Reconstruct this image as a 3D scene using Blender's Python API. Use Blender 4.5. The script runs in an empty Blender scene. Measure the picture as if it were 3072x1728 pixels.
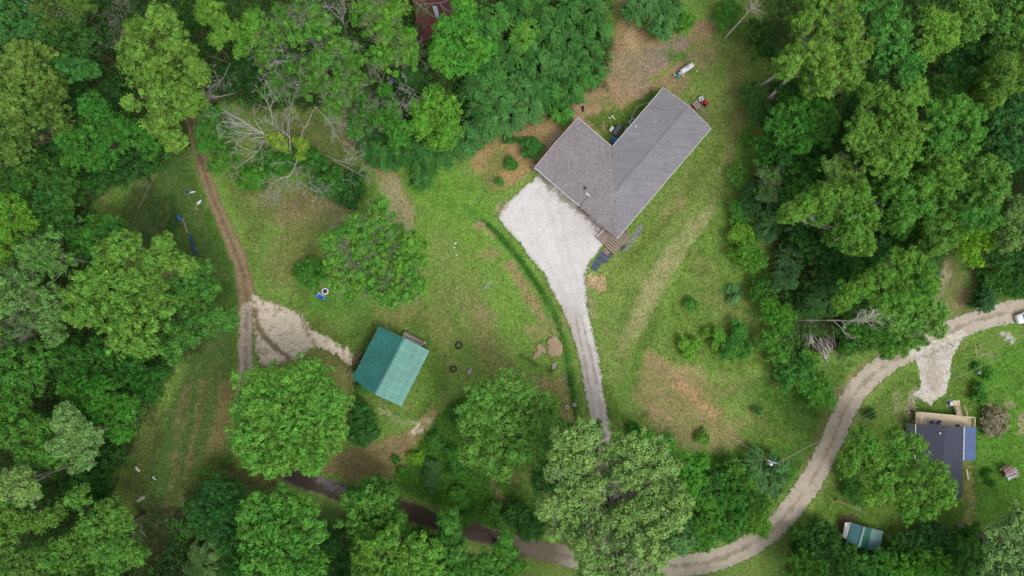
import bpy, math, random
import numpy as np
from mathutils import Vector, Matrix

SC = bpy.context.scene
COL = SC.collection
random.seed(7); RNG = np.random.default_rng(11)

# ------------------------------------------------------------ camera, sky, sun, exposure
H = 118.0; FPX = 1950.0
cam_d = bpy.data.cameras.new('camera'); cam = bpy.data.objects.new('camera', cam_d); COL.objects.link(cam)
cam_d.sensor_width = 36.0; cam_d.lens = 36.0 * FPX / 3072.0
cam_d.clip_start = 1.0; cam_d.clip_end = 6000.0
RM = Matrix.Rotation(math.atan(91 / FPX), 3, 'X') @ Matrix.Rotation(-math.atan(56 / FPX), 3, 'Y')
cam.location = (0, 0, H); cam.rotation_euler = RM.to_euler()
SC.camera = cam
RMN = np.array(RM)

SUN_DIR = Vector((.378, -.353, .846)).normalized()
sun_el = math.asin(SUN_DIR.z); sun_az = math.atan2(SUN_DIR.x, SUN_DIR.y)
world = bpy.data.worlds.new("World"); SC.world = world; world.use_nodes = True
wt = world.node_tree; wt.nodes.clear()
wo = wt.nodes.new('ShaderNodeOutputWorld'); wb = wt.nodes.new('ShaderNodeBackground')
sky = wt.nodes.new('ShaderNodeTexSky'); sky.sky_type = 'NISHITA'; sky.sun_disc = False
sky.sun_elevation = sun_el; sky.sun_rotation = sun_az; sky.dust_density = 3.0; sky.air_density = 1.0
hs = wt.nodes.new('ShaderNodeHueSaturation'); hs.inputs['Saturation'].default_value = 0.14
wt.links.new(sky.outputs[0], hs.inputs['Color']); wt.links.new(hs.outputs[0], wb.inputs['Color'])
wb.inputs['Strength'].default_value = 0.15
wt.links.new(wb.outputs[0], wo.inputs['Surface'])
sl = bpy.data.lights.new('sun', 'SUN'); sl.energy = 0.85; sl.angle = math.radians(20); sl.color = (1, .97, .92)
so = bpy.data.objects.new('sun', sl); COL.objects.link(so); so.location = SUN_DIR * 200
so.rotation_euler = SUN_DIR.to_track_quat('Z', 'Y').to_euler()
SC.view_settings.view_transform = 'Standard'; SC.view_settings.look = 'None'
SC.view_settings.gamma = 1.0; SC.view_settings.exposure = 0.45
SC.cycles.max_bounces = 6; SC.cycles.diffuse_bounces = 4; SC.cycles.transparent_max_bounces = 4

# ------------------------------------------------------------ pixel -> place helpers
def W(px, py, z=0.0):
    d = RM @ Vector(((px - 1536) / FPX, -(py - 864) / FPX, -1.0))
    t = (z - H) / d.z
    return Vector((d.x * t, d.y * t, z))
def PIX(x, y, z=0.0):
    """world (arrays) -> photo pixel"""
    p = np.stack([x, y, np.full_like(x, z - H)], -1) @ RMN
    return 1536 + FPX * p[..., 0] / -p[..., 2], 864 - FPX * p[..., 1] / -p[..., 2]
def MPP(z=0.0): return (H - z) / FPX          # metres per photo pixel

def lin(c):
    c = np.asarray(c, float) / 255.0
    return np.where(c <= .04045, c / 12.92, ((c + .055) / 1.055) ** 2.4)
GAIN = 1.25
def S(r, g, b, k=1.0):
    v = lin((r, g, b)) / GAIN * k
    return (float(v[0]), float(v[1]), float(v[2]))

# ------------------------------------------------------------ value noise
_lat = [RNG.random((256, 256)) for _ in range(8)]
def vnoise(x, y, s, k=0):
    x = x / s + 1000.37 * (k + 1); y = y / s + 517.11 * (k + 1)
    xi = np.floor(x).astype(int); yi = np.floor(y).astype(int)
    fx = x - xi; fy = y - yi; fx = fx * fx * (3 - 2 * fx); fy = fy * fy * (3 - 2 * fy)
    L = _lat[k % 8]; a = L[xi & 255, yi & 255]; b = L[(xi + 1) & 255, yi & 255]
    c = L[xi & 255, (yi + 1) & 255]; d = L[(xi + 1) & 255, (yi + 1) & 255]
    return (a * (1 - fx) + b * fx) * (1 - fy) + (c * (1 - fx) + d * fx) * fy
def fbm(x, y, s, k=0, o=4):
    t = 0; a = .5; n = 0
    for i in range(o):
        t = t + a * vnoise(x, y, s / 2 ** i, k + i); n += a; a *= .55
    return t / n * 2 - 1

# ------------------------------------------------------------ materials
def new_mat(name):
    m = bpy.data.materials.new(name); m.use_nodes = True; nt = m.node_tree; nt.nodes.clear()
    o = nt.nodes.new('ShaderNodeOutputMaterial'); p = nt.nodes.new('ShaderNodeBsdfPrincipled')
    nt.links.new(p.outputs[0], o.inputs['Surface'])
    return m, nt, p, o
def tex_noise(nt, scale, detail=4, rough=.6, coord=None):
    n = nt.nodes.new('ShaderNodeTexNoise'); n.inputs['Scale'].default_value = scale
    n.inputs['Detail'].default_value = detail; n.inputs['Roughness'].default_value = rough
    if coord is not None: nt.links.new(coord, n.inputs['Vector'])
    return n
def obj_coord(nt):
    g = nt.nodes.new('ShaderNodeTexCoord'); return g.outputs['Object']
def mulnoise(nt, base_out, parts, coord):
    """base colour x several noises: parts = [(scale, lo, hi)]"""
    cur = base_out
    for sc_, lo, hi in parts:
        n = tex_noise(nt, sc_, 3, .6, coord)
        r = nt.nodes.new('ShaderNodeMapRange'); r.inputs['From Min'].default_value = .3; r.inputs['From Max'].default_value = .7
        r.inputs['To Min'].default_value = lo; r.inputs['To Max'].default_value = hi; r.clamp = False
        nt.links.new(n.outputs['Fac'], r.inputs['Value'])
        v = nt.nodes.new('ShaderNodeVectorMath'); v.operation = 'SCALE'
        nt.links.new(cur, v.inputs[0]); nt.links.new(r.outputs[0], v.inputs['Scale']); cur = v.outputs[0]
    return cur
_M = {}
def mat(name, rgb, rough=.7, metal=0.0, noise=((6, .85, 1.15), (1.2, .9, 1.1)), spec=.4, bump=0.0, bscale=20):
    if name in _M: return _M[name]
    m, nt, p, o = new_mat(name)
    c = nt.nodes.new('ShaderNodeRGB'); c.outputs[0].default_value = (*rgb, 1)
    co = obj_coord(nt)
    nt.links.new(mulnoise(nt, c.outputs[0], noise, co), p.inputs['Base Color'])
    p.inputs['Roughness'].default_value = rough; p.inputs['Metallic'].default_value = metal
    p.inputs['Specular IOR Level'].default_value = spec
    if bump:
        n = tex_noise(nt, bscale, 4, .7, co); b = nt.nodes.new('ShaderNodeBump'); b.inputs['Strength'].default_value = bump
        b.inputs['Distance'].default_value = .05
        nt.links.new(n.outputs['Fac'], b.inputs['Height']); nt.links.new(b.outputs[0], p.inputs['Normal'])
    _M[name] = m; return m
def attr_mat(name, parts, rough=.9, bump=.6, bscale=9, spec=.2, tints=()):
    m, nt, p, o = new_mat(name)
    a = nt.nodes.new('ShaderNodeAttribute'); a.attribute_name = 'Col'
    co = obj_coord(nt); cur = mulnoise(nt, a.outputs['Color'], parts, co)
    for sc_, lo, hi, amt, tint in tints:      # patches where the cover leans to another colour
        n = tex_noise(nt, sc_, 4, .65, co); r = nt.nodes.new('ShaderNodeMapRange')
        r.inputs['From Min'].default_value = lo; r.inputs['From Max'].default_value = hi; r.inputs['To Max'].default_value = amt
        nt.links.new(n.outputs['Fac'], r.inputs['Value'])
        v = nt.nodes.new('ShaderNodeVectorMath'); v.operation = 'MULTIPLY'; v.inputs[1].default_value = tint
        nt.links.new(cur, v.inputs[0]); mx = nt.nodes.new('ShaderNodeMix'); mx.data_type = 'VECTOR'
        nt.links.new(r.outputs[0], mx.inputs[0]); nt.links.new(cur, mx.inputs[4]); nt.links.new(v.outputs[0], mx.inputs[5]); cur = mx.outputs[1]
    nt.links.new(cur, p.inputs['Base Color'])
    p.inputs['Roughness'].default_value = rough; p.inputs['Specular IOR Level'].default_value = spec
    n = tex_noise(nt, bscale, 5, .75, co); b = nt.nodes.new('ShaderNodeBump'); b.inputs['Strength'].default_value = bump
    b.inputs['Distance'].default_value = .12
    nt.links.new(n.outputs['Fac'], b.inputs['Height']); nt.links.new(b.outputs[0], p.inputs['Normal'])
    return m
def leaf_mat(name, use_col):
    m, nt, p, o = new_mat(name)
    if use_col:
        a = nt.nodes.new('ShaderNodeAttribute'); a.attribute_name = 'Col'; base = a.outputs['Color']
    else:
        a = nt.nodes.new('ShaderNodeObjectInfo'); base = a.outputs['Color']
    v = nt.nodes.new('ShaderNodeAttribute'); v.attribute_name = 'v'
    r = nt.nodes.new('ShaderNodeMapRange'); r.inputs['To Min'].default_value = .49; r.inputs['To Max'].default_value = 1.51
    nt.links.new(v.outputs['Fac'], r.inputs['Value'])
    sc_ = nt.nodes.new('ShaderNodeVectorMath'); sc_.operation = 'SCALE'
    nt.links.new(base, sc_.inputs[0]); nt.links.new(r.outputs[0], sc_.inputs['Scale'])
    # hue drift over the crown
    n = tex_noise(nt, .35, 3, .6, obj_coord(nt))
    h = nt.nodes.new('ShaderNodeHueSaturation')
    r2 = nt.nodes.new('ShaderNodeMapRange'); r2.inputs['From Min'].default_value = .3; r2.inputs['From Max'].default_value = .7
    r2.inputs['To Min'].default_value = .485; r2.inputs['To Max'].default_value = .515
    nt.links.new(n.outputs['Fac'], r2.inputs['Value']); nt.links.new(r2.outputs[0], h.inputs['Hue'])
    nt.links.new(sc_.outputs[0], h.inputs['Color'])
    nt.links.new(h.outputs[0], p.inputs['Base Color'])
    p.inputs['Roughness'].default_value = .65; p.inputs['Specular IOR Level'].default_value = .1
    h.inputs['Saturation'].default_value = 1.0
    t = nt.nodes.new('ShaderNodeBsdfTranslucent'); nt.links.new(h.outputs[0], t.inputs['Color'])
    mx = nt.nodes.new('ShaderNodeMixShader'); mx.inputs[0].default_value = .27
    nt.links.new(p.outputs[0], mx.inputs[1]); nt.links.new(t.outputs[0], mx.inputs[2]); nt.links.new(mx.outputs[0], o.inputs['Surface'])
    return m
LEAF = leaf_mat('leaf', False); LEAFC = leaf_mat('leaf_mixed', True)
BARK = mat('bark', S(105, 92, 78), .9, noise=((4, .7, 1.3), (20, .8, 1.2)))
PALEBARK = mat('pale_bark', S(168, 160, 150), .9, noise=((3, .75, 1.2), (14, .8, 1.2)))
SNAGW = mat('bleached_wood', S(214, 208, 196), .9, noise=((2.5, .7, 1.2), (14, .8, 1.2)))
TRUNKW = mat('pale_smooth_bark', S(214, 208, 200), .9, noise=((2.5, .75, 1.2), (14, .8, 1.2)))
DEADWOOD = mat('weathered_wood', S(174, 170, 164), .9, noise=((2.5, .7, 1.2), (14, .8, 1.2)))

# ------------------------------------------------------------ object helpers
WL = {}
def setp(o, label=None, cat=None, group=None, kind=None):
    if label: o['label'] = label
    if cat: o['category'] = cat
    if group: o['group'] = group
    if kind: o['kind'] = kind
    return o
def thing(name, label, cat, loc=(0, 0, 0), group=None):
    o = bpy.data.objects.new(name, None); COL.objects.link(o); o.empty_display_size = .2
    o.location = loc; WL[o.name] = Vector(loc)
    return setp(o, label, cat, group)
def link(name, me, m=None, parent=None, origin=None):
    """mesh already holds coordinates relative to its world origin"""
    o = bpy.data.objects.new(name, me); COL.objects.link(o)
    if m: me.materials.append(m)
    if parent:
        o.parent = parent; WL[o.name] = WL[parent.name].copy()
    else:
        o.location = origin or (0, 0, 0); WL[o.name] = Vector(origin or (0, 0, 0))
    return o
class MB:
    """collects shapes in world space (optionally through a frame) and links them as one mesh"""
    def __init__(s, fr=None): s.v = []; s.f = []; s.fr = fr; s.sm = []
    def P(s, p):
        p = Vector(p)
        if s.fr is None: return p
        o, a = s.fr; c, n = math.cos(a), math.sin(a)
        return Vector((o[0] + p.x * c - p.y * n, o[1] + p.x * n + p.y * c, o[2] + p.z))
    def add(s, vs, fs, smooth=False):
        b = len(s.v); s.v += [s.P(v) for v in vs]; s.f += [[i + b for i in f] for f in fs]; s.sm += [smooth] * len(fs)
        return s
    def box(s, c, d, rot=None):
        c = Vector(c); hx, hy, hz = d[0] / 2, d[1] / 2, d[2] / 2
        vs = [Vector((x, y, z)) for x in (-hx, hx) for y in (-hy, hy) for z in (-hz, hz)]
        if rot is not None:
            R = rot if isinstance(rot, Matrix) else Matrix.Rotation(rot, 3, 'Z')
            vs = [R @ v for v in vs]
        return s.add([v + c for v in vs], [(0, 1, 3, 2), (4, 6, 7, 5), (0, 4, 5, 1), (2, 3, 7, 6), (0, 2, 6, 4), (1, 5, 7, 3)])
    def beam(s, a, b, w, h):
        a = Vector(a); b = Vector(b); d = b - a; L = d.length
        R = d.to_track_quat('X', 'Z').to_matrix()
        return s.box((a + b) / 2, (L, w, h), R)
    def tube(s, pts, rad, n=8, cap=True, smooth=True):
        pts = [Vector(p) for p in pts]
        if not hasattr(rad, '__len__'): rad = [rad] * len(pts)
        vs = []; fs = []
        for i, p in enumerate(pts):
            d = (pts[min(i + 1, len(pts) - 1)] - pts[max(i - 1, 0)])
            if d.length < 1e-6: d = Vector((0, 0, 1))
            q = d.to_track_quat('Z', 'Y').to_matrix()
            for k in range(n):
                a = 2 * math.pi * k / n; vs.append(p + q @ Vector((math.cos(a) * rad[i], math.sin(a) * rad[i], 0)))
        for i in range(len(pts) - 1):
            for k in range(n):
                k2 = (k + 1) % n; fs.append((i * n + k, i * n + k2, (i + 1) * n + k2, (i + 1) * n + k))
        s.add(vs, fs, smooth)
        if cap:
            s.add(vs[:n], [tuple(range(n))[::-1]]); s.add(vs[-n:], [tuple(range(n))])
        return s
    def prism(s, poly, z0, z1):
        n = len(poly); vs = [Vector((p[0], p[1], z0)) for p in poly] + [Vector((p[0], p[1], z1)) for p in poly]
        return s.add(vs, [tuple(range(n))[::-1], tuple(range(n, 2 * n))] + [(i, (i + 1) % n, n + (i + 1) % n, n + i) for i in range(n)])
    def slab(s, poly, t):
        """polygon with its own z per vertex, thickened downwards by t"""
        n = len(poly); P = [Vector(p) for p in poly]
        vs = P + [p - Vector((0, 0, t)) for p in P]
        return s.add(vs, [tuple(range(n)), tuple(range(n, 2 * n))[::-1]] + [((i + 1) % n, i, n + i, n + (i + 1) % n) for i in range(n)])
    def torus(s, c, R, r, n=24, m=8, sq=1.0):
        vs = []; fs = []
        for i in range(n):
            a = 2 * math.pi * i / n
            for j in range(m):
                b = 2 * math.pi * j / m
                vs.append(Vector(c) + Vector(((R + r * math.cos(b)) * math.cos(a), (R + r * math.cos(b)) * math.sin(a), r * sq * math.sin(b))))
        for i in range(n):
            for j in range(m):
                fs.append((i * m + j, ((i + 1) % n) * m + j, ((i + 1) % n) * m + (j + 1) % m, i * m + (j + 1) % m))
        return s.add(vs, fs, True)
    def lathe(s, c, prof, n=20):
        vs = []; fs = []; m = len(prof)
        for i in range(n):
            a = 2 * math.pi * i / n
            for r, z in prof: vs.append(Vector(c) + Vector((r * math.cos(a), r * math.sin(a), z)))
        for i in range(n):
            for j in range(m - 1):
                fs.append((i * m + j, ((i + 1) % n) * m + j, ((i + 1) % n) * m + j + 1, i * m + j + 1))
        return s.add(vs, fs, True)
    def rock(s, c, d, rot=0, seed=0, flat=.5):
        """lumpy stone: d = full sizes"""
        rg = random.Random(seed); vs = []; fs = []; n, m = 14, 7
        ph = [rg.uniform(0, 6) for _ in range(6)]
        for i in range(m + 1):
            t = math.pi * i / m
            for k in range(n):
                a = 2 * math.pi * k / n
                q = 1 + .13 * math.sin(2 * a + ph[0]) + .1 * math.sin(3 * a + ph[1]) + .07 * math.sin(5 * a + ph[2]) + rg.uniform(-.04, .04)
                st = max(math.sin(t), 1e-3) ** .7
                x = d[0] / 2 * q * st * math.cos(a); y = d[1] / 2 * q * st * math.sin(a)
                z = d[2] / 2 * (abs(math.cos(t)) ** flat) * (1 if math.cos(t) > 0 else -1)
                x, y = x * math.cos(rot) - y * math.sin(rot), x * math.sin(rot) + y * math.cos(rot)
                vs.append(Vector(c) + Vector((x, y, z)))
        for i in range(m):
            for k in range(n):
                fs.append((i * n + k, (i + 1) * n + k, (i + 1) * n + (k + 1) % n, i * n + (k + 1) % n))
        return s.add(vs, fs, False)
    def mesh(s, origin=Vector((0, 0, 0))):
        me = bpy.data.meshes.new('m'); me.from_pydata([v - origin for v in s.v], [], s.f)
        me.polygons.foreach_set('use_smooth', s.sm); me.update()
        return me
    def build(s, name, m, parent=None, label=None, cat=None, group=None, kind=None):
        if parent: org = WL[parent.name]
        else:
            org = Vector((0, 0, 0))
            if kind != 'structure' and s.v:
                xs = [v.x for v in s.v]; ys = [v.y for v in s.v]; zs = [v.z for v in s.v]
                org = Vector(((min(xs) + max(xs)) / 2, (min(ys) + max(ys)) / 2, min(zs)))
        me = s.mesh(org); me.name = name
        o = link(name, me, m, parent, org)
        return setp(o, label, cat, group, kind)
def np_mesh(name, V, F, cols=None, v=None):
    """V (n,3), F (m,4) -> mesh, optional per-vertex colour"""
    me = bpy.data.meshes.new(name); n = len(V); m = len(F); k = F.shape[1]
    me.vertices.add(n); me.vertices.foreach_set('co', np.ascontiguousarray(V, dtype=np.float32).ravel())
    me.loops.add(m * k); me.loops.foreach_set('vertex_index', np.ascontiguousarray(F, dtype=np.int32).ravel())
    me.polygons.add(m); me.polygons.foreach_set('loop_start', np.arange(0, m * k, k, dtype=np.int32))
    if cols is not None:
        dom = 'POINT' if len(cols) == n else 'FACE'
        a = me.attributes.new('Col', 'FLOAT_COLOR', dom)
        a.data.foreach_set('color', np.concatenate([cols, np.ones((len(cols), 1))], 1).astype(np.float32).ravel())
    if v is not None:
        a = me.attributes.new('v', 'FLOAT', 'FACE'); a.data.foreach_set('value', v.astype(np.float32))
    me.update(calc_edges=True)
    return me

# ------------------------------------------------------------ painting in photo-pixel units (evaluated at real ground points)
def seg_dist(X, Y, pts, closed=False):
    d = np.full(X.shape, 1e9); P = list(pts) + ([pts[0]] if closed else [])
    for (x0, y0), (x1, y1) in zip(P[:-1], P[1:]):
        dx, dy = x1 - x0, y1 - y0; L = dx * dx + dy * dy + 1e-9
        t = np.clip(((X - x0) * dx + (Y - y0) * dy) / L, 0, 1)
        d = np.minimum(d, np.hypot(X - x0 - t * dx, Y - y0 - t * dy))
    return d
def poly_sd(X, Y, pts):
    ins = np.zeros(X.shape, bool); n = len(pts)
    for i in range(n):
        x0, y0 = pts[i]; x1, y1 = pts[(i + 1) % n]
        if y0 == y1: continue
        c = ((y0 > Y) != (y1 > Y)) & (X < (x1 - x0) * (Y - y0) / (y1 - y0) + x0); ins ^= c
    d = seg_dist(X, Y, pts, True)
    return np.where(ins, -d, d)
def smooth_pts(pts, it=2):
    for _ in range(it):
        q = [pts[0]]
        for a, b in zip(pts[:-1], pts[1:]):
            q += [tuple(.75 * np.array(a) + .25 * np.array(b)), tuple(.25 * np.array(a) + .75 * np.array(b))]
        pts = q + [pts[-1]]
    return pts
class Paint:
    def __init__(s, X, Y, base):
        s.X, s.Y = X, Y; s.C = np.tile(np.array(base, float), (len(X), 1)); s.N = {}
    def n(s, sc_, k=0):
        if (sc_, k) not in s.N: s.N[(sc_, k)] = fbm(s.X, s.Y, sc_, k)
        return s.N[(sc_, k)]
    def mix(s, w, rgb): s.C = s.C * (1 - w[:, None]) + np.array(rgb)[None] * w[:, None]
    def stroke(s, pts, r, rgb, a=.8, soft=14, na=10, ns=26, k=0):
        d = seg_dist(s.X, s.Y, pts if len(pts) > 1 else [pts[0], pts[0]])
        s.mix(np.clip((r - d + na * (s.n(ns, k) * 1.5 + s.n(8, 3) * 1.1)) / (soft * .75) + .5, 0, 1) * a, rgb)
    def poly(s, pts, rgb, a=.8, soft=14, na=10, ns=26, k=0):
        d = poly_sd(s.X, s.Y, pts)
        s.mix(np.clip((-d + na * (s.n(ns, k) * 1.5 + s.n(8, 3) * 1.1)) / (soft * .75) + .5, 0, 1) * a, rgb)
# ============================================================ THE GROUND
GRASS = S(116, 148, 62); OLIVE = S(136, 146, 80); TAN = S(158, 140, 104); DIRT = S(156, 126, 92); CLAY = S(170, 140, 104)
LUSH = S(76, 128, 44); DEEP = S(44, 72, 34); LITTER = S(50, 48, 32); BRIGHT = S(112, 140, 50); DKDIRT = S(96, 76, 60); STRAW = S(170, 156, 118)
def axis(a, b, st, far):
    c = list(np.arange(a, b + st, st)); g = st; lo = [a]; hi = [c[-1]]
    while hi[-1] < far: g *= 1.5; hi.append(hi[-1] + g); lo.append(lo[-1] - g)
    return np.array(lo[1:][::-1] + c + hi[1:])
gx = axis(-112, 112, .4, 1500); gy = axis(-78, 78, .4, 1500)
GX, GY = np.meshgrid(gx, gy, indexing='ij'); gshape = GX.shape
pX, pY = PIX(GX.ravel(), GY.ravel())
P = Paint(pX, pY, GRASS)
P.mix(np.clip(.45 + .9 * P.n(180, 0), 0, 1) * .6, OLIVE)
P.mix(np.clip(.2 + 1.2 * P.n(60, 1), 0, 1) * .5, S(94, 136, 50))
P.mix(np.clip(-.05 + 1.3 * P.n(22, 2), 0, 1) * .5, S(136, 132, 84))
P.mix(np.clip(-.15 + 1.2 * P.n(10, 3), 0, 1) * .4, S(82, 120, 46))
# --- lawns and meadow (centre)
P.stroke([(1180, 640), (1300, 620), (1420, 700), (1500, 850)], 110, S(120, 156, 64), .6, 80)
P.stroke([(1330, 740), (1400, 830), (1420, 900)], 40, OLIVE, .6, 40)
P.stroke([(1090, 960), (1180, 930), (1300, 960), (1330, 1000)], 46, S(128, 118, 72), .55, 60)
P.stroke([(1340, 880), (1420, 930), (1480, 1050), (1530, 1150)], 34, S(130, 124, 78), .55, 50)
P.stroke([(1440, 920), (1470, 960)], 22, S(146, 128, 92), .6, 30)
P.stroke([(1440, 1000), (1500, 1120), (1600, 1180)], 30, S(134, 126, 76), .5, 50)
P.stroke([(1250, 980), (1300, 1060), (1320, 1170), (1260, 1290)], 30, S(78, 112, 40), .6, 40)
P.stroke([(1000, 560), (900, 640), (900, 720), (860, 800)], 60, S(118, 110, 66), .6, 60)
P.stroke([(870, 640), (950, 620), (1020, 650)], 40, S(150, 132, 98), .55, 40, 16, 20)
P.stroke([(1120, 470), (1180, 560), (1220, 640)], 30, S(158, 138, 102), .75, 34, 14, 18)
P.stroke([(1170, 560), (1220, 680)], 26, STRAW, .6, 26, 14, 12)
P.stroke([(1060, 410), (1110, 450)], 40, S(146, 116, 92), .8, 40)
P.stroke([(800, 620), (760, 720), (740, 820)], 26, S(104, 118, 58), .5, 40)
P.stroke([(1000, 780), (1020, 840)], 22, S(96, 82, 58), .7, 24)
P.stroke([(930, 850), (950, 900), (1060, 900), (1100, 960), (1060, 1040)], 40, LUSH, .6, 50)
P.stroke([(950, 980), (1040, 1050), (1090, 1000)], 40, S(84, 100, 42), .6, 50)
P.stroke([(960, 1080), (1030, 1130), (1050, 1240)], 46, S(112, 96, 60), .6, 50)
P.stroke([(1260, 480), (1300, 560), (1420, 610)], 60, S(104, 150, 52), .6, 60)
for q in ([(790, 640), (770, 760)], [(818, 640), (786, 800)], [(838, 700), (808, 880)], [(858, 740), (830, 880)]):
    P.stroke(q, 3, S(140, 138, 92), .5, 6, 2)
# --- dirt west of the house
P.poly([(1440, 420), (1560, 380), (1600, 330), (1690, 310), (1760, 340), (1700, 400), (1640, 460), (1600, 500), (1545, 560), (1470, 560), (1420, 500)], S(166, 132, 92), .9, 26, 14)
P.poly([(1690, 280), (1760, 250), (1830, 190), (1830, 120), (1840, 60), (1850, 0), (1900, -40), (1900, 60), (1960, 110), (2040, 140), (2090, 60), (2160, 60), (2140, 150), (2020, 230), (2060, 260), (1990, 270), (1900, 320), (1850, 370), (1800, 400), (1740, 400), (1690, 350)], S(160, 130, 98), .95, 22, 12)
P.stroke([(2226, 150), (2232, 300), (2215, 420), (2170, 540), (2120, 640)], 9, S(150, 146, 100), .4, 14, 10, 16)
P.stroke([(1930, 190), (1990, 170), (2040, 150)], 40, S(140, 124, 108), .8, 30, 16, 14)
P.stroke([(1880, 210), (1930, 250)], 50, S(148, 130, 104), .7, 30, 16, 14)
P.stroke([(1890, 100), (1905, 150)], 16, S(178, 150, 114), .7, 20)
P.stroke([(1750, 330), (1800, 380)], 22, CLAY, .5, 30)
P.stroke([(1600, 330), (1580, 360)], 30, S(172, 138, 98), .7, 30)
P.stroke([(1840, 20), (1840, 100)], 30, S(118, 126, 62), .5, 40)
P.stroke([(2130, 20), (2200, 30), (2210, 150)], 30, S(88, 116, 44), .7, 40)
P.stroke([(1500, 470), (1470, 540)], 26, S(90, 116, 48), .6, 30, 14)
# green bank north of the house
P.poly([(1850, 340), (1990, 250), (2000, 262), (1840, 440), (1760, 360), (1800, 330)], S(84, 112, 36), .9, 12, 8)
P.poly([(1752, 352), (1840, 330), (1900, 330), (1840, 440)], S(88, 112, 44), .9, 12, 8)
P.stroke([(1955, 245), (1990, 220), (2030, 180), (2080, 140)], 5, S(110, 146, 36), .9, 6, 4, 12)
P.stroke([(2010, 165), (2070, 175)], 14, S(74, 116, 44), .7, 20)
P.stroke([(1815, 385), (1812, 372)], 12, S(150, 132, 100), .6, 14)
P.stroke([(1838, 424), (1850, 402), (1870, 400)], 10, S(112, 92, 68), .8, 12)
P.stroke([(1850, 320), (1790, 300), (1770, 310)], 12, S(104, 124, 48), .6, 16)
# east lawn of the house, mown
P.poly([(2090, 100), (2240, 130), (2235, 330), (2180, 520), (2070, 700), (1960, 900), (1850, 1200), (1830, 1250), (1800, 1000), (1770, 850), (1860, 730), (2140, 400), (2010, 270), (2100, 230)], S(130, 144, 74), .7, 30)
P.stroke([(2160, 440), (2010, 640), (1890, 790)], 20, S(96, 112, 44), .6, 30)
P.stroke([(2205, 200), (2215, 330), (2180, 480)], 16, S(132, 122, 76), .6, 22)
P.stroke([(2110, 190), (2130, 160)], 20, S(146, 128, 92), .8, 22)
P.stroke([(2040, 240), (2010, 270)], 30, S(140, 124, 88), .8, 26)
P.stroke([(2085, 330), (2105, 345)], 22, S(128, 120, 92), .7, 18)
P.stroke([(2000, 640), (2045, 600)], 16, S(156, 140, 100), .6, 20)
P.stroke([(1775, 840), (1800, 850)], 22, S(190, 158, 122), .9, 10, 7)
P.stroke([(1768, 900), (1772, 940)], 10, S(150, 140, 104), .7, 12)
for i_ in range(7):      # mowing lines
    a_x, a_y = 2205 - i_ * 11, 330 + i_ * 6
    P.stroke([(a_x, a_y), (a_x - 60, a_y + 120), (a_x - 240, a_y + 370)], 3.5, S(140, 152, 78) if i_ % 2 else S(84, 112, 46), .28, 8, 3, 30)
for i_ in range(6):
    P.stroke([(1300 + i_ * 26, 620 + i_ * 14), (1330 + i_ * 22, 760), (1300 + i_ * 30, 900), (1250 + i_ * 40, 960)], 3, S(84, 112, 46), .2, 8, 3, 30)
for i_, q_ in enumerate(([(2020, 1090), (2080, 1140), (2120, 1200)], [(1950, 1150), (2010, 1200), (2090, 1230)], [(2000, 1120), (2050, 1170)], [(2120, 1220), (2200, 1160), (2240, 1140)], [(1985, 1190), (2040, 1240)])):
    P.stroke(q_, 2.5, S(196, 158, 122), .6, 6, 4, 9)
# the mown hay strip
P.poly([(2150, 600), (2135, 650), (2060, 760), (1985, 880), (1950, 960), (1925, 1010), (1880, 1020), (1890, 930), (1930, 850), (2010, 730), (2100, 640)], S(160, 152, 108), .72, 16, 12, 9)
P.stroke([(1900, 880), (1870, 960), (1860, 1040)], 16, S(88, 118, 48), .5, 20)
P.stroke([(1990, 720), (1950, 780)], 14, S(100, 124, 56), .4, 16)
# unmown field right of it
P.poly([(2150, 640), (2260, 640), (2310, 1100), (2240, 1130), (1990, 1080), (1910, 1030), (1960, 940), (2060, 770)], S(116, 142, 60), .85, 14)
P.stroke([(2100, 800), (2160, 900), (2240, 950)], 36, S(130, 128, 76), .5, 50)
P.stroke([(1960, 960), (1920, 1050), (1905, 1180)], 14, S(86, 118, 40), .7, 20)
P.stroke([(1950, 1080), (2020, 1130), (2080, 1180), (2110, 1210)], 20, CLAY, .8, 16, 12, 12)
P.stroke([(2010, 1110), (2090, 1110), (2120, 1160)], 16, CLAY, .55, 16, 12, 12)
P.stroke([(1880, 1000), (1860, 1060)], 14, S(150, 142, 100), .6, 20, 10, 10)
P.poly([(1940, 1060), (2060, 1120), (2150, 1160), (2140, 1200), (2200, 1290), (2240, 1340), (2060, 1370), (1960, 1290), (1900, 1180)], S(146, 128, 88), .75, 30, 16, 20)
P.stroke([(2040, 1160), (2120, 1210), (2130, 1240)], 18, S(184, 144, 106), .65, 16, 14, 10)
P.stroke([(1930, 1210), (2000, 1250)], 10, CLAY, .7, 12, 8)
P.stroke([(2150, 1180), (2220, 1140), (2290, 1180), (2300, 1280)], 40, S(118, 126, 66), .6, 50)
P.stroke([(2200, 1290), (2280, 1230)], 20, S(150, 134, 90), .5, 30)
P.stroke([(1820, 1180), (1840, 1260), (1880, 1330)], 24, S(86, 116, 40), .6, 30)
P.stroke([(2060, 1340), (2160, 1350)], 20, S(150, 134, 92), .6, 30)
P.stroke([(2040, 1400), (2200, 1420), (2350, 1400)], 66, LUSH, .8, 60)
P.stroke([(2290, 1180), (2380, 1220), (2440, 1260)], 40, LUSH, .5, 50)
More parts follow.
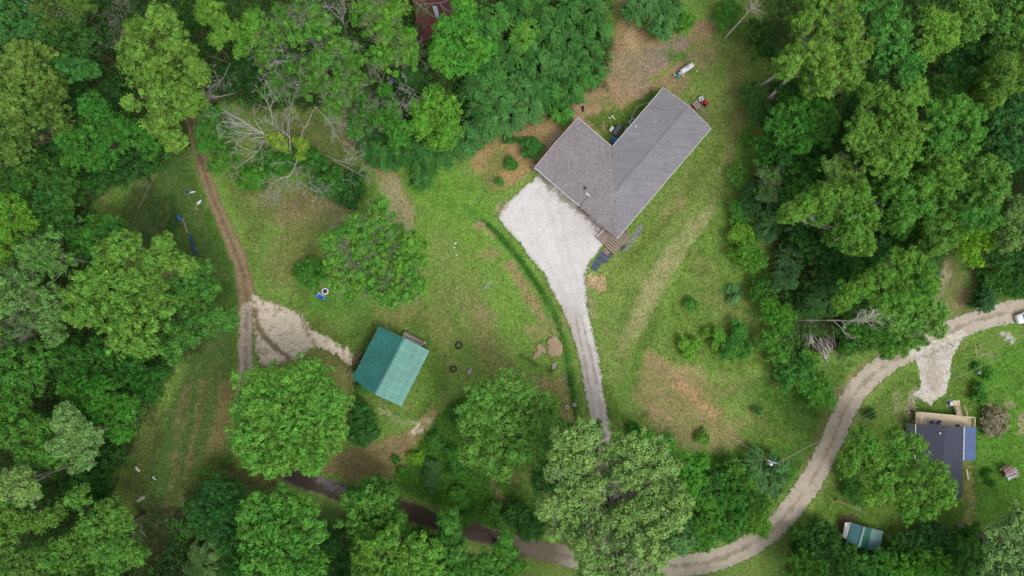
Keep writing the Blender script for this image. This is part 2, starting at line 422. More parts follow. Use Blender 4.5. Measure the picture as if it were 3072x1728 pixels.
# ditch beside the white drive
P.stroke([(1410, 635), (1460, 670), (1530, 740), (1590, 820), (1660, 930), (1700, 1050), (1710, 1150), (1740, 1300)], 11, S(80, 130, 50), .8, 14, 10)
P.stroke([(1440, 655), (1475, 685), (1530, 740), (1590, 820), (1655, 930)], 2.5, S(50, 84, 38), .7, 6, 4)
P.stroke([(1500, 720), (1550, 790), (1640, 920)], 9, S(168, 136, 104), .0, 12)
P.stroke([(1530, 790), (1575, 870), (1625, 950)], 14, S(158, 134, 96), .8, 16, 8)
P.stroke([(1440, 680), (1480, 700)], 12, S(164, 134, 102), .7, 16)
P.stroke([(1440, 765), (1480, 760)], 16, S(156, 130, 96), .6, 20)
P.stroke([(1600, 990), (1680, 980)], 24, S(160, 134, 100), .5, 26)
P.stroke([(1720, 1110), (1735, 1180), (1740, 1300)], 14, S(80, 118, 42), .7, 12)
P.stroke([(1600, 1150), (1690, 1160), (1720, 1280)], 26, S(148, 130, 88), .7, 26)
P.stroke([(1565, 1065), (1600, 1090), (1655, 1110)], 7, S(62, 84, 36), .8, 8)
P.stroke([(1695, 1125), (1703, 1150), (1705, 1180)], 4, S(128, 118, 112), .8, 5, 2)
P.stroke([(1560, 600), (1520, 640), (1500, 625)], 12, S(170, 150, 120), .8, 14)
# --- left side
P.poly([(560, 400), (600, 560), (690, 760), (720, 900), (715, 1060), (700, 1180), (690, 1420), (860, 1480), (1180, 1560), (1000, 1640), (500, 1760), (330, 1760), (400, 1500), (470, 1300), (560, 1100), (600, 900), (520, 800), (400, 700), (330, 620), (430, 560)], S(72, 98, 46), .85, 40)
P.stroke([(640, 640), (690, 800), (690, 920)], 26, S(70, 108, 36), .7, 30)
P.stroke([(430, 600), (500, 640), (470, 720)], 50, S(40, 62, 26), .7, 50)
P.stroke([(640, 1100), (600, 1260), (560, 1400), (520, 1560), (460, 1728)], 34, S(84, 88, 44), .5, 60)
P.stroke([(690, 1160), (670, 1260), (640, 1380)], 26, S(122, 104, 66), .7, 30)
P.stroke([(560, 1160), (540, 1240), (520, 1370)], 8, S(124, 100, 74), .55, 12)
P.stroke([(602, 1150), (590, 1260), (560, 1400)], 5, S(128, 108, 74), .55, 10)
P.stroke([(690, 1360), (640, 1400), (600, 1450)], 30, S(62, 92, 30), .7, 36)
P.stroke([(460, 1250), (450, 1330), (400, 1450)], 36, S(72, 64, 42), .5, 50)
P.stroke([(480, 1560), (500, 1700)], 60, S(44, 46, 26), .75, 70)
for q, c_ in (([(575, 1130), (560, 1240), (530, 1380), (500, 1520)], S(128, 100, 76)), ([(612, 1150), (600, 1250), (560, 1420), (520, 1600)], S(122, 104, 66)), ([(590, 1140), (578, 1240), (545, 1390)], S(66, 104, 40)), ([(628, 1150), (615, 1260), (590, 1380)], S(70, 108, 40))): P.stroke(q, 3, c_, .5, 9, 12, 12)
P.stroke([(690, 1420), (800, 1440)], 26, S(78, 66, 44), .7, 34)
P.stroke([(700, 500), (720, 600), (760, 680)], 30, S(96, 108, 52), .5, 40)
P.stroke([(760, 560), (830, 620), (880, 600)], 46, S(118, 104, 70), .6, 50)
P.stroke([(880, 400), (960, 420), (1000, 480)], 60, S(96, 92, 54), .6, 60)
# bare slope between the big trees
P.poly([(970, 1370), (1080, 1340), (1190, 1310), (1250, 1270), (1320, 1200), (1350, 1180), (1290, 1290), (1230, 1350), (1170, 1440), (1130, 1450), (1050, 1440), (960, 1420)], S(144, 122, 86), .9, 18, 12)
P.stroke([(1255, 1275), (1240, 1300), (1260, 1290)], 7, S(205, 190, 165), .8, 8, 6, 10)
P.stroke([(1140, 1225), (1150, 1230), (1210, 1268), (1290, 1262)], 5, S(190, 178, 146), .5, 10, 8, 10)
P.poly([(1350, 1200), (1400, 1180), (1500, 1420), (1640, 1520), (1560, 1640), (1400, 1560), (1180, 1460), (1250, 1350)], S(60, 106, 32), .92, 26)
P.stroke([(1480, 1440), (1500, 1500), (1520, 1500)], 12, S(150, 116, 92), .7, 16, 10, 14)
P.stroke([(1540, 1430), (1560, 1500), (1550, 1560)], 26, S(104, 84, 56), .5, 30)
# --- right side
P.poly([(2290, 1100), (2600, 1060), (2570, 1180), (2480, 1330), (2300, 1290)], S(100, 136, 58), .7, 30)
P.stroke([(2510, 1180), (2480, 1250), (2440, 1380), (2400, 1460)], 18, S(146, 122, 88), .6, 20)
P.stroke([(2620, 1060), (2560, 1130), (2500, 1220)], 7, S(152, 128, 96), .7, 10)
P.poly([(2620, 1200), (2700, 1100), (2760, 1130), (2960, 1000), (3120, 940), (3120, 1760), (2300, 1760), (2440, 1560), (2520, 1400), (2580, 1260)], S(98, 128, 48), .8, 20)
P.stroke([(2690, 1180), (2700, 1260), (2690, 1320)], 14, S(146, 146, 96), .7, 20)
P.stroke([(2740, 1180), (2725, 1240)], 14, S(164, 146, 124), .85, 12)
P.poly([(2900, 1080), (3120, 1000), (3120, 1560), (2930, 1560), (2915, 1400), (2935, 1200)], S(90, 140, 44), .75, 30)
P.stroke([(2905, 1380), (2915, 1460), (2905, 1560)], 12, S(146, 136, 84), .8, 14)
P.stroke([(3025, 1205), (3035, 1215)], 8, S(170, 150, 120), .7, 8)
P.stroke([(3066, 1250), (3072, 1290)], 12, S(176, 154, 126), .8, 10)
P.stroke([(3015, 1005), (3035, 1020)], 9, S(200, 196, 178), .8, 10, 8, 10)
P.stroke([(2930, 1060), (2990, 1075)], 8, S(150, 140, 100), .6, 10)
P.stroke([(2520, 1590), (2530, 1560), (2560, 1550)], 14, S(118, 92, 72), .8, 14)
P.stroke([(2830, 810), (2860, 860), (2870, 940), (2850, 1000)], 50, S(124, 124, 74), .8, 30)
P.stroke([(2840, 800), (2815, 870), (2790, 920)], 13, S(172, 156, 128), .8, 16, 8)
P.stroke([(2930, 770), (2920, 850), (2880, 910)], 13, S(160, 136, 108), .75, 16, 8)
P.stroke([(3080, 900), (2960, 930), (2890, 980)], 10, S(134, 116, 78), .7, 14)
P.stroke([(2990, 870), (3080, 850)], 40, S(58, 98, 42), .8, 30)
# --- woods: leaf litter on the ground under the trees
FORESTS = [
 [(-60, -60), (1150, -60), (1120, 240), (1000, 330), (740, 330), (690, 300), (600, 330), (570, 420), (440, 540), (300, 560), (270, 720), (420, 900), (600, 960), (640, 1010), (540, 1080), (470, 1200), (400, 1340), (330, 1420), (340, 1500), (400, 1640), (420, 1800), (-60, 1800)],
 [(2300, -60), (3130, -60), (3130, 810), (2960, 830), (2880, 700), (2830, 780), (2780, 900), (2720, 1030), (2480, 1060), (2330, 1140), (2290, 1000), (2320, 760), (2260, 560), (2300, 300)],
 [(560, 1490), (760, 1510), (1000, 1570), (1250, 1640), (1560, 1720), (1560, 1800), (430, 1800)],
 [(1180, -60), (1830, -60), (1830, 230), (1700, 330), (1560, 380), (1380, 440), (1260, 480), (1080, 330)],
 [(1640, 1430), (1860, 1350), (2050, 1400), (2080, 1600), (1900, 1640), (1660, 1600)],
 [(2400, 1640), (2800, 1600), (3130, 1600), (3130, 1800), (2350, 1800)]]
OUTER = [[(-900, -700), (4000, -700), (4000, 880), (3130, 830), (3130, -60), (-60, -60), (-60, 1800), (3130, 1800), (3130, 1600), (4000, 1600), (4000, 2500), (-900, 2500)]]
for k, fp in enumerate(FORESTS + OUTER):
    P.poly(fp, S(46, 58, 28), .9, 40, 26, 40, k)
P.mix(np.clip(-.1 + 1.4 * P.n(30, 5), 0, 1) * .15, S(120, 100, 66))
P.mix(np.clip(-.12 + 1.8 * P.n(9, 6), 0, 1) * .3, S(142, 134, 92))
P.mix(np.clip(-.12 + 1.8 * P.n(12, 7), 0, 1) * .3, S(62, 98, 34))
P.C *= np.array([1.09, 1.14, 1.22])
gi = np.arange(gshape[0] * gshape[1]).reshape(gshape)
F = np.stack([gi[:-1, :-1], gi[1:, :-1], gi[1:, 1:], gi[:-1, 1:]], -1).reshape(-1, 4)
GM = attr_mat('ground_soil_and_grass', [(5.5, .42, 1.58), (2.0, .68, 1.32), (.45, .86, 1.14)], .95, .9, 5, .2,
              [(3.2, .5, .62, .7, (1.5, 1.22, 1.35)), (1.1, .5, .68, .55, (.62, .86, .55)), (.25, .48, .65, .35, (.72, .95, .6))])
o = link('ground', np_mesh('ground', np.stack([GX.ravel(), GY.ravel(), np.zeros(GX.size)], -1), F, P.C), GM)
setp(o, kind='structure')

# ============================================================ ROADS (sheets a few mm above the ground, ragged edges)
def sheet(name, mask, colour, z, m, bbox, st=.2, amp=1.0):
    """mask(X,Y)->signed distance in photo px (neg inside); colour(Paint)"""
    c = [W(x, y) for x, y in ((bbox[0], bbox[1]), (bbox[2], bbox[1]), (bbox[2], bbox[3]), (bbox[0], bbox[3]))]
    xs = np.arange(min(p.x for p in c), max(p.x for p in c), st); ys = np.arange(min(p.y for p in c), max(p.y for p in c), st)
    A, B = np.meshgrid(xs, ys, indexing='ij'); sh = A.shape
    x, y = PIX(A.ravel(), B.ravel())
    ns = 5.5 * fbm(x, y, 18, 2) + 6.0 * fbm(x, y, 5, 5, 2)
    d = mask(x, y) + ns * amp
    D = d.reshape(sh)
    gxx, gyy = np.gradient(D, st); g = np.hypot(gxx, gyy) + 1e-6
    outv = D > 0; near = outv & (D < 8)
    mv = np.where(near, np.clip(D / g, 0, st * .7), 0)
    A2 = A - mv * gxx / g; B2 = B - mv * gyy / g
    idx = np.arange(A.size).reshape(sh)
    q = np.stack([idx[:-1, :-1], idx[1:, :-1], idx[1:, 1:], idx[:-1, 1:]], -1).reshape(-1, 4)
    keep = ((D.ravel()[q] < 0).sum(1) >= 2); q = q[keep]
    us, inv = np.unique(q, return_inverse=True); q = inv.reshape(q.shape)
    V = np.stack([A2.ravel()[us], B2.ravel()[us], np.full(len(us), z)], -1)
    pp = Paint(x[us], y[us], (0, 0, 0)); pp.D = d[us]; colour(pp)
    o = link(name, np_mesh(name, V, q, pp.C), m)
    return setp(o, kind='structure')
GRAV = attr_mat('gravel', [(7, .84, 1.16), (2.6, .9, 1.1), (.6, .94, 1.06)], .95, .4, 12)
ROUGHGRAV = attr_mat('weedy_gravel', [(5, .68, 1.3), (1.8, .84, 1.16), (.6, .94, 1.08)], .95, .6, 8, .2, [(2.2, .54, .66, .6, (.66, .66, .46))])
DIRTM = attr_mat('packed_dirt', [(5, .62, 1.38), (1.4, .8, 1.2), (.4, .9, 1.1)], .95, .7, 8, .2, [(2.0, .52, .64, .6, (.8, 1.05, .6))])
DRIVE = [(1640, 500), (1607, 533), (1560, 575), (1512, 612), (1497, 640), (1502, 668), (1520, 690), (1548, 716), (1588, 771), (1631, 818), (1667, 894), (1699, 958), (1723, 1025), (1739, 1089), (1751, 1152), (1763, 1204), (1775, 1275), (1784, 1350), (1840, 1400), (1842, 1350), (1834, 1303), (1822, 1235), (1810, 1172), (1806, 1132), (1790, 1045), (1774, 974), (1759, 894), (1755, 822), (1774, 779), (1806, 739), (1830, 700), (1780, 640), (1700, 560)]
def c_drive(p):
    p.C[:] = S(226, 222, 220)
    p.mix(np.clip(.5 + p.n(90, 1), 0, 1) * .4, S(206, 200, 200))
    p.stroke([(1700, 960), (1790, 1250), (1820, 1400)], 46, S(190, 178, 172), .8, 60)
    for dx in (-12, 12): p.stroke([(1735 + dx * .6, 950), (1765 + dx, 1080), (1788 + dx, 1200), (1812 + dx, 1400)], 4, S(156, 146, 136), .75, 8, 4)
    p.stroke([(1785, 1180), (1800, 1260), (1815, 1350)], 24, S(186, 180, 176), .5, 30)
    for q in ([(1640, 560), (1650, 640), (1680, 760), (1735, 950)], [(1680, 590), (1688, 680), (1712, 780), (1752, 950)], [(1560, 620), (1610, 720), (1680, 860), (1740, 980)]): p.stroke(smooth_pts(q), 5, S(204, 200, 198), .45, 10, 5, 20)
    p.mix(np.clip(-.35 + 1.4 * p.n(40, 4), 0, 1) * .4, S(188, 182, 172))
    p.stroke([(1650, 560), (1720, 620), (1775, 660), (1800, 700)], 8, S(150, 142, 120), .75, 14, 12, 8)
    p.stroke([(1607, 520), (1640, 545)], 7, S(120, 128, 90), .8, 10, 10, 8)
    p.stroke([(1590, 740), (1640, 680), (1680, 630)], .4, S(150, 150, 156), .8, 2, 0)
    p.stroke([(1500, 640), (1530, 600), (1560, 570)], 5, S(176, 160, 134), .8, 14, 8, 12)
    w = np.clip(1 + p.D / 7, 0, 1); p.mix(w * .3, S(160, 150, 130))
    p.mix(np.clip(-.55 + 1.6 * p.n(6, 3), 0, 1) * .5, S(168, 162, 160))
sheet('gravel_driveway', lambda x, y: poly_sd(x, y, DRIVE), c_drive, .012, GRAV, (1470, 480, 1870, 1420))
LANE = smooth_pts([(560, 300), (578, 394), (608, 500), (644, 608), (692, 716), (727, 811), (741, 890), (740, 960)])
def c_lane(p):
    p.C[:] = S(150, 126, 100)
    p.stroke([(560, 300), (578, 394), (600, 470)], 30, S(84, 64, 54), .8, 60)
    for o_ in (-12, 12): p.stroke([(x + o_, y) for x, y in LANE], 5, S(160, 140, 112), .6, 10, 5)
    p.stroke(LANE, 4, S(112, 104, 66), .6, 8, 5, 14)
    p.mix(np.clip(1 + p.D / 8, 0, 1) * .5, S(104, 106, 60))
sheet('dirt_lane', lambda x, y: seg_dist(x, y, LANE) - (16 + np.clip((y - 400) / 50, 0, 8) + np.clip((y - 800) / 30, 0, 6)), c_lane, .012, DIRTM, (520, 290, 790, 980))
L2 = smooth_pts([(740, 925), (738, 1000), (737, 1100), (733, 1180), (735, 1260), (770, 1340), (835, 1407), (900, 1440)])
def c_l2(p):
    p.C[:] = S(182, 168, 152)
    p.stroke(L2, 3, S(124, 114, 96), .6, 10, 6, 14)
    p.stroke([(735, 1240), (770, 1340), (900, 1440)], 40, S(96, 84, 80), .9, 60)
    p.mix(np.clip(1 + p.D / 6, 0, 1) * .4, S(110, 108, 76))
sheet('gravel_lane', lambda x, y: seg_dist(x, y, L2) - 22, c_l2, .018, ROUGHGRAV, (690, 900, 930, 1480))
TURN = [(755, 880), (800, 900), (850, 915), (903, 938), (911, 965), (975, 1005), (1026, 1033), (1062, 1061), (1052, 1095), (1006, 1067), (967, 1047), (923, 1045), (907, 1077), (855, 1091), (808, 1105), (782, 1095), (764, 1040), (758, 960)]
def c_turn(p):
    p.C[:] = S(222, 208, 188)
    p.stroke([(764, 930), (775, 985), (808, 1028), (855, 1065), (880, 1090)], 8, S(122, 104, 76), .85, 10, 5)
    p.mix(np.clip(-.3 + 1.5 * p.n(14, 2), 0, 1) * .6, S(160, 148, 118))
    p.mix(np.clip(1 + p.D / 9, 0, 1) * .5, S(160, 152, 118))
    p.mix(np.clip(-.55 + 2.4 * p.n(11, 5) + np.clip(1 + p.D / 26, 0, 1) * .75, 0, 1) * .75, S(112, 118, 66))
    p.mix(np.clip(-.5 + 2.2 * p.n(24, 1), 0, 1) * .6, S(150, 126, 96))
    p.stroke([(910, 960), (925, 1000)], 8, S(128, 118, 84), .6, 14, 8)
    p.stroke([(860, 1080), (800, 1100)], 14, S(140, 122, 96), .6, 20)
sheet('gravel_turnaround', lambda x, y: poly_sd(x, y, TURN), c_turn, .024, ROUGHGRAV, (740, 860, 1080, 1120), .2, 1.7)
ROAD = smooth_pts([(800, 1385), (870, 1425), (950, 1455), (1037, 1482), (1204, 1530), (1371, 1580), (1538, 1634), (1705, 1671), (1860, 1695), (2027, 1700), (2146, 1684), (2260, 1634), (2350, 1562), (2428, 1455), (2488, 1345), (2528, 1240), (2585, 1150), (2671, 1078), (2790, 1026), (2910, 966), (3010, 938), (3090, 928), (3300, 905)])
def c_road(p):
    x = p.X
    p.C[:] = S(200, 186, 168)
    for o_ in (-13, 13):
        p.stroke([(a, b + o_) for a, b in ROAD[:60]] if 0 else [(a + o_ * .7, b + o_ * .7) for a, b in ROAD], 5, S(200, 188, 170), .7, 9, 5)
    p.stroke(ROAD, 4, S(144, 134, 112), .7, 10, 8, 30)
    p.mix(np.clip(1 + p.D / 7, 0, 1) * .7, S(204, 198, 190))
    p.mix(np.clip(-.15 + 1.3 * p.n(34, 6), 0, 1) * .5, S(182, 156, 126))
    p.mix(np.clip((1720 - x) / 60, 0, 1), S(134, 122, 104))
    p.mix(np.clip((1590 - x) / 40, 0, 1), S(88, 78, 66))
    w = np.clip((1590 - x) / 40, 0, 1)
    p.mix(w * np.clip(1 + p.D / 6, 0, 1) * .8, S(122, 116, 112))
    p.stroke([(960, 1440), (1020, 1465), (1070, 1490)], 12, S(140, 136, 138), .75, 20, 12, 10)
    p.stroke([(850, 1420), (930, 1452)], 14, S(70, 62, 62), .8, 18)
    p.stroke([(1545, 1622), (1590, 1650)], 20, S(150, 132, 118), .6, 14, 10, 9)
    p.mix(np.clip(-.3 + 1.5 * p.n(9, 3), 0, 1) * .35, S(120, 108, 98))
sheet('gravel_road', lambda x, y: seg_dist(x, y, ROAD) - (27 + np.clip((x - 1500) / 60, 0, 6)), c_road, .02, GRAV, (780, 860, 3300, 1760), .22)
SPUR = [(2700, 1050), (2749, 1073), (2757, 1120), (2762, 1160), (2738, 1185), (2790, 1215), (2812, 1196), (2838, 1180), (2848, 1140), (2852, 1090), (2866, 1050), (2900, 1000), (2880, 990), (2780, 1030)]
def c_spur(p):
    p.C[:] = S(216, 208, 198)
    p.mix(np.clip(-.1 + 1.4 * p.n(14, 2), 0, 1) * .55, S(150, 146, 118))
    p.stroke([(2800, 1060), (2800, 1160)], 20, S(172, 158, 140), .5, 30)
sheet('gravel_spur', lambda x, y: poly_sd(x, y, SPUR), c_spur, .028, ROUGHGRAV, (2690, 980, 2910, 1230))
# ============================================================ BUILDINGS
WHITE = mat('white_paint', S(232, 232, 234), .5, noise=((3, .94, 1.04),))
SIDING = mat('pale_siding', S(206, 204, 200), .6, noise=((1.5, .95, 1.04),))
GREYSIDE = mat('grey_siding', S(176, 180, 188), .6, noise=((1.5, .94, 1.05),))
SHG1 = mat('grey_shingles', S(142, 139, 144), .95, noise=((4.5, .78, 1.22), (1.6, .94, 1.06), (.3, .93, 1.07)), spec=.15)
SHG2 = mat('warm_grey_shingles', S(144, 137, 140), .95, noise=((3.4, .75, 1.25), (1.3, .93, 1.07), (.3, .93, 1.07)), spec=.15)
SHDARK = mat('charcoal_shingles', S(66, 69, 84), .85, noise=((6, .72, 1.28), (1.2, .9, 1.1)))
SHDARK2 = mat('slate_blue_shingles', S(68, 72, 88), .85, noise=((6, .72, 1.28), (1.2, .88, 1.12)))
BLUEM = mat('blue_metal', S(66, 92, 142), .4, .2, noise=((2, .92, 1.08),))
GLASS = mat('window_glass', (.03, .045, .06), .12, 0, noise=(), spec=.6)
DECKB = mat('weathered_deck_boards', S(164, 142, 130), .8, noise=((5, .82, 1.16), (1, .92, 1.08)))
DECKN = mat('new_pine_boards', S(214, 196, 166), .75, noise=((4, .9, 1.1), (1, .94, 1.06)))
DARK = mat('dark_gap', (.02, .02, .022), .8, noise=())
GREYMETAL = mat('galvanised_metal', S(176, 184, 192), .45, .3, noise=((3, .88, 1.1),))
CONC = mat('concrete', S(190, 186, 178), .9, noise=((4, .85, 1.12),))
WOODG = mat('grey_old_timber', S(150, 138, 124), .85, noise=((3, .75, 1.2), (12, .85, 1.15)))
WOODB = mat('brown_timber', S(120, 92, 66), .85, noise=((3, .75, 1.2), (12, .85, 1.15)))
RUST = mat('rusty_metal', S(112, 66, 58), .75, .1, noise=((1.2, .72, 1.25), (5, .85, 1.15), (.35, .85, 1.15)))
BLACKP = mat('black_plastic', (.02, .021, .024), .5, noise=((5, .7, 1.4),))

def ribbed(name, rgb, ang, pitch=.3, rough=.4, metal=.0, spec=.6, depth=.5, panel=0):
    """sheet metal with ribs running across a ridge whose heading is ang"""
    m, nt, p, o = new_mat(name)
    co = obj_coord(nt); mp = nt.nodes.new('ShaderNodeMapping'); mp.inputs['Rotation'].default_value = (0, 0, -ang)
    nt.links.new(co, mp.inputs['Vector'])
    w = nt.nodes.new('ShaderNodeTexWave'); w.wave_type = 'BANDS'; w.bands_direction = 'X'; w.wave_profile = 'SIN'
    w.inputs['Scale'].default_value = math.pi * 2 / (20 * pitch) ; w.inputs['Distortion'].default_value = 0
    nt.links.new(mp.outputs[0], w.inputs['Vector'])
    r = nt.nodes.new('ShaderNodeMapRange'); r.inputs['To Min'].default_value = 1 - .3 * depth; r.inputs['To Max'].default_value = 1 + .16 * depth
    nt.links.new(w.outputs['Fac'], r.inputs['Value'])
    c = nt.nodes.new('ShaderNodeRGB'); c.outputs[0].default_value = (*rgb, 1)
    v = nt.nodes.new('ShaderNodeVectorMath'); v.operation = 'SCALE'; nt.links.new(c.outputs[0], v.inputs[0]); nt.links.new(r.outputs[0], v.inputs['Scale'])
    if panel:      # sheet overlaps and purlin lines
        for ax, per in (('X', 1.5), ('Y', 1.35)):
            w2 = nt.nodes.new('ShaderNodeTexWave'); w2.wave_type = 'BANDS'; w2.bands_direction = ax; w2.inputs['Scale'].default_value = math.pi * 2 / (20 * per)
            w2.inputs['Distortion'].default_value = .8; w2.inputs['Detail'].default_value = 1; nt.links.new(mp.outputs[0], w2.inputs['Vector'])
            r3 = nt.nodes.new('ShaderNodeMapRange'); r3.inputs['From Min'].default_value = .75; r3.inputs['From Max'].default_value = 1.0
            r3.inputs['To Min'].default_value = 1.0; r3.inputs['To Max'].default_value = 1 + panel; nt.links.new(w2.outputs['Fac'], r3.inputs['Value'])
            v2 = nt.nodes.new('ShaderNodeVectorMath'); v2.operation = 'SCALE'; nt.links.new(v.outputs[0], v2.inputs[0]); nt.links.new(r3.outputs[0], v2.inputs['Scale']); v = v2
    nt.links.new(mulnoise(nt, v.outputs[0], [(.35, .82, 1.18), (1.4, .92, 1.08), (4, .93, 1.07)], co), p.inputs['Base Color'])
    p.inputs['Roughness'].default_value = rough; p.inputs['Metallic'].default_value = metal; p.inputs['Specular IOR Level'].default_value = spec
    b = nt.nodes.new('ShaderNodeBump'); b.inputs['Strength'].default_value = .5; b.inputs['Distance'].default_value = .02
    nt.links.new(w.outputs['Fac'], b.inputs['Height']); nt.links.new(b.outputs[0], p.inputs['Normal'])
    return m

def streaks(m, ang, amt=.13, sc=(.25, 2.6)):
    nt = m.node_tree; p = [n for n in nt.nodes if n.type == 'BSDF_PRINCIPLED'][0]; src = p.inputs['Base Color'].links[0].from_socket
    mp = nt.nodes.new('ShaderNodeMapping'); mp.vector_type = 'TEXTURE' if 0 else 'POINT'; mp.inputs['Rotation'].default_value = (0, 0, -ang); mp.inputs['Scale'].default_value = (sc[0], sc[1], .5)
    nt.links.new(obj_coord(nt), mp.inputs['Vector'])
    nt.links.new(mulnoise(nt, src, [(1.0, 1 - amt, 1 + amt)], mp.outputs[0]), p.inputs['Base Color'])
def frame_from(c0, cu):
    """frame at c0 with +x towards cu (world points)"""
    d = cu - c0; return ((c0.x, c0.y, 0), math.atan2(d.y, d.x))
def loc(fr, p):
    o, a = fr; x, y = p.x - o[0], p.y - o[1]; c, s = math.cos(a), math.sin(a)
    return (x * c + y * s, -x * s + y * c)

# ---------------- ranch house
ZE = 2.9
hC = W(1852, 715, ZE); hW = W(1604, 503, ZE); fr = frame_from(hC, hW)
a_ = (hW - hC).length
lb = loc(fr, W(2137, 389, ZE)); la = loc(fr, W(1993, 268, ZE)); ln = loc(fr, W(1735, 355, ZE)); sy = -1 if lb[1] < 0 else 1
b_ = (abs(lb[1]) + abs(la[1])) / 2; w_ = la[0] - lb[0]; c_ = abs(ln[1])
def L(x, y, z): return Vector((x, y * sy, z))
streaks(SHG1, fr[1]); streaks(SHG2, fr[1], .1, (2.2, .3))
house = thing('ranch_house', 'L-shaped ranch house with a grey shingle roof beside the white gravel parking pad', 'house', MB(fr).P(L(w_ / 2, b_ / 2, 0)))
PIT = .2; zr = ZE + PIT * w_ / 2
Pk = L(w_ / 2, c_ / 2, zr); Ek = L(w_ / 2, b_, zr); Qk = L(a_, c_ / 2, zr)
mb = MB(fr); ov = .45
mb.prism([L(ov, ov + 1.6, 0)[:2], L(ov, b_ - ov, 0)[:2], L(w_ - ov, b_ - ov, 0)[:2], L(w_ - ov, c_ - ov, 0)[:2], L(a_ - ov, c_ - ov, 0)[:2], L(a_ - ov, ov, 0)[:2], L(9.0, ov, 0)[:2], L(9.0, ov + 1.6, 0)[:2]], 0, ZE - .02)
def tri_wall(m_, p0, p1, p2, t):
    q = [Vector(p) for p in (p0, p1, p2)]; m_.add(q + [p + Vector(t) for p in q], [(0, 1, 2), (5, 4, 3), (0, 3, 4, 1), (1, 4, 5, 2), (2, 5, 3, 0)])
tri_wall(mb, L(ov, b_ - ov, ZE), L(w_ - ov, b_ - ov, ZE), L(w_ / 2, b_ - ov, zr - .3), L(0, -.15, 0))
tri_wall(mb, L(a_ - ov, c_ - ov, ZE), L(a_ - ov, ov, ZE), L(a_ - ov, c_ / 2, zr - .3), (-.15, 0, 0))
mb.build('wall', SIDING, house)
for nm, poly, m_ in (('roof_slope', [L(0, b_, ZE), L(0, 0, ZE), Pk, Ek], SHG1), ('roof_slope', [L(w_, b_, ZE), Ek, Pk, L(w_, c_, ZE)], SHG1),
                     ('roof_slope', [L(a_, c_, ZE), L(w_, c_, ZE), Pk, Qk], SHG2), ('roof_slope', [L(a_, 0, ZE), Qk, Pk, L(0, 0, ZE)], SHG2)):
    MB(fr).slab([p + Vector((0, 0, .14)) for p in poly], .12).build(nm, m_, house)
xs = loc(fr, W(1742, 616, ZE))[0]; yt = 3.2; zt = ZE + PIT * yt * w_ / c_ + .17
MB(fr).slab([L(.3, -.1, ZE + .36), L(2.9, yt, zt), L(xs, yt, zt), L(xs, -.1, ZE + .36)], .2).build('porch_roof', SHG2, house)
mb = MB(fr)
mb.beam(L(-.03, 0, ZE + .05), L(-.03, b_, ZE + .05), .09, .17); mb.beam(L(0, -.04, ZE + .05), L(a_, -.04, ZE + .05), .09, .17)
mb.beam(L(w_ + .03, c_ + .05, ZE + .05), L(w_ + .03, b_, ZE + .05), .09, .17); mb.beam(L(w_ + .08, c_ + .03, ZE + .05), L(a_, c_ + .03, ZE + .05), .09, .17)
for p, q in ((L(0, b_ + .03, ZE + .08), Ek + L(0, .03, .08)), (L(w_, b_ + .03, ZE + .08), Ek + L(0, .03, .08)),
             (L(a_ + .03, 0, ZE + .08), Qk + Vector((.03, 0, .08))), (L(a_ + .03, c_, ZE + .08), Qk + Vector((.03, 0, .08)))):
    mb.beam(p, q, .05, .16)
mb.build('fascia', WHITE, house)
rc = mat('ridge_cap', S(138, 134, 142), .9, noise=((8, .8, 1.2),))
MB(fr).beam(Ek + Vector((0, 0, .17)), Pk + Vector((0, 0, .17)), .3, .05).build('ridge_cap', rc, house)
for x0, x1 in ((a_ - 5.6, a_ - 2.2), (a_ - 9.6, a_ - 6.2)):
    gd = MB(fr).box(L((x0 + x1) / 2, ov - .035, 1.15), (x1 - x0, .07, 2.3)).build('garage_door', WHITE, house)
    g2 = MB(fr)
    for k in range(1, 4): g2.box(L((x0 + x1) / 2, ov - .078, k * .57), (x1 - x0 - .1, .016, .03))
    g2.build('panel_groove', GREYSIDE, gd)
wn = MB(fr).box(L(5.2, ov + 1.57, 1.5), (2.4, .08, 1.3)).build('window', WHITE, house)
MB(fr).box(L(5.2, ov + 1.52, 1.5), (2.1, .04, 1.0)).build('pane', GLASS, wn)
dr = MB(fr).box(L(7.6, ov + 1.57, 1.05), (.95, .08, 2.1)).build('door', WOODB, house)
for x in (.5, 4.6, 8.4):
    MB(fr).box(L(x, .25, ZE / 2 - .02), (.14, .14, ZE - .04)).build('porch_post', WHITE, house)
MB(fr).box(L(4.9, 1.0, .22), (7.9, 2.0, .44)).build('porch_floor', DECKB, house)
MB(fr).beam(L(3.2, .2, .95), L(6.4, .2, .95), .09, .09).beam(L(3.2, .2, .55), L(6.4, .2, .55), .05, .05).build('porch_rail', WHITE, house)
for px, py, k in ((1968, 364, 1), (1910, 376, 1)):
    q = loc(fr, W(px, py, 3.9)); zz = ZE + PIT * min(q[0], w_ - q[0]) + .12
    MB(fr).tube([(q[0], q[1], zz - .1), (q[0], q[1], zz + .35)], .09, 8).lathe((q[0], q[1], zz), [(.2, 0), (.12, .05), (.1, .1)], 10).build('vent_pipe', WHITE, house)
q = loc(fr, W(1755, 565, 3.6)); MB(fr).box((q[0], q[1], ZE + PIT * abs(q[1]) + .25), (.4, .4, .2)).build('roof_vent', BLACKP, house)
q0 = loc(fr, W(1759, 577, 4.2)); q1 = loc(fr, W(1770, 586, 4.2))
MB(fr).beam((q0[0], q0[1], ZE + PIT * abs(q0[1]) + .26), (q1[0], q1[1], ZE + PIT * abs(q1[1]) + .26), .22, .14).build('flashing', WHITE, house)

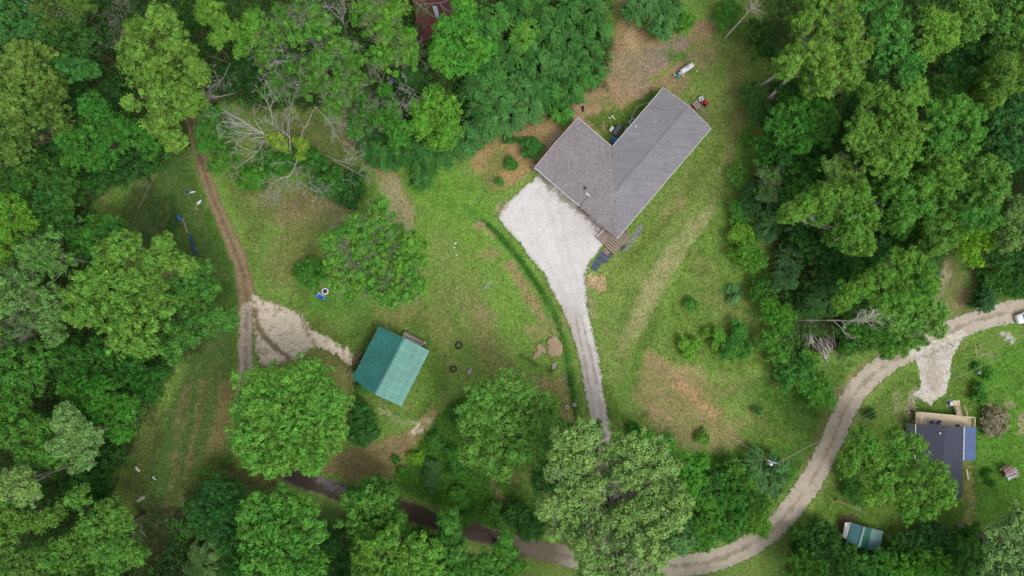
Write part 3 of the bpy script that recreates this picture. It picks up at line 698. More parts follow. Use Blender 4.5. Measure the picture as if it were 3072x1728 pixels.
for i_ in range(5): MB(fr).tube([L(.6 + i_ * 1.9, -.1, ZE - .1), L(.6 + i_ * 1.9, -.1, ZE + .02)], .04, 5).build('gutter_bracket', WHITE, house)
MB(fr).tube([L(a_ - .15, -.1, .2), L(a_ - .15, -.1, ZE)], .05, 6).build('downspout', WHITE, house)
MB(fr).beam(L(w_ + .1, c_ + .1, ZE + .2), Pk + Vector((0, 0, .19)), .22, .02).build('valley_flashing', SHG1, house)
# porch deck wrapping the house corner
ZD = .55
deck = thing('wooden_deck', 'brown wooden corner deck with mitred boards at the lowest corner of the grey ranch house', 'deck', W(1842, 730, 0))
dA, dB, dC, dD = W(1789, 711, ZD), W(1842, 763, ZD), W(1893, 705, ZD), W(1876, 690, ZD)
dE = W(1816, 684, ZD); ins = W(1850, 706, ZD)
NB = 6
for s0, s1, t0, t1 in ((dA, dB, dE, ins), (dB, dC, ins, dD)):
    m2 = MB()
    for k in range(NB):
        f0, f1 = k / NB, (k + .68) / NB
        m2.slab([s0.lerp(t0, f0), s1.lerp(t1, f0), s1.lerp(t1, f1), s0.lerp(t0, f1)], .05)
    m2.build('deck_boards', DECKB, deck)
m2 = MB()
for p in (dA, dB, dC, dD, dE, dA.lerp(dB, .5), dB.lerp(dC, .5)): m2.tube([(p.x, p.y, 0), (p.x, p.y, ZD - .06)], .08, 6)
for p, q in ((dA, dB), (dB, dC)): m2.beam(p - Vector((0, 0, .14)), q - Vector((0, 0, .14)), .05, .16)
m2.build('deck_frame', WOODB, deck)
m2 = MB(); up = Vector((0, 0, .95))
m2.beam(dA + up, dE + up, .12, .07)
for t in (0, .33, .66, 1):
    p = dA.lerp(dE, t); m2.beam(p, p + up, .09, .09)
m2.build('railing', WHITE, deck)
m2 = MB()
for k in range(2): m2.beam(dA.lerp(dB, .55) + Vector((-.3 - .3 * k, -.3 - .28 * k, -.2 - .18 * k)), dA.lerp(dB, .85) + Vector((-.3 - .3 * k, -.3 - .28 * k, -.2 - .18 * k)), .3, .05)
m2.build('step', DECKB, deck)
MB().box(dD.lerp(dC, .4) + Vector((-.1, 0, .2)), (.4, .3, .4), .6).build('flower_pot', WOODG, None, 'small tan planter box at the upper right end of the brown corner deck', 'planter')

# black landscape fabric and mulch
def patch(name, pts, m_, label, cat, z=.03, t=.02):
    MB().slab([W(x, y, z) for x, y in pts], t).build(name, m_, None, label, cat)
FAB = mat('landscape_fabric', S(70, 76, 98), .6, noise=((1.5, .6, 1.5), (5, .7, 1.3)), bump=.8, bscale=3)
patch('landscape_fabric', [(1811, 748), (1838, 757), (1833, 772), (1818, 790), (1808, 789), (1786, 778), (1795, 764)], FAB, 'crumpled black landscape fabric next to the deck corner', 'ground sheet')
patch('landscape_fabric', [(1784, 780), (1804, 789), (1798, 802), (1789, 815), (1772, 807), (1776, 794)], FAB, 'strip of dark blue fabric at the edge of the white drive, farthest from the deck', 'ground sheet')
MULCH = mat('grey_mulch', S(138, 136, 140), .9, noise=((4, .6, 1.4), (1, .8, 1.2)))
patch('mulch_bed', [(1862, 746), (1874, 736), (1898, 706), (1912, 680), (1922, 675), (1930, 681), (1926, 692), (1908, 716), (1888, 744), (1876, 752)], MULCH, 'narrow grey mulch bed beside the brown corner deck', 'flower bed')
MB().rock(W(1869, 744, .03), (1.2, .7, .3), .7, 3).build('mulch_sack', FAB, None, 'dark bag lying at the lower end of the grey mulch bed', 'bag')

# ---------------- big green shed
def gable(name, label, cat, wl, wr, e0, e1, z0, z1, mL, mR, mw, ins_=.25, trim=None):
    """e0,e1: ridge ends; wl: left eave (2), wr: right eave (2) - world points already at z"""
    t = thing(name, label, cat, ((e0.x + e1.x) / 2, (e0.y + e1.y) / 2, 0))
    MB().slab([wl[0], e0, e1, wl[1]], .08).build('roof_slope', mL, t)
    MB().slab([wr[0], e0, e1, wr[1]][::-1], .08).build('roof_slope', mR, t)
    cx = (wl[0] + wl[1] + wr[0] + wr[1]) / 4
    def inn(p):
        v = p - cx; v.z = 0; return Vector((p.x, p.y, 0)) - v.normalized() * ins_ * 1.4
    b = [inn(wl[0]), inn(wl[1]), inn(wr[1]), inn(wr[0])]; m_ = MB(); m_.prism([(p.x, p.y) for p in b], 0, z0 - .12)
    for i, j, e in ((0, 3, e0), (1, 2, e1)):
        p, q = Vector((b[i].x, b[i].y, z0 - .11)), Vector((b[j].x, b[j].y, z0 - .11)); r = (p + q) / 2; r.z = z1 - .2
        ax = (cx - e); ax.z = 0; tri_wall(m_, p, q, r, ax.normalized() * .12)
    m_.build('wall', mw, t)
    m_ = MB(); m_.beam(e0 + Vector((0, 0, .04)), e1 + Vector((0, 0, .04)), .4, .05); m_.build('ridge_cap', trim or mL, t)
    return t
sg0, sg1 = W(1211, 1013, 4.3), W(1123, 1182, 4.3)
ang = math.atan2(sg1.y - sg0.y, sg1.x - sg0.x)
GL = ribbed('teal_metal_shaded', S(54, 124, 116), ang, .42, .45, 0, .4, 1.3); GR = ribbed('teal_metal_lit', S(52, 132, 118), ang, .42, .42, .0, .45, .5, .22)  # one metal: right slope coloured lighter as if lit, left darker as if shaded
shed = gable('metal_roof_shed', 'large shed with a two-slope green metal roof standing in the middle lawn', 'shed',
             [W(1136, 978, 2.9), W(1056, 1135, 2.9)], [W(1289, 1053, 2.9), W(1205, 1218, 2.9)], sg0, sg1, 2.9, 4.3, GL, GR, mat('barn_boards', S(112, 96, 82), .9), trim=GL)
MB().beam(W(1128, 1184, 2.86), W(1205, 1220, 2.86), .06, .14).build('fascia', mat('green_trim', S(110, 170, 150), .5), shed)
# stacked boards north-east of it
lp = thing('lumber_stack', 'stack of pale weathered boards against the upper end of the big green-roofed shed', 'lumber stack', W(1243, 1018, 0))
for k in range(10):
    j = k % 5; a = W(1211 + j * 1.3 + random.uniform(-4, 2), 1008 - j * 2.5, 1.0 + .14 * (k // 5)); b = W(1267 + j * 1.3 + random.uniform(-3, 5), 1037 - j * 2.5, 1.0 + .14 * (k // 5))
    MB().beam(a, b, .26, .06).build('board', mat('pale_boards', S(222, 208, 200), .8, noise=((3, .7, 1.25),)) if k % 3 else DEADWOOD, lp)
for t in (.15, .5, .85):
    q = W(1214, 1003, 0).lerp(W(1270, 1032, 0), t); MB().box((q.x, q.y, .46), (.1, .6, .92), ang).build('trestle', WOODB, lp)
fw = thing('firewood_pile', 'heap of brown logs along the left wall of the big green-roofed shed', 'firewood', W(1072, 1080, 0))
for k in range(16):
    t = random.random(); p = W(1050, 1120, 0).lerp(W(1086, 1052, 0), t) + Vector((random.uniform(-.5, .5), 0, .12 + random.random() * .35))
    d = Vector((math.cos(1.2 + random.uniform(-.5, .5)), math.sin(1.2 + random.uniform(-.5, .5)), 0)) * random.uniform(.4, 1.0)
    MB().tube([p - d, p + d], random.uniform(.07, .14), 6).build('log', WOODB if k % 2 else WOODG, fw)

# ---------------- small house on the right
Z2 = 3.1
kA, kB, kC, kD = W(2747, 1272, Z2), W(2889, 1283, Z2), W(2884, 1496, Z2), W(2741, 1487, Z2)
fr2 = frame_from(kD, kA); Ly = (kA - kD).length; Wd = (kB - kA).length
def K(x, y, z): return Vector((x, -y, z))      # x: north along the house, y: east
cot = thing('small_house', 'small house with a charcoal shingle roof and a new pine deck at the right edge', 'house', MB(fr2).P(K(Ly / 2, Wd / 2, 0)))
z2r = Z2 + .16 * Wd / 2
MB(fr2).slab([K(0, 0, Z2 + .12), K(Ly, 0, Z2 + .12), K(Ly, Wd * .55, z2r + .12), K(0, Wd * .55, z2r + .12)], .12).build('roof_slope', SHDARK, cot)
MB(fr2).slab([K(0, Wd, Z2 + .12), K(0, Wd * .55, z2r + .12), K(Ly, Wd * .55, z2r + .12), K(Ly, Wd, Z2 + .12)], .12).build('roof_slope', SHDARK2, cot)
MB(fr2).prism([K(.4, .25, 0)[:2], K(Ly - .3, .25, 0)[:2], K(Ly - .3, Wd - .3, 0)[:2], K(.4, Wd - .3, 0)[:2]][::-1], 0, Z2 - .02).build('wall', GREYSIDE, cot)
MB(fr2).beam(K(0, -.05, Z2 + .05), K(Ly, -.05, Z2 + .05), .1, .15).build('gutter', WHITE, cot)
for xx in (Ly - 1.9, Ly - 5.2):
    w2 = MB(fr2).box(K(xx, .215, 1.6), (1.15, .07, 1.2)).build('window', WHITE, cot)
    MB(fr2).box(K(xx, .17, 1.6), (.95, .03, 1.0)).build('pane', GLASS, w2)
d2 = MB(fr2).box(K(Ly - .265, Wd * .83, 1.2 + 1.0), (.07, .9, 1.9)).build('door', WOODB, cot)
q = loc(fr2, W(2815, 1298, 3.6)); MB(fr2).tube([(q[0], q[1], 3.3), (q[0], q[1], 4.1)], .1, 8).lathe((q[0], q[1], 4.0), [(.2, 0), (.16, .12), (0, .18)], 10).build('flue_pipe', WHITE, cot)
STL = ribbed('blue_ribbed_metal', S(70, 96, 148), fr2[1], .33, .4, .1, .5, 1.0)
MB(fr2).slab([K(Ly - 6.0, Wd + .22, Z2 + .02), K(Ly - .0, Wd + .22, Z2 + .02), K(Ly - .0, Wd + 2.75, Z2 - .45), K(Ly - 6.0, Wd + 2.75, Z2 - .45)], .06).build('lean_to_roof', STL, cot)
MB(fr2).slab([K(Ly - 6.0, Wd - .04, Z2 + .2), K(Ly, Wd - .04, Z2 + .2), K(Ly, Wd + .32, Z2 + .08), K(Ly - 6.0, Wd + .32, Z2 + .08)], .03).build('flashing', GREYMETAL, cot)
for xx in (Ly - .3, Ly - 3, Ly - 5.8): MB(fr2).tube([K(xx, Wd + 2.55, 0), K(xx, Wd + 2.55, Z2 - .5)], .07, 6).build('post', WOODB, cot)

ZP = 1.15
dk = thing('pine_deck', 'new pale pine deck at the upper side of the charcoal-roofed small house', 'deck', W(2830, 1258, 0))
e0, e1, e2, e3 = W(2747, 1234, ZP), W(2914, 1250, ZP), W(2912, 1290, ZP), W(2745, 1278, ZP)
m_ = MB(); NBD = 60
for k in range(NBD):
    f0, f1 = k / NBD, (k + .93) / NBD
    m_.slab([e0.lerp(e1, f0), e0.lerp(e1, f1), e3.lerp(e2, f1), e3.lerp(e2, f0)], .04)
m_.build('deck_boards', DECKN, dk)
m_ = MB()
for t in np.linspace(0, 1, 6):
    for a, b in ((e0, e1), (e3, e2)):
        p = a.lerp(b, t); m_.box((p.x, p.y, ZP / 2 - .03), (.14, .14, ZP - .06))
m_.beam(e0 - Vector((0, 0, .12)), e1 - Vector((0, 0, .12)), .06, .16); m_.beam(e0 - Vector((0, 0, .12)), e3 - Vector((0, 0, .12)), .06, .16)
m_.build('deck_frame', WOODB, dk)
def rail(parent, a, b, m__, h=.95, n=5):
    r = MB(); r.beam(a + Vector((0, 0, h)), b + Vector((0, 0, h)), .14, .05)
    for t in np.linspace(0, 1, n):
        p = a.lerp(b, t); r.beam(p, p + Vector((0, 0, h - .02)), .09, .09)
    r.beam(a + Vector((0, 0, h * .5)), b + Vector((0, 0, h * .5)), .04, .09)
    return r.build('railing', m__, parent)
rail(dk, e0.lerp(e3, .02), e0.lerp(e1, .70), DECKN, n=9); rail(dk, e0.lerp(e1, .83), e1, DECKN, n=3); rail(dk, e1, e2, DECKN, n=4); rail(dk, W(2755, 1236, ZP), W(2754, 1272, ZP), DECKN, n=3)
st = thing('deck_stairs', 'pale pine stairs leading from the new deck up to a square landing', 'stairs', W(2873, 1230, 0))
s0, s1 = W(2871, 1220, .25), W(2880, 1245, ZP - .05)
for k in range(6):
    p = s0.lerp(s1, (k + .5) / 6); MB().box(p, (1.05, .34, .05), -.25).build('tread', DECKN, st)
for sx in (-.58, .58): MB().beam(s0 + Vector((sx, 0, -.1)), s1 + Vector((sx, 0, -.1)), .05, .2).build('stringer', DECKN, st)
rail(st, s0 + Vector((-.62, .1, 0)), s1 + Vector((-.62, 0, 0)), DECKN, n=3); rail(st, s0 + Vector((.8, .3, 0)), s1 + Vector((.75, 0, 0)), DECKN, n=3)
MB().box(W(2868, 1210, .12), (1.35, 1.1, .24), -.03).build('landing_slab', DECKN, st)
MB().box(W(2851, 1210, .35), (.5, .75, .7), -.1).build('grill_cart', GREYMETAL, None, 'dark grey box beside the landing of the pine stairs', 'storage box')
m_ = MB()
for k in range(5): m_.box(W(2845, 1200 + k * 4.5, .05), (.8, .1, .1), .1)
m_.build('pallet', GREYMETAL, None, 'grey slatted pallet left of the stair landing', 'pallet')
BLUEF = mat('royal_blue_fabric', S(30, 74, 150), .8, noise=((4, .8, 1.2),))
for i, (px, py, r) in enumerate(((2791, 1266, .5), (2809, 1268, -.45))):
    c = thing('camp_chair', ['blue folding chair on the pine deck, nearer the deck rail end on the left', 'blue folding chair on the pine deck, the right one of the pair'][i], 'chair', W(px, py, ZP), 'folding chairs on the pine deck')
    f2 = ((c.location.x, c.location.y, ZP), r)
    MB(f2).box((0, 0, .42), (.6, .55, .04)).build('seat', BLUEF, c)
    MB(f2).slab([(-.32, .3, .44), (.32, .3, .44), (.34, .52, 1.0), (-.34, .52, 1.0)], .03).build('backrest', BLUEF, c)
    for sx in (-1, 1): MB(f2).beam((sx * .36, -.28, .62), (sx * .36, .4, .66), .08, .04).build('armrest', BLUEF, c)
    for sx in (-1, 1):
        MB(f2).tube([(sx * .34, -.3, 0), (sx * -.0, 0, .4)], .02, 5).build('leg', GREYMETAL, c)
        MB(f2).tube([(sx * .34, .3, 0), (sx * .34, -.28, .6)], .02, 5).build('leg', GREYMETAL, c)
MB().box(W(2873, 1277, ZP + .03), (.75, .45, .03), -.05).build('door_mat', mat('dark_red_mat', S(72, 40, 44), .95), None, 'dark red door mat on the pine deck by the roof edge', 'door mat')
for i, (px, py, s_) in enumerate(((2725, 1238, .5), (2742, 1230, .42), (2739, 1265, .4), (2722, 1278, .35), (2721, 1292, .42))):
    MB().rock(W(px, py, .12), (s_, s_ * .9, .35), i, 40 + i, .3).build('concrete_block', CONC, None, ['pale concrete block on the grass, farthest left of the pine deck', 'pale block at the upper left corner of the pine deck', 'round pale block beside the lower left corner of the pine deck', 'small pale block on the red soil by the grey house wall, upper of two', 'small pale block on the red soil by the grey house wall, lower of two'][i], 'block')
MB().slab([W(2712, 1282, .03), W(2722, 1268, .03), W(2726, 1320, .03), W(2714, 1322, .03)], .02).build('soil_bed', mat('red_soil', S(116, 78, 66), .95, noise=((3, .7, 1.3),)), None, 'bed of red soil along the grey wall of the small house', 'flower bed')
MB().beam(W(2899, 1408, .1), W(2905, 1440, .1), .3, .12).build('timber_plank', mat('bleached_timber', S(216, 206, 176), .8), None, 'bleached timber plank lying in the grass right of the charcoal roof', 'plank')

# ---------------- small teal shed, lower right
tz = 2.3
r0, r1 = W(2593, 1580, tz + .7), W(2576, 1641, tz + .7)
ang2 = math.atan2(r1.y - r0.y, r1.x - r0.x)
TL = ribbed('teal_ribbed_metal', S(56, 116, 120), ang2, .3, .4, 0, .5, 1.1); TR = ribbed('grey_teal_ribbed_metal', S(92, 136, 136), ang2, .3, .45, 0, .5, .9)
t2 = gable('garden_shed', 'small shed with a green and teal ribbed metal roof at the lower right', 'shed', [W(2555, 1567, tz), W(2540, 1625, tz)], [W(2616, 1584, tz + .05), W(2600, 1648, tz + .05)], r0, r1, tz, tz + .7, TL, mat('dark_green_metal', S(44, 108, 88), .45), WOODB, .15)
MB().slab([W(2616, 1585, tz - .02), W(2650, 1594, tz - .3), W(2637, 1656, tz - .3), W(2600, 1648, tz - .02)], .06).build('lean_to_roof', TR, t2)
for px, py in ((2648, 1596), (2636, 1653)): MB().tube([W(px, py, 0), W(px, py, tz - .4)], .07, 6).build('post', WOODB, t2)
MB().slab([W(2536, 1567, tz - .5), W(2554, 1567, tz - .08), W(2539, 1618, tz - .08), W(2527, 1611, tz - .5)], .05).build('side_roof', mat('off_white_sheet', S(196, 196, 198), .6, noise=((1.5, .9, 1.06),)), t2)
MB().slab([W(2535, 1567, tz - .42), W(2543, 1568, tz - .28), W(2541, 1581, tz - .28), W(2534, 1581, tz - .42)], .03).build('roof_patch', WHITE, t2)
MB().box(W(2530, 1600, .8), (.12, 3.2, 1.6), .25).build('side_wall', WOODB, t2)

# ---------------- red coop
ck = thing('chicken_coop', 'small coop with a faded red tin roof in tall grass at the right edge', 'coop', W(3028, 1415, 0))
zc = 1.3
MB().prism([(W(x, y, 0).x, W(x, y, 0).y) for x, y in ((3008, 1410), (3030, 1400), (3046, 1424), (3018, 1434))][::-1], 0, zc - .1).build('wall', WOODG, ck)
MB().slab([W(3010, 1409, zc + .1), W(3034, 1397, zc + .1), W(3053, 1425, zc - .1), W(3022, 1437, zc - .1)], .05).build('roof', mat('faded_red_tin', S(140, 92, 92), .6, noise=((2, .8, 1.2),)), ck)
MB().slab([W(3022, 1432, zc + .0), W(3050, 1424, zc + .0), W(3051, 1430, zc - .15), W(3026, 1442, zc - .15)], .03).build('tin_sheet', GREYMETAL, ck)
MB().slab([W(2998, 1408, zc - .3), W(3019, 1396, zc - .2), W(3024, 1400, zc), W(3001, 1413, zc - .1)], .05).build('lid', WOODG, ck)
for i, (a, b) in enumerate((((3018, 1421), (3050, 1401)), ((3017, 1426), (3054, 1408)), ((3014, 1431), (3052, 1415)))):
    MB().tube([W(*a, zc + .16), W(*b, zc + .2)], .055, 6).build('white_pole', WHITE, None, ['top white pole lying on the red coop roof', 'middle white pole lying on the red coop roof', 'lowest white pole lying on the red coop roof'][i], 'pole', 'white poles on the coop roof')

# ---------------- rusty barn at the top edge
rb = thing('rusty_barn', 'old barn with a dark rusty red metal roof at the top edge among trees', 'barn', W(1290, 20, 0))
zb = 4.0
RSM = ribbed('rusty_ribbed_metal', S(104, 62, 60), math.atan2(-.55, .83), .6, .7, .1, .3, .5)
MB().slab([W(1225, -50, zb), W(1243, 30, zb), W(1262, 130, zb), W(1400, 60, zb), W(1380, -60, zb)], .1).build('roof', RSM, rb)
MB().prism([(W(x, y, 0).x, W(x, y, 0).y) for x, y in ((1228, -40), (1266, 118), (1390, 55), (1372, -50))][::-1], 0, zb - .12).build('wall', WOODB, rb)
MB().slab([W(1296, 18, zb + .1), W(1310, 17, zb + .1), W(1317, 42, zb + .1), W(1312, 62, zb + .08)], .04).build('roof_patch', GREYMETAL, rb)
MB().beam(W(1232, -6, zb + .06), W(1314, 60, zb + .06), .16, .05).build('seam_strip', WOODG, rb)
MB().slab([W(1244, 60, zb + .12), W(1262, 70, zb + .12), W(1272, 100, zb + .1), W(1256, 118, zb + .1), W(1246, 90, zb + .1)], .05).build('leaf_debris', mat('leaf_debris', S(70, 56, 42), 1, noise=((4, .6, 1.4),)), rb)
sb = thing('tin_roof_hut', 'grey tin-roofed hut glimpsed among bare branches in the upper trees', 'hut', W(1178, 236, 0))
MB().slab([W(1192, 219, 2.6), W(1201, 226, 2.6), W(1172, 258, 2.3), W(1160, 250, 2.3)], .05).build('roof', mat('blue_grey_tin', S(132, 136, 164), .5, .1), sb)
MB().prism([(W(x, y, 0).x, W(x, y, 0).y) for x, y in ((1190, 223), (1198, 228), (1171, 254), (1164, 249))][::-1], 0, 2.2).build('wall', WOODG, sb)

# ============================================================ THINGS IN THE YARD
# propane tank
pa, pb = W(2047, 214, .75), W(2075, 196, .75); R0 = .5
pt = thing('propane_tank', 'white propane tank lying on legs above the grey ranch house', 'propane tank', (pa + pb) / 2 * 1)
pt.location.z = 0; WL[pt.name].z = 0
d = (pb - pa).normalized(); pts = []; rr = []
for k in range(7):
    t = k / 6 * math.pi / 2; pts.append(pa - d * R0 * .8 * math.cos(t)); rr.append(max(R0 * math.sin(t), .02))
for k in range(7):
    t = math.pi / 2 - k / 6 * math.pi / 2; pts.append(pb + d * R0 * .8 * math.cos(t)); rr.append(max(R0 * math.sin(t), .02))
MB().tube(pts, rr, 20, False).build('tank_body', WHITE, pt)
m_ = (pa + pb) / 2
MB().lathe((m_.x, m_.y, 1.2), [(.17, 0), (.17, .16), (.1, .22), (0, .23)], 14).build('valve_dome', GREYMETAL, pt)
for q in (pa.lerp(pb, .12), pa.lerp(pb, .88)): MB().box((q.x, q.y, .16), (.2, .9, .32), math.atan2(d.y, d.x)).build('leg', CONC, pt)
MB().box(W(2040, 222, .4), (.62, .62, .8), math.atan2(d.y, d.x)).box(W(2040, 222, .83), (.3, .3, .06), .7).build('utility_box', GREYMETAL, None, 'small grey utility box at the lower end of the white propane tank', 'utility box')
TEAL = mat('teal_plastic', S(60, 130, 140), .5)
rt = thing('ride_on_toy', 'teal and white ride-on toy lying beyond the utility box of the propane tank', 'toy', W(2030, 228, 0))
MB().rock(W(2031, 228, .25), (1.1, .5, .5), -.6, 5).build('body', TEAL, rt)
MB().beam(W(2023, 227, .4), W(2026, 223, .4), .18, .12).beam(W(2033, 232, .4), W(2036, 226, .4), .2, .12).build('trim', WHITE, rt)
MB().lathe(W(2048, 229, 0), [(.2, 0), (.24, .45), (.2, .45), (.18, .1), (0, .1)], 16).build('bucket', mat('cream_plastic', S(216, 208, 160), .6), None, 'cream bucket standing beside the propane tank', 'bucket')
MB().rock(W(2091, 213, .14), (.3, .3, .28), 0, 9, .5).build('ball', WHITE, None, 'small white ball on the grass right of the propane tank', 'ball')
MB().beam(W(2104, 197, .08), W(2108, 203, .08), .14, .1).build('stick', mat('pale_wood', S(206, 180, 150), .8), None, 'short pale piece of wood on the bare patch right of the propane tank', 'wood piece')
# riding mower + trailer
REDP = mat('red_paint', S(176, 42, 48), .35, noise=((3, .9, 1.1),))
TYRE = mat('tyre_rubber', (.025, .025, .027), .8, noise=())
mw = thing('riding_mower', 'red riding mower just beyond the upper right end of the house', 'mower', W(2110, 308, 0))
mf = (tuple(W(2110, 309, 0)), math.radians(-37 + 180 + 0))
MB(mf).box((-.35, 0, .55), (.85, .62, .4)).slab([(-.78, -.3, .8), (-.78, .3, .8), (-.0, .28, .86), (-.0, -.28, .86)], .1).build('hood', REDP, mw)
MB(mf).box((.45, 0, .5), (.8, .85, .22)).build('body', REDP, mw)
MB(mf).box((.45, 0, .72), (.42, .46, .1)).slab([(.62, -.24, .78), (.62, .24, .78), (.8, .22, 1.1), (.8, -.22, 1.1)], .08).build('seat', BLACKP, mw)
MB(mf).torus((.06, 0, 1.0), .18, .02, 16, 6).tube([(.0, 0, .8), (.06, 0, 1.0)], .02, 6).build('steering_wheel', BLACKP, mw)
for x, y, r in ((-.55, .42, .2), (-.55, -.42, .2), (.6, .5, .28), (.6, -.5, .28)):
    MB(mf).tube([(x, y - .09, r), (x, y + .09, r)], r, 16).build('wheel', TYRE, mw)
MB(mf).box((.1, 0, .24), (.8, 1.1, .14)).build('cutting_deck', BLACKP, mw)
MB().box(W(2102, 298, .5), (.85, .75, .7), math.radians(20)).box(W(2102, 298, .87), (.3, .25, .06), 0).build('storage_tote', mat('pale_grey_plastic', S(208, 212, 218), .5), None, 'pale grey plastic tote standing behind the red riding mower', 'storage bin')
tr = thing('yard_trailer', 'small grey-floored yard trailer between the red mower and the house', 'trailer', W(2088, 316, 0))
tf = (tuple(W(2088, 316, 0)), math.radians(-50))
MB(tf).box((0, 0, .35), (1.5, 1.15, .08)).build('trailer_floor', WOODG, tr)
MB(tf).beam((-.75, -.58, .45), (.75, -.58, .45), .05, .15).beam((-.75, .58, .45), (.75, .58, .45), .05, .15).beam((.75, 0, .3), (1.5, 0, .3), .06, .06).build('side_rail', GREYMETAL, tr)
for s_ in (-1, 1): MB(tf).tube([(0, s_ * .62, .25), (0, s_ * .78, .25)], .25, 14).build('wheel', TYRE, tr)
pm = thing('push_mower', 'dark red push mower half hidden by the roof edge near the yard trailer', 'mower', W(2077, 323, 0))
pf = (tuple(W(2079, 324, 0)), 2.4)
MB(pf).box((0, 0, .22), (.7, .55, .2)).build('deck', REDP, pm); MB(pf).lathe((0, 0, .3), [(.2, 0), (.2, .2), (0, .24)], 12).build('engine', BLACKP, pm)
MB(pf).tube([(-.3, -.22, .3), (-1.1, -.2, .95), (-1.1, .2, .95), (-.3, .22, .3)], .02, 5).build('handle', BLACKP, pm)
for x, y in ((-.3, .3), (-.3, -.3), (.3, .3), (.3, -.3)): MB(pf).tube([(x, y - .04, .1), (x, y + .04, .1)], .1, 10).build('wheel', TYRE, pm)
MB().tube([W(2118, 300, .06), W(2126, 310, .06), W(2131, 318, .06), W(2131, 325, .06)], .05, 6).build('hose', mat('tan_hose', S(170, 160, 120), .7), None, 'tan hose curving in the grass right of the red riding mower', 'hose')
# things in the inner corner of the house
MB().box(W(1834, 388, .35), (.95, .6, .7), .9).box(W(1834, 388, .73), (.8, .45, .05), .9).build('cooler', mat('pale_green_grey', S(188, 200, 190), .5), None, 'pale grey cooler box left of the covered grill in the house corner', 'cooler')
gr = thing('covered_grill', 'barbecue under a dark purple-grey cover in the inner corner of the ranch house', 'grill', W(1851, 391, 0))
gf = (tuple(W(1851, 391, 0)), 1.0)
COV = mat('purple_grey_cover', S(92, 86, 112), .7, noise=((2, .8, 1.2),))
MB(gf).slab([(-.8, -.35, .95), (.55, -.35, 1.1), (.8, -.2, 1.0), (.8, .25, 1.0), (.55, .4, 1.1), (-.8, .4, .95)], .9).build('cover', COV, gr)
MB(gf).box((-.95, .02, .8), (.26, .65, .05)).build('side_shelf', WOODG, gr)
for x in (-.6, .6):
    for y in (-.38, .42): MB(gf).tube([(x, y - .03, .07), (x, y + .03, .07)], .07, 8).build('wheel', TYRE, gr)
TARP = mat('bright_blue_tarp', S(40, 130, 190), .5, noise=((2.5, .75, 1.3),), bump=.8, bscale=4)
MB().rock(W(1846, 422, .18), (1.3, .9, .4), .6, 21).rock(W(1838, 414, .15), (.9, .5, .35), -.5, 22).rock(W(1853, 415, .15), (.8, .25, .3), .9, 23).build('blue_tarp', TARP, None, 'crumpled bright blue tarp in the inner corner of the ranch house', 'tarp')
wt_ = thing('water_trough', 'white-rimmed tub with a dark inside under the left roof edge of the main wing', 'tub', W(1896, 369, 0))
wf = (tuple(W(1896, 369, 0)), .75)
m_ = MB(wf)
for cx_, cy_, dx_, dy_ in ((0, .5, 1.1, .14), (0, -.5, 1.1, .14), (.48, 0, .14, .86), (-.48, 0, .14, .86)): m_.box((cx_, cy_, .35), (dx_, dy_, .7))
m_.build('rim', mat('pale_blue_plastic', S(196, 212, 226), .4), wt_); MB(wf).box((0, 0, .25), (.82, .86, .3)).build('water', mat('dark_water', S(74, 84, 120), .1, noise=((2, .7, 1.5),)), wt_)
for i, (px, py, dx, dy, lb_) in enumerate(((1878, 384, 4, 8, 'white scrap strip beside the house wall, between grill and white-rimmed tub'), (1876, 390, 5, 3, 'small white scrap lying just right of the covered grill'), (1843, 356, 4, 5, 'short white stick right of the cream disc on the back lawn'), (1829, 354, 6, 4, 'broken white stick left of the cream disc on the back lawn'))):
    MB().beam(W(px - dx / 2, py - dy / 2, .08), W(px + dx / 2, py + dy / 2, .08), .14, .08).build('plastic_scrap', WHITE, None, lb_, 'scrap')
MB().lathe(W(1837, 350, 0), [(0, .16), (.2, .15), (.24, .05), (.24, 0)], 16).build('plastic_disc', mat('cream_plastic', S(216, 208, 160)), None, 'round cream disc on the back lawn between the two house wings', 'disc')
MB().beam(W(1895, 350, .1), W(1913, 319, .12), .16, .12).beam(W(1913, 319, .12), W(1958, 303, .14), .14, .1).beam(W(1893, 346, .08), W(1896, 354, .08), .1, .08).build('drain_pipe', mat('pale_green_pipe', S(176, 182, 140), .6), None, 'bent pale drain pipe on the grass running out from under the roof edge', 'pipe')
MB().rock(W(1749, 326, .15), (.5, 1.2, .3), .2, 31).build('charred_log', mat('charred', S(54, 50, 56), .9), None, 'dark charred log on the bare soil above the garage wing', 'log')
MB().rock(W(1759, 365, .1), (.35, .3, .2), .2, 32).build('clay_pot', mat('terracotta', S(190, 120, 84), .8), None, 'small orange pot at the corner of the garage wing', 'pot')
ld = thing('ladder', 'aluminium ladder lying on the bare soil beside the garage wing', 'ladder', W(1656, 412, 0))
p0, p1 = W(1634, 430, .1), W(1675, 393, .1); q0_, q1_ = W(1640, 437, .1), W(1681, 400, .1)
for a, b in ((p0, p1), (q0_, q1_)): MB().beam(a, b, .09, .1).build('side_rail', mat('dull_aluminium', S(186, 180, 170), .5), ld)
for k in range(11):
    t = (k + .5) / 11; MB().beam(p0.lerp(p1, t), q0_.lerp(q1_, t), .07, .05).build('rung', mat('dull_aluminium', S(186, 180, 170)), ld)
MB().beam(W(1603, 489, .1), W(1612, 484, .1), .5, .2).build('timber_block', WOODB, None, 'short brown timber block at the left corner of the garage wing', 'timber')
MB().tube([W(1541, 562, .05), W(1546, 545, .05), W(1562, 528, .05), W(1585, 520, .05), W(1600, 510, .05)], .05, 5).build('hose', WOODG, None, 'thin grey hose lying left of the garage corner', 'hose')

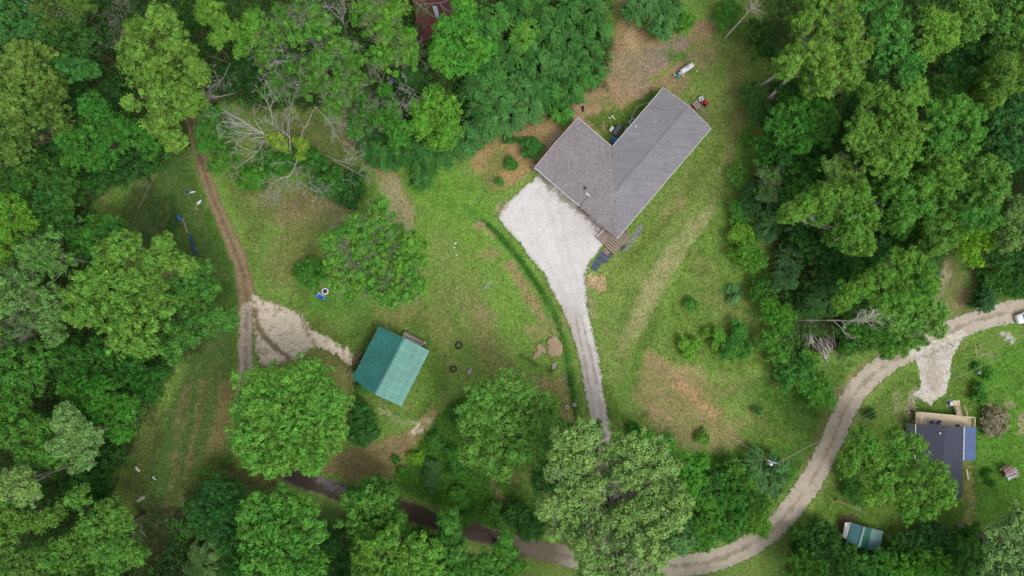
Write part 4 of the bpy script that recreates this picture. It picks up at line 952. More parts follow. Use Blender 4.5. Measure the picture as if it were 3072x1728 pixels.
# pond toys: trampoline, swing bench, ring
tp = thing('mini_trampoline', 'round white-rimmed kiddie pool with a dark blue bottom on the left lawn', 'kiddie pool', W(975, 874, 0))
MB().torus(W(975, 874, .3), .52, .13, 28, 8, .8).build('rim', WHITE, tp)
MB().lathe(W(975, 874, 0), [(.0, .2), (.5, .2), (.5, 0)], 28).build('basin', mat('navy_liner', S(46, 48, 92), .4, noise=((6, .7, 1.5),)), tp)
BLUEP = mat('blue_plastic', S(28, 96, 200), .35, noise=((3, .8, 1.2),))
bn = thing('plastic_slide', 'blue plastic toddler slide lying beside the white-rimmed pool', 'slide', W(963, 891, 0))
bf = (tuple(W(963.5, 891, 0)), math.radians(-25))
MB(bf).box((0, 0, .3), (1.7, .5, .1)).box((0, .25, .38), (1.7, .06, .2)).box((0, -.25, .38), (1.7, .06, .2)).build('chute', BLUEP, bn)
MB(bf).rock((-.72, .05, .45), (.5, .6, .5), 0, 4).rock((.72, -.02, .42), (.4, .5, .4), 0, 6).build('end_piece', mat('light_blue_plastic', S(90, 150, 220), .4), bn)
MB(bf).box((0, 0, .13), (1.3, .35, .25)).build('base', BLUEP, bn)
MB().beam(W(953, 878, .2), W(975, 891, .2), .16, .08).build('white_board', WHITE, None, 'white board leaning between the kiddie pool and the blue slide', 'board')
m_ = MB(); ring_c = W(897, 901, 0); n_ = 44
for k in range(n_):
    a = 2 * math.pi * k / n_; a1 = 2 * math.pi * (k + 1.0) / n_; R1 = 1.52
    m_.beam((ring_c.x + R1 * math.cos(a), ring_c.y + R1 * 1.05 * math.sin(a), .12), (ring_c.x + R1 * math.cos(a1), ring_c.y + R1 * 1.05 * math.sin(a1), .12), .13, .2)
m_.build('edging_ring', mat('rusty_ring', S(124, 104, 82), .8, noise=((2, .7, 1.3),)), None, 'large thin brown ring edging lying in the grass at the end of the gravel turnaround', 'ring')
BRD = mat('pale_wood', S(206, 180, 150))
MB().beam(W(977, 827, .1), W(985, 835, .1), .13, .1).build('board', BRD, None, 'pale board under the sparse lawn tree, the upper of two', 'board')
MB().beam(W(987, 836.5, .1), W(1001, 839.5, .1), .13, .1).build('board', BRD, None, 'pale board under the sparse lawn tree, the lower, level one', 'board')
MB().rock(W(990, 845, .15), (.35, .7, .3), -.2, 8).build('yellow_toy', mat('yellow_plastic', S(220, 200, 80), .5), None, 'small yellow toy beside the two pale boards', 'toy')

# tyres used as planters
for i, (px, py, r, lb_, pot) in enumerate(((1376, 1036, .56, 'black tyre lying flat on the lawn, the upper of two right of the green shed', 0), (1360, 1107, .52, 'tyre filled with dry grass, the lower of two right of the green shed', 1))):
    ty = thing('tyre', lb_, 'tyre', W(px, py, 0), 'old tyres on the lawn')
    MB().torus(W(px, py, .13), r, .15, 30, 10, .85).build('tyre_ring', TYRE if not pot else mat('dusty_tyre', S(70, 66, 60), .9), ty)
    MB().lathe(W(px, py, 0), [(0, .08), (r - .1, .07), (r - .1, 0)], 20).build('soil_fill', mat('grass_fill', S(112, 124, 76), .9, noise=((5, .6, 1.4),)) if not pot else mat('dry_fill', S(132, 116, 62), .9, noise=((5, .6, 1.4),)), ty)
STONE = mat('tan_stone', S(172, 150, 122), .9, noise=((2.5, .82, 1.15), (.8, .88, 1.1)), bump=.5, bscale=4)
STONEG = mat('grey_stone', S(164, 160, 150), .9, noise=((3, .85, 1.15),), bump=.4, bscale=6)
for px, py, dx, dy, dz, r, sd, m__, lb_ in (
    (1664, 1040, 2.5, 4.3, .5, .12, 51, STONE, 'largest tan boulder, flat and oval, left of the white drive'),
    (1648, 1022, .9, 1.3, .75, -.6, 52, STONE, 'pointed tan boulder leaning on the upper left of the largest boulder'),
    (1622, 1045, 1.3, 2.1, .6, .7, 53, STONE, 'upper half of the tan heart-shaped rock pair left of the largest boulder'),
    (1612, 1062, 1.2, 2.0, .45, -.7, 54, STONE, 'lower half of the tan heart-shaped rock pair left of the largest boulder'),
    (1661, 1097, .75, 1.5, .55, -.15, 55, STONEG, 'narrow upright grey stone below the largest tan boulder'),
    (1409, 1114, .8, 1.3, .4, -.3, 56, STONEG, 'pointed grey stone right of the grass-filled tyre'),
    (423, 1496, 1.7, .8, .3, .4, 57, STONEG, 'flat mossy grey stone in the shade of the left woods'),
    (3019, 1010, .7, .6, .3, 0, 58, CONC, 'pale rubble stone on the right bank, upper left of two'),
    (3034, 1023, .9, .8, .3, 0, 59, CONC, 'pale rubble stone on the right bank, lower right of two')):
    MB().rock(W(px, py, .02), (dx, dy, dz * 1.4), r, sd, .5).build('boulder', m__, None, lb_, 'rock')
MB().lathe(W(1629, 1020, 0), [(.24, 0), (.24, .3), (.18, .3), (.18, .05), (0, .05)], 14).build('stone_pot', STONEG, None, 'small round grey pot between the tan boulders', 'pot')
for i, (px, py) in enumerate(((1723, 1214), (1700.6, 1221))):
    cp = thing('culvert_pipe', ['white-rimmed pipe end by the ditch, the right and upper of two', 'white-rimmed pipe end by the ditch, the left and lower of two'][i], 'pipe', W(px, py, 0), 'pipe ends at the ditch')
    MB().lathe(W(px, py, 0), [(.32, 0), (.32, .6), (.22, .6), (.22, .2)], 18).build('pipe_rim', WHITE, cp)
    MB().lathe(W(px, py, 0), [(0, .4), (.21, .4)], 14).build('gravel_fill', mat('grey_fill', S(120, 122, 124), .9, noise=((8, .7, 1.3),)), cp)
# left woods edge
tb = thing('round_tub', 'small round dark tub with a pale rim in grass left of the dirt lane', 'tub', W(562, 576, 0))
MB().torus(W(562, 576, .4), .36, .05, 20, 6).build('rim', GREYMETAL, tb); MB().lathe(W(562, 576, 0), [(.3, 0), (.35, .38), (.3, .3), (0, .2)], 18).build('basin', mat('indigo_plastic', S(44, 46, 76), .5), tb)
MB().rock(W(578, 576, .15), (1.0, .3, .3), .3, 61).build('plastic_bag', WHITE, None, 'white plastic bag beside the round dark tub', 'bag')
MB().rock(W(597, 607, .15), (1.15, .42, .3), .65, 62).build('white_sack', WHITE, None, 'long white sack lying at the left edge of the dirt lane', 'sack')
MB().tube([W(589, 614, .1), W(588, 622, .1), W(586, 627, .1), W(597, 630, .1)], .06, 5).build('bent_stick', BRD, None, 'bent pale stick just below the long white sack', 'stick')
kb = MB(); kb.rock(W(538, 653, .25), (1.25, .55, .5), -.95, 63); kb.build('blue_barrel', mat('mid_blue_plastic', S(40, 112, 190), .4), None, 'blue plastic barrel lying at the top end of the old log, left of the lane', 'barrel')
MB().tube([W(548, 656, .15), W(554, 674, .18), (W(558, 690, .15)), W(568, 700, .15)], [.14, .16, .14, .1], 7).build('fallen_log', WOODG, None, 'thin grey fallen log between the blue barrel and the long blue pipe', 'log')
MB().tube([W(571, 706, .15), W(575, 722, .2), W(581, 745, .2), W(588, 763, .2)], [.2, .24, .24, .26], 8).build('blue_pipe', mat('dull_blue_plastic', S(44, 66, 120), .6, noise=((2, .75, 1.25),)), None, 'long dull blue plastic pipe lying left of the dirt lane', 'pipe')
MB().tube([W(455, 545, .3), W(436, 580, .25), W(415, 630, .2), W(400, 665, .25), W(388, 695, .25)], [.14, .13, .12, .1, .1], 8).build('fallen_log', mat('mossy_log', S(104, 100, 80), .95, noise=((2, .6, 1.4),)), None, 'long fallen grey trunk in the dark clearing of the left woods', 'log')
MB().box(W(413, 1408, .1), (1.0, .35, .08), -.8).build('white_board', WHITE, None, 'white board on the dark grass track at the lower left', 'board')
MB().beam(W(457, 1432, .1), W(468, 1440, .1), .16, .06).beam(W(457, 1432, .12), (W(464, 1429, .12)), .12, .06).build('white_scrap', WHITE, None, 'bent white scrap right of the white board at the lower left', 'scrap')
MB().beam(W(1378, 978, .06), W(1393, 977, .06), .12, .06).build('stake', mat('orange_stake', S(214, 150, 80), .7), None, 'orange stake lying on the lawn above the upper tyre', 'stake')
for i, (px, py, lb_) in enumerate(((1366, 730, 'white scrap on the middle lawn, upper of three'), (1363, 743, 'white scrap on the middle lawn, middle of three'), (1371, 765, 'white scrap on the middle lawn, lowest of three'))):
    MB().rock(W(px, py, .05), (.5 - .12 * i, .3, .14), i, 70 + i).build('paper_scrap', WHITE, None, lb_, 'litter')
MB().beam(W(1154, 981, .1), W(1163, 978, .1), .14, .1).beam(W(1156, 985, .08), W(1165, 980, .08), .08, .06).build('boat_paddle', BRD, None, 'pale stick by the top corner of the big green-roofed shed', 'stick')
# culvert, pallets right
MB().beam(W(2934, 1034, .15), W(2943, 1048, .15), .35, .25).build('log', WOODG, None, 'short grey log on the slope right of the gravel spur', 'log')
MB().box(W(2937, 1115, .35), (.5, .8, .7), -.3).build('blue_white_crate', mat('pale_blue_plastic', S(196, 212, 226)), None, 'pale blue crate on the right lawn next to a black pot', 'crate')
MB().lathe(W(2942, 1102, 0), [(.22, 0), (.28, .35), (.22, .35), (.2, .1), (0, .1)], 14).build('black_pot', BLACKP, None, 'black plant pot above the pale blue crate on the right lawn', 'pot')
MB().rock(W(2446, 1096, .4), (.7, .5, .8), .3, 83).build('metal_drum', GREYMETAL, None, 'grey metal drum in the bushes below the brush pile', 'drum')

# brush pile
bp = thing('brush_pile', 'heap of cut grey-brown branches and logs below the bare leaning snag', 'brush pile', W(2455, 1045, 0))
for k in range(80):
    cx_, cy_ = random.choice([(2420, 1020), (2436, 1026), (2462, 1032), (2475, 1030), (2492, 1030), (2455, 1060), (2470, 1065), (2480, 1045)])
    a0 = random.uniform(.9, 2.3) if cx_ < 2450 else random.uniform(1.2, 2.6); ln_ = random.uniform(1.0, 2.4)
    p = W(cx_ + random.uniform(-14, 14), cy_ + random.uniform(-14, 14), .4 + random.random() * 1.2)
    d = Vector((math.cos(a0), math.sin(a0), random.uniform(-.15, .15))) * ln_ * .6; j = Vector((random.uniform(-.15, .15), random.uniform(-.15, .15), 0))
    r_ = random.uniform(.035, .11)
    MB().tube([p - d, p + j, p + d], [r_, r_ * .9, r_ * .6], 5).build('branch', [SNAGW, DEADWOOD, WOODG][k % 3], bp)
tyb = MB(); tyb.torus(W(2408, 1053, .2), .4, .14, 20, 8); tyb.build('tyre', TYRE, None, 'small dark tyre at the lower left end of the brush pile', 'tyre')

# ============================================================ POLES AND WIRES
POLEW = mat('pole_wood', S(150, 138, 122), .9, noise=((3, .8, 1.15),))
def upole(base_px, top_px, h, label, arm=None, r=.15, col=None):
    b = W(*base_px, 0); t_ = W(*top_px, h)
    p = thing('utility_pole', label, 'utility pole', b)
    MB().tube([b, b.lerp(t_, .5), t_], [r, r * .85, r * .7], 10).build('pole', col or POLEW, p)
    return p, b, t_
pA, bA, tA = upole((2264, 1364), (2318, 1386), 8.2, 'utility pole with a white transformer rising from the grey-green bush')
MB().tube([tA + Vector((-.1, -.45, -1.2)), tA + Vector((-.1, -.45, -.35))], .3, 12).lathe(tA + Vector((-.1, -.45, -.35)), [(.3, 0), (.2, .12), (0, .14)], 12).build('transformer', mat('transformer_white', S(220, 224, 230), .4), pA)
MB().beam(tA + Vector((-.9, .35, -.15)), tA + Vector((.9, -.35, -.15)), .1, .12).build('crossarm', GREYMETAL, pA)
for s_ in (-.8, 0, .8): MB().lathe(tA + Vector((s_, -s_ * .39, -.08)), [(.05, 0), (.08, .06), (.05, .12), (.07, .18), (0, .22)], 8).build('insulator', WHITE, pA)
pB, bB, tB = upole((1458, 867), (1462, 857), 7.0, 'slender utility pole in the middle of the lawn left of the white drive', r=.12)
MB().beam(tB + Vector((-.5, -.5, -.2)), tB + Vector((.6, .5, -.2)), .1, .1).beam(tB + Vector((-.2, .3, -.2)), tB + Vector((.9, .75, -.2)), .08, .08).build('crossarm', GREYMETAL, pB)
MB().box(tB + Vector((-.35, -.3, -.6)), (.35, .3, .5), .7).build('meter_box', GREYMETAL, pB)
pC, bC, tC = upole((1200, 1246), (1167, 1249), 5.4, 'short pole with a wire to the big green-roofed shed, standing on the lower lawn', r=.1, col=GREYMETAL)
pD, bD, tD = upole((2912, 1164), (2971, 1161), 5.8, 'grey metal pole standing in the tall grass at the right edge', r=.08, col=GREYMETAL)
pE, bE, tE = upole((2508, 1500), (2578, 1528), 7.6, 'orange-brown wooden pole on the lawn above the small teal shed', r=.19, col=mat('orange_pole', S(240, 222, 190), .8))
MB().lathe(tE, [(.14, -.1), (.16, .05), (0, .08)], 10).build('pole_cap', GREYMETAL, pE)
MB().rock(W(2508, 1500, .1), (.8, .6, .3), 0, 91).build('base_collar', mat('rust_soil', S(130, 78, 46), .9), pE)
WIRE = mat('bare_wire', S(170, 176, 150), .5, noise=())
def wire(a, b, sag, label, r=.022):
    pts = []
    for k in range(17):
        t = k / 16; p = a.lerp(b, t); p.z -= sag * 4 * t * (1 - t); pts.append(p)
    MB().tube(pts, r, 4, False).build('overhead_wire', WIRE, None, label, 'wire', 'overhead wires')
wire(tA + Vector((.8, -.3, .1)), W(3100, 990, 8.5), 1.0, 'overhead wire from the transformer pole to the far right, upper of two', .028)
wire(tA + Vector((.2, -.5, -.3)), W(3110, 1030, 8.0), 1.2, 'overhead wire from the transformer pole to the far right, lower of two', .028)
wire(tA + Vector((-.8, .3, .1)), tB + Vector((.6, .5, -.1)), .9, 'long overhead wire crossing the white drive between the two wooden poles')
wire(tB + Vector((.8, .7, -.1)), W(1530, 790, .3), .2, 'guy wire running up and right from the slender lawn pole', .015)
wire(tB + Vector((0, 0, -.1)), W(1500, 1010, 1.2), .3, 'thin wire running down the lawn from the slender lawn pole', .013)
wire(W(1138, 1188, 3.4), tC, .25, 'wire from the end of the green-roofed shed to the short pole', .02)
wire(tA + Vector((-.5, .2, -.2)), W(2195, 1383, 5), .5, 'short wire going left from the transformer pole over the bushes', .018)

# ============================================================ CAR
car = thing('parked_car', 'white car with a dark glass roof on the gravel road, right edge', 'car', W(3072, 948, 0))
A0 = W(3041, 959, 0); A1 = W(3115, 939, 0); caf = (tuple(A0), math.atan2(A1.y - A0.y, A1.x - A0.x))
CARW = mat('car_white', S(240, 242, 246), .25, 0, noise=(), spec=.6); CARG = mat('car_glass', (.02, .03, .06), .08, 0, noise=(), spec=.8)
def loft(secs, n=20, fr_=None):
    """secs: (x, half width, z bottom, z top, roundness)"""
    m_ = MB(fr_); vs = []; fs = []
    for x, hw, zb_, zt_, e in secs:
        for k in range(n):
            a = 2 * math.pi * k / n; c, s_ = math.cos(a), math.sin(a)
            vs.append((x, hw * abs(c) ** e * (1 if c > 0 else -1), (zb_ + zt_) / 2 + (zt_ - zb_) / 2 * abs(s_) ** e * (1 if s_ > 0 else -1)))
    for i in range(len(secs) - 1):
        for k in range(n): fs.append((i * n + k, i * n + (k + 1) % n, (i + 1) * n + (k + 1) % n, (i + 1) * n + k))
    fs.append(tuple(range(n))[::-1]); fs.append(tuple(range((len(secs) - 1) * n, len(secs) * n)))
    m_.add(vs, fs, True); return m_
loft([(0, .45, .4, .6, .5), (.05, .72, .3, .75, .45), (.25, .88, .26, .9, .4), (.8, .93, .25, .98, .38), (2.2, .94, .25, 1.02, .38), (3.8, .93, .25, 1.02, .38), (4.3, .88, .28, .98, .4), (4.52, .7, .35, .85, .45)], fr_=caf).build('body', CARW, car)
loft([(1.05, .6, .9, 1.0, .5), (1.5, .76, .9, 1.28, .4), (2.0, .72, .9, 1.46, .38), (3.0, .70, .9, 1.48, .38), (3.7, .70, .9, 1.38, .38), (4.2, .68, .9, 1.05, .45)], fr_=caf).build('cabin', CARW, car)
MB(caf).slab([(1.12, -.55, 1.06), (1.12, .55, 1.06), (1.85, .56, 1.455), (1.85, -.56, 1.455)], .02).build('windshield', CARG, car)
MB(caf).slab([(2.05, -.5, 1.50), (2.05, .5, 1.50), (3.05, .5, 1.515), (3.05, -.5, 1.515)], .02).build('glass_roof', CARG, car)
for s_ in (-1, 1):
    MB(caf).slab([(1.45, s_ * .765, 1.08), (2.1, s_ * .70, 1.36), (3.6, s_ * .70, 1.34), (4.0, s_ * .73, 1.1)], .03).build('side_window', CARG, car)
    MB(caf).box((.14, s_ * .6, .68), (.12, .3, .12), s_ * -.4).build('headlight', GREYMETAL, car)
    MB(caf).box((1.35, s_ * 1.0, 1.0), (.16, .2, .12)).build('side_mirror', CARW, car)
    for x in (.85, 3.65):
        w_e = MB(caf).tube([(x, s_ * .72, .33), (x, s_ * .93, .33)], .33, 18).build('wheel', TYRE, car)
        MB(caf).tube([(x, s_ * .9, .33), (x, s_ * .945, .33)], .2, 12).build('rim', GREYMETAL, w_e)
# ============================================================ TREES, SHRUBS, UNDERGROWTH
def unit(v): return v / (np.linalg.norm(v, axis=-1, keepdims=True) + 1e-9)
def leaf_quads(C, Nn, ln, wd, T=None):
    """C centres, Nn normals, half length/width -> V,F"""
    n = len(C)
    if T is None:
        T = unit(np.cross(Nn, RNG.normal(size=(n, 3))))
    else: T = unit(T - Nn * (T * Nn).sum(1, keepdims=True))
    B = np.cross(Nn, T)
    ln = np.broadcast_to(ln, (n,))[:, None]; wd = np.broadcast_to(wd, (n,))[:, None]
    V = np.stack([C - T * ln, C + B * wd - T * ln * .1, C + T * ln, C - B * wd - T * ln * .1], 1).reshape(-1, 3)
    return V, np.arange(4 * n).reshape(-1, 4)
LODE = 1.0
def crown(blobs, dens=1.0, leaf=.17, lobe=1.0, up=.45, low=-.15, rag=1.0, gap=0.0):
    """blobs: (x,y,z,R,Hz). returns centres, normals, v"""
    Cs = []; Ns = []; Vs = []
    for (bx, by, bz, R, Hz) in blobs:
        rl = min(max(R * .27, .42), 1.15) * lobe
        nl = max(int(3.4 * (R / rl) ** 1.9 * (.9 + .5 * (Hz > R))), 5)
        i = np.arange(nl) + .5; zc = low + (1 - low) * (1 - i / nl) ** .8; th = i * 2.39996 + RNG.random() * 6
        zc = np.clip(zc + RNG.normal(0, .06, nl), -.9, 1); rr = np.sqrt(np.maximum(1 - zc * zc, .01)); th = th + RNG.normal(0, .25, nl)
        ph = RNG.random(3) * 6
        out = 1 + rag * (.12 * np.sin(3 * th + ph[0]) + .09 * np.sin(5 * th + ph[1]) + .06 * np.sin(8 * th + ph[2]) + RNG.normal(0, .07, nl))
        q_ = RNG.random(nl); dist = np.where(q_ < .6, 1.0, np.where(q_ < .9, RNG.uniform(.6, .9, nl), RNG.uniform(1.08, 1.2, nl))) * out - rl / R * .5
        L_ = np.stack([bx + R * rr * np.cos(th) * dist, by + R * rr * np.sin(th) * dist, bz + Hz * zc * (dist * .55 + .4)], 1)
        if gap > 0: L_ = L_[RNG.random(nl) > gap]
        L_[:, 2] += RNG.normal(0, .3, len(L_)) * min(R * .3, 1); nl = len(L_); lr = rl * RNG.uniform(.5, 1.2, nl) ; lv = RNG.normal(0, .1, nl)
        ncl = np.maximum((15 * lr ** 1.8 * dens).astype(int), 6)
        k = np.repeat(np.arange(nl), ncl); n = len(k)
        d = RNG.normal(size=(n, 3)); d[:, 2] = np.abs(d[:, 2]) * 1.1 - .35; d = unit(d)
        rad = lr[k] * RNG.uniform(.72, 1.05, n); cc = L_[k] + d * rad[:, None] * np.array([1, 1, .75])
        cv = lv[k] + RNG.normal(0, .14, n) + .08 * d[:, 2]
        m = max(int(12 * min(dens, 1.3)), 4); k2 = np.repeat(np.arange(n), m); q = len(k2)
        c = cc[k2] + RNG.normal(0, 1, (q, 3)) * np.array([.19, .19, .13]) * max(leaf / .17, .9)
        nn = unit(d[k2] * .85 + np.array([0, 0, up * .8]) + RNG.normal(0, .34, (q, 3)))
        Cs.append(c); Ns.append(nn); Vs.append(np.clip(.5 + cv[k2] + RNG.normal(0, .14, q), 0, 1))
    return np.concatenate(Cs), np.concatenate(Ns), np.concatenate(Vs)
def feather(blobs, dens=1.0):
    """arching shoots with narrow leaves"""
    Cs = []; Ns = []; Ts = []; Vs = []
    for (bx, by, bz, R, Hz) in blobs:
        ns = int((46 * R ** 1.5 + 40) * dens)
        npl = max(int(ns / 9), 3); pr = np.sqrt(RNG.random(npl)); pth = RNG.random(npl) * 6.283; pdir = pth + RNG.normal(0, .7, npl); pv = RNG.normal(0, .2, npl); pz = RNG.normal(0, .35, npl)
        pi = RNG.integers(0, npl, ns); xx = R * .78 * pr[pi] * np.cos(pth[pi]) + RNG.normal(0, .22, ns); yy = R * .78 * pr[pi] * np.sin(pth[pi]) + RNG.normal(0, .22, ns)
        r0 = np.hypot(xx, yy); th0 = np.arctan2(yy, xx); th = pdir[pi] + RNG.normal(0, .4, ns)
        ph = RNG.random(2) * 6
        ml = 1 + .16 * np.sin(3 * th0 + ph[0]) + .1 * np.sin(6 * th0 + ph[1])
        r0 = r0 * ml; L_ = np.minimum(RNG.uniform(.8, 1.9, ns), .4 + R * .5)
        bz0 = bz + Hz * (1 - (r0 / (R * 1.05)) ** 2) * .9 + pz[pi] + RNG.normal(0, .12, ns)
        m = 26; t = np.tile(np.linspace(0, 1, m), ns); k = np.repeat(np.arange(ns), m)
        rr = r0[k] + L_[k] * t; z = bz0[k] + L_[k] * (.35 * t - .75 * t * t)
        x = bx + r0[k] * np.cos(th0[k]) + L_[k] * t * np.cos(th[k]); y = by + r0[k] * np.sin(th0[k]) + L_[k] * t * np.sin(th[k])
        T = np.stack([np.cos(th[k]), np.sin(th[k]), .35 - 1.5 * t], 1)
        side = np.stack([-np.sin(th[k]), np.cos(th[k]), np.zeros(len(k))], 1) * RNG.choice([-1, 1], len(k))[:, None]
        c = np.stack([x, y, z], 1) + side * (.11 * (1 - .5 * t))[:, None] + RNG.normal(0, .05, (len(k), 3))
        Cs.append(c); Ns.append(unit(np.array([0, 0, 1.]) + RNG.normal(0, .35, c.shape))); Ts.append(unit(T + side * .7 + RNG.normal(0, .25, c.shape)))
        Vs.append(np.clip(.45 + (pv[pi] + RNG.normal(0, .1, ns))[k] + RNG.normal(0, .1, len(k)) + .2 * t, 0, 1))
    return np.concatenate(Cs), np.concatenate(Ns), np.concatenate(Ts), np.concatenate(Vs)

def branches(mb, p, d, ln, r, depth, rg, spread=.75, droop=0.0, n=4, minr=.012, kids=(2, 4)):
    pts = [Vector(p)]; q = Vector(p); dd = Vector(d).normalized(); st = 3 if depth > 1 else 2
    for i in range(st):
        dd = (dd + Vector((rg.uniform(-.2, .2), rg.uniform(-.2, .2), rg.uniform(-.12, .14) - droop))).normalized()
        q = q + dd * (ln / st); pts.append(q.copy())
    mb.tube(pts, [max(r * (1 - .5 * i / st), minr) for i in range(st + 1)], n if depth > 1 else 3, False)
    if depth <= 0: return
    for k in range(rg.randint(*kids)):
        t = rg.uniform(.35, 1.0); i = min(int(t * st), st - 1); f = t * st - i
        b = pts[i].lerp(pts[i + 1], f)
        a = rg.uniform(0, 6.283); s = Vector((math.cos(a), math.sin(a), rg.uniform(-.3, .35)))
        branches(mb, b, dd * .8 + s * spread, ln * rg.uniform(.5, .8), r * .5 * (1 - .2 * t), depth - 1, rg, spread, droop, n, minr, kids)

def tree(label, rgb, top, style, px, cat='tree', name='tree', group=None, base=None, dens=1.0, k=1.0):
    """px: list of (px, py, r_px) crown blobs as seen in the photo; placed in space at their own height"""
    rg = random.Random(hash(label) % 99991 if False else sum(map(ord, label)))
    blobs = []
    for i, (x, y, r) in enumerate(px):
        t_i = top * (1 - .12 * rg.random()) if len(px) > 1 else top
        R = r * MPP(t_i * .8)
        Hz = min(R * (.85 if style != 'tall' else 1.5), t_i * .55)
        c = W(x, y, t_i - Hz); blobs.append((c.x, c.y, c.z, R, Hz))
    if base: b = W(base[0], base[1], 0)
    else:
        wsum = sum(q[3] ** 2 for q in blobs); b = Vector((sum(q[0] * q[3] ** 2 for q in blobs) / wsum, sum(q[1] * q[3] ** 2 for q in blobs) / wsum, 0))
    t = thing(name, label, cat, b, group)
    bl = list(blobs)
    if style == 'tall':
        for q in blobs: bl.append((q[0] * .985 + b.x * .015, q[1] * .985 + b.y * .015, q[2] - q[4] * .9, q[3] * .8, q[4] * .7))
    if style in ('round', 'tall', 'pale', 'sparse', 'low'):
        kw = dict(round=dict(), tall=dict(low=-.4, lobe=.85, rag=1.3), pale=dict(leaf=.19, lobe=.8, rag=1.5, gap=.12), sparse=dict(dens=.75 * dens, lobe=.8, rag=1.6, gap=.2), low=dict(low=0.0, lobe=.8))[style]
        if 'dens' not in kw: kw['dens'] = dens
        lf = kw.pop('leaf', .165) * rg.uniform(.72, 1.02); kw['lobe'] = kw.get('lobe', 1) * rg.uniform(.75, 1.25); kw['rag'] = kw.get('rag', 1) * rg.uniform(.8, 1.6)
        C, N_, v = crown(bl, leaf=lf, **kw)
        C[:, 2] = np.maximum(C[:, 2], .12)
        V, F = leaf_quads(C, N_, lf * RNG.uniform(.75, 1.25, len(C)), lf * .62)
    else:
        C, N_, T, v = feather(bl, dens); C[:, 2] = np.maximum(C[:, 2], .1)
        V, F = leaf_quads(C, N_, .2 * RNG.uniform(.7, 1.3, len(C)), .07, T)
    V = V - np.array(b)
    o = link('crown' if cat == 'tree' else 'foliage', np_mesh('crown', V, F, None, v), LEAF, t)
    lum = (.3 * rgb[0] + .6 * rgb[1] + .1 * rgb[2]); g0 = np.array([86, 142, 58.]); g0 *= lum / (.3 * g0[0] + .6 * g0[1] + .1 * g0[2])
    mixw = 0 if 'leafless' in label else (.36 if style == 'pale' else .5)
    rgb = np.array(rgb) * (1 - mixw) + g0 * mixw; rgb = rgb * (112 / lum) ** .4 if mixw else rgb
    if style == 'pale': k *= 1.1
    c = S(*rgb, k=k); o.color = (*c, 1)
    # trunk and limbs
    m_ = MB(); pale = style in ('pale', 'sparse') or (base is not None and style == 'tall')
    if top > 5:
        zt = min(q[2] - q[4] * .3 for q in blobs); r0 = .10 + top * .017
        fork = b + Vector((0, 0, max(zt * .55, 1.2)))
        if base is not None and style == 'tall': fork = Vector((sum(q[0] for q in blobs) / len(blobs), sum(q[1] for q in blobs) / len(blobs), zt)).lerp(b, .45); r0 *= .72
        m_.tube([b - Vector((0, 0, .1)), b.lerp(fork, .5), fork] if base is not None and style == 'tall' else [b - Vector((0, 0, .1)), b + Vector((rg.uniform(-.1, .1), 0, fork.z * .5)), fork], [r0 * 1.25, r0, r0 * .85], 8, False)
        for q in blobs:
            tp = Vector((q[0], q[1], q[2] + q[4] * .2)); mid = fork.lerp(tp, .5) + Vector((0, 0, .08 * top))
            m_.tube([fork, mid, tp], [r0 * .7, r0 * .45, r0 * .22], 6, False)
            nb = 7 if style in ('pale', 'sparse') else 4
            for j in range(nb):
                a = 6.283 * j / nb + rg.random(); d = Vector((math.cos(a), math.sin(a), rg.uniform(.15, .9)))
                s0 = mid.lerp(tp, rg.uniform(.2, 1))
                branches(m_, s0, d, q[3] * (.95 if pale else .6), r0 * .24, 3 if style == 'sparse' else (2 if pale else 1), rg)
    else:
        for j in range(5):
            a = rg.random() * 6.283; q = blobs[j % len(blobs)]
            m_.tube([b, Vector((q[0] + math.cos(a) * q[3] * .4, q[1] + math.sin(a) * q[3] * .4, q[2] + q[4] * .5))], [.06, .02], 4, False)
    m_.build('trunk' if cat == 'tree' else 'stem', (TRUNKW if base is not None and style == 'tall' else PALEBARK) if pale else BARK, t)
    return t
def shrub(label, rgb, top, px, style='low', **kw): return tree(label, rgb, top, style, px, cat='shrub', name='shrub', **kw)

exec_trees = True
YG = (132, 148, 66); MG = (84, 134, 54); DG = (46, 86, 42); BG = (78, 120, 82); PG = (152, 164, 112); LG = (122, 162, 58); OL = (112, 120, 58)
KL = 1.46
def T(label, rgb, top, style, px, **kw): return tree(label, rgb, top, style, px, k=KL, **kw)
def Sh(label, rgb, top, px, style='low', **kw): return shrub(label, rgb, top, px, style, k=KL, **kw)
# --- upper left woods
T('blue-green broad tree filling the top left corner', (66, 112, 66), 17, 'round', [(40, 40, 70), (110, 90, 45), (20, 130, 45)])
T('dull olive tree at the top edge, right of the corner tree', (84, 98, 46), 16, 'pale', [(150, 20, 55), (230, 20, 45), (150, 80, 35)])
T('dark green tree with a bare twig fan, below the dull olive top-edge tree', (50, 84, 40), 15, 'round', [(230, 90, 60), (270, 130, 40), (180, 120, 40)])
T('yellowish olive tree at the left edge, second crown from the top', (142, 142, 72), 20, 'tall', [(100, 180, 52), (110, 240, 55), (60, 260, 60), (20, 210, 45), (60, 320, 50)])
T('drooping olive crown at the left edge below the yellowish olive tree', (106, 116, 56), 16, 'round', [(30, 390, 65), (100, 380, 55), (170, 330, 45), (190, 380, 35), (50, 460, 50)])
T('small blue-green tree in a dark gap right of the yellowish olive tree', (62, 118, 62), 14, 'round', [(230, 205, 42), (190, 190, 30), (270, 210, 28)])
T('tall yellow-green tree with a ragged long crown, upper left', (134, 150, 66), 22, 'tall', [(450, 120, 60), (430, 190, 62), (490, 60, 36), (500, 230, 55), (540, 140, 36), (590, 210, 30), (500, 300, 52), (560, 290, 40), (490, 370, 40), (520, 420, 26), (390, 310, 18)])
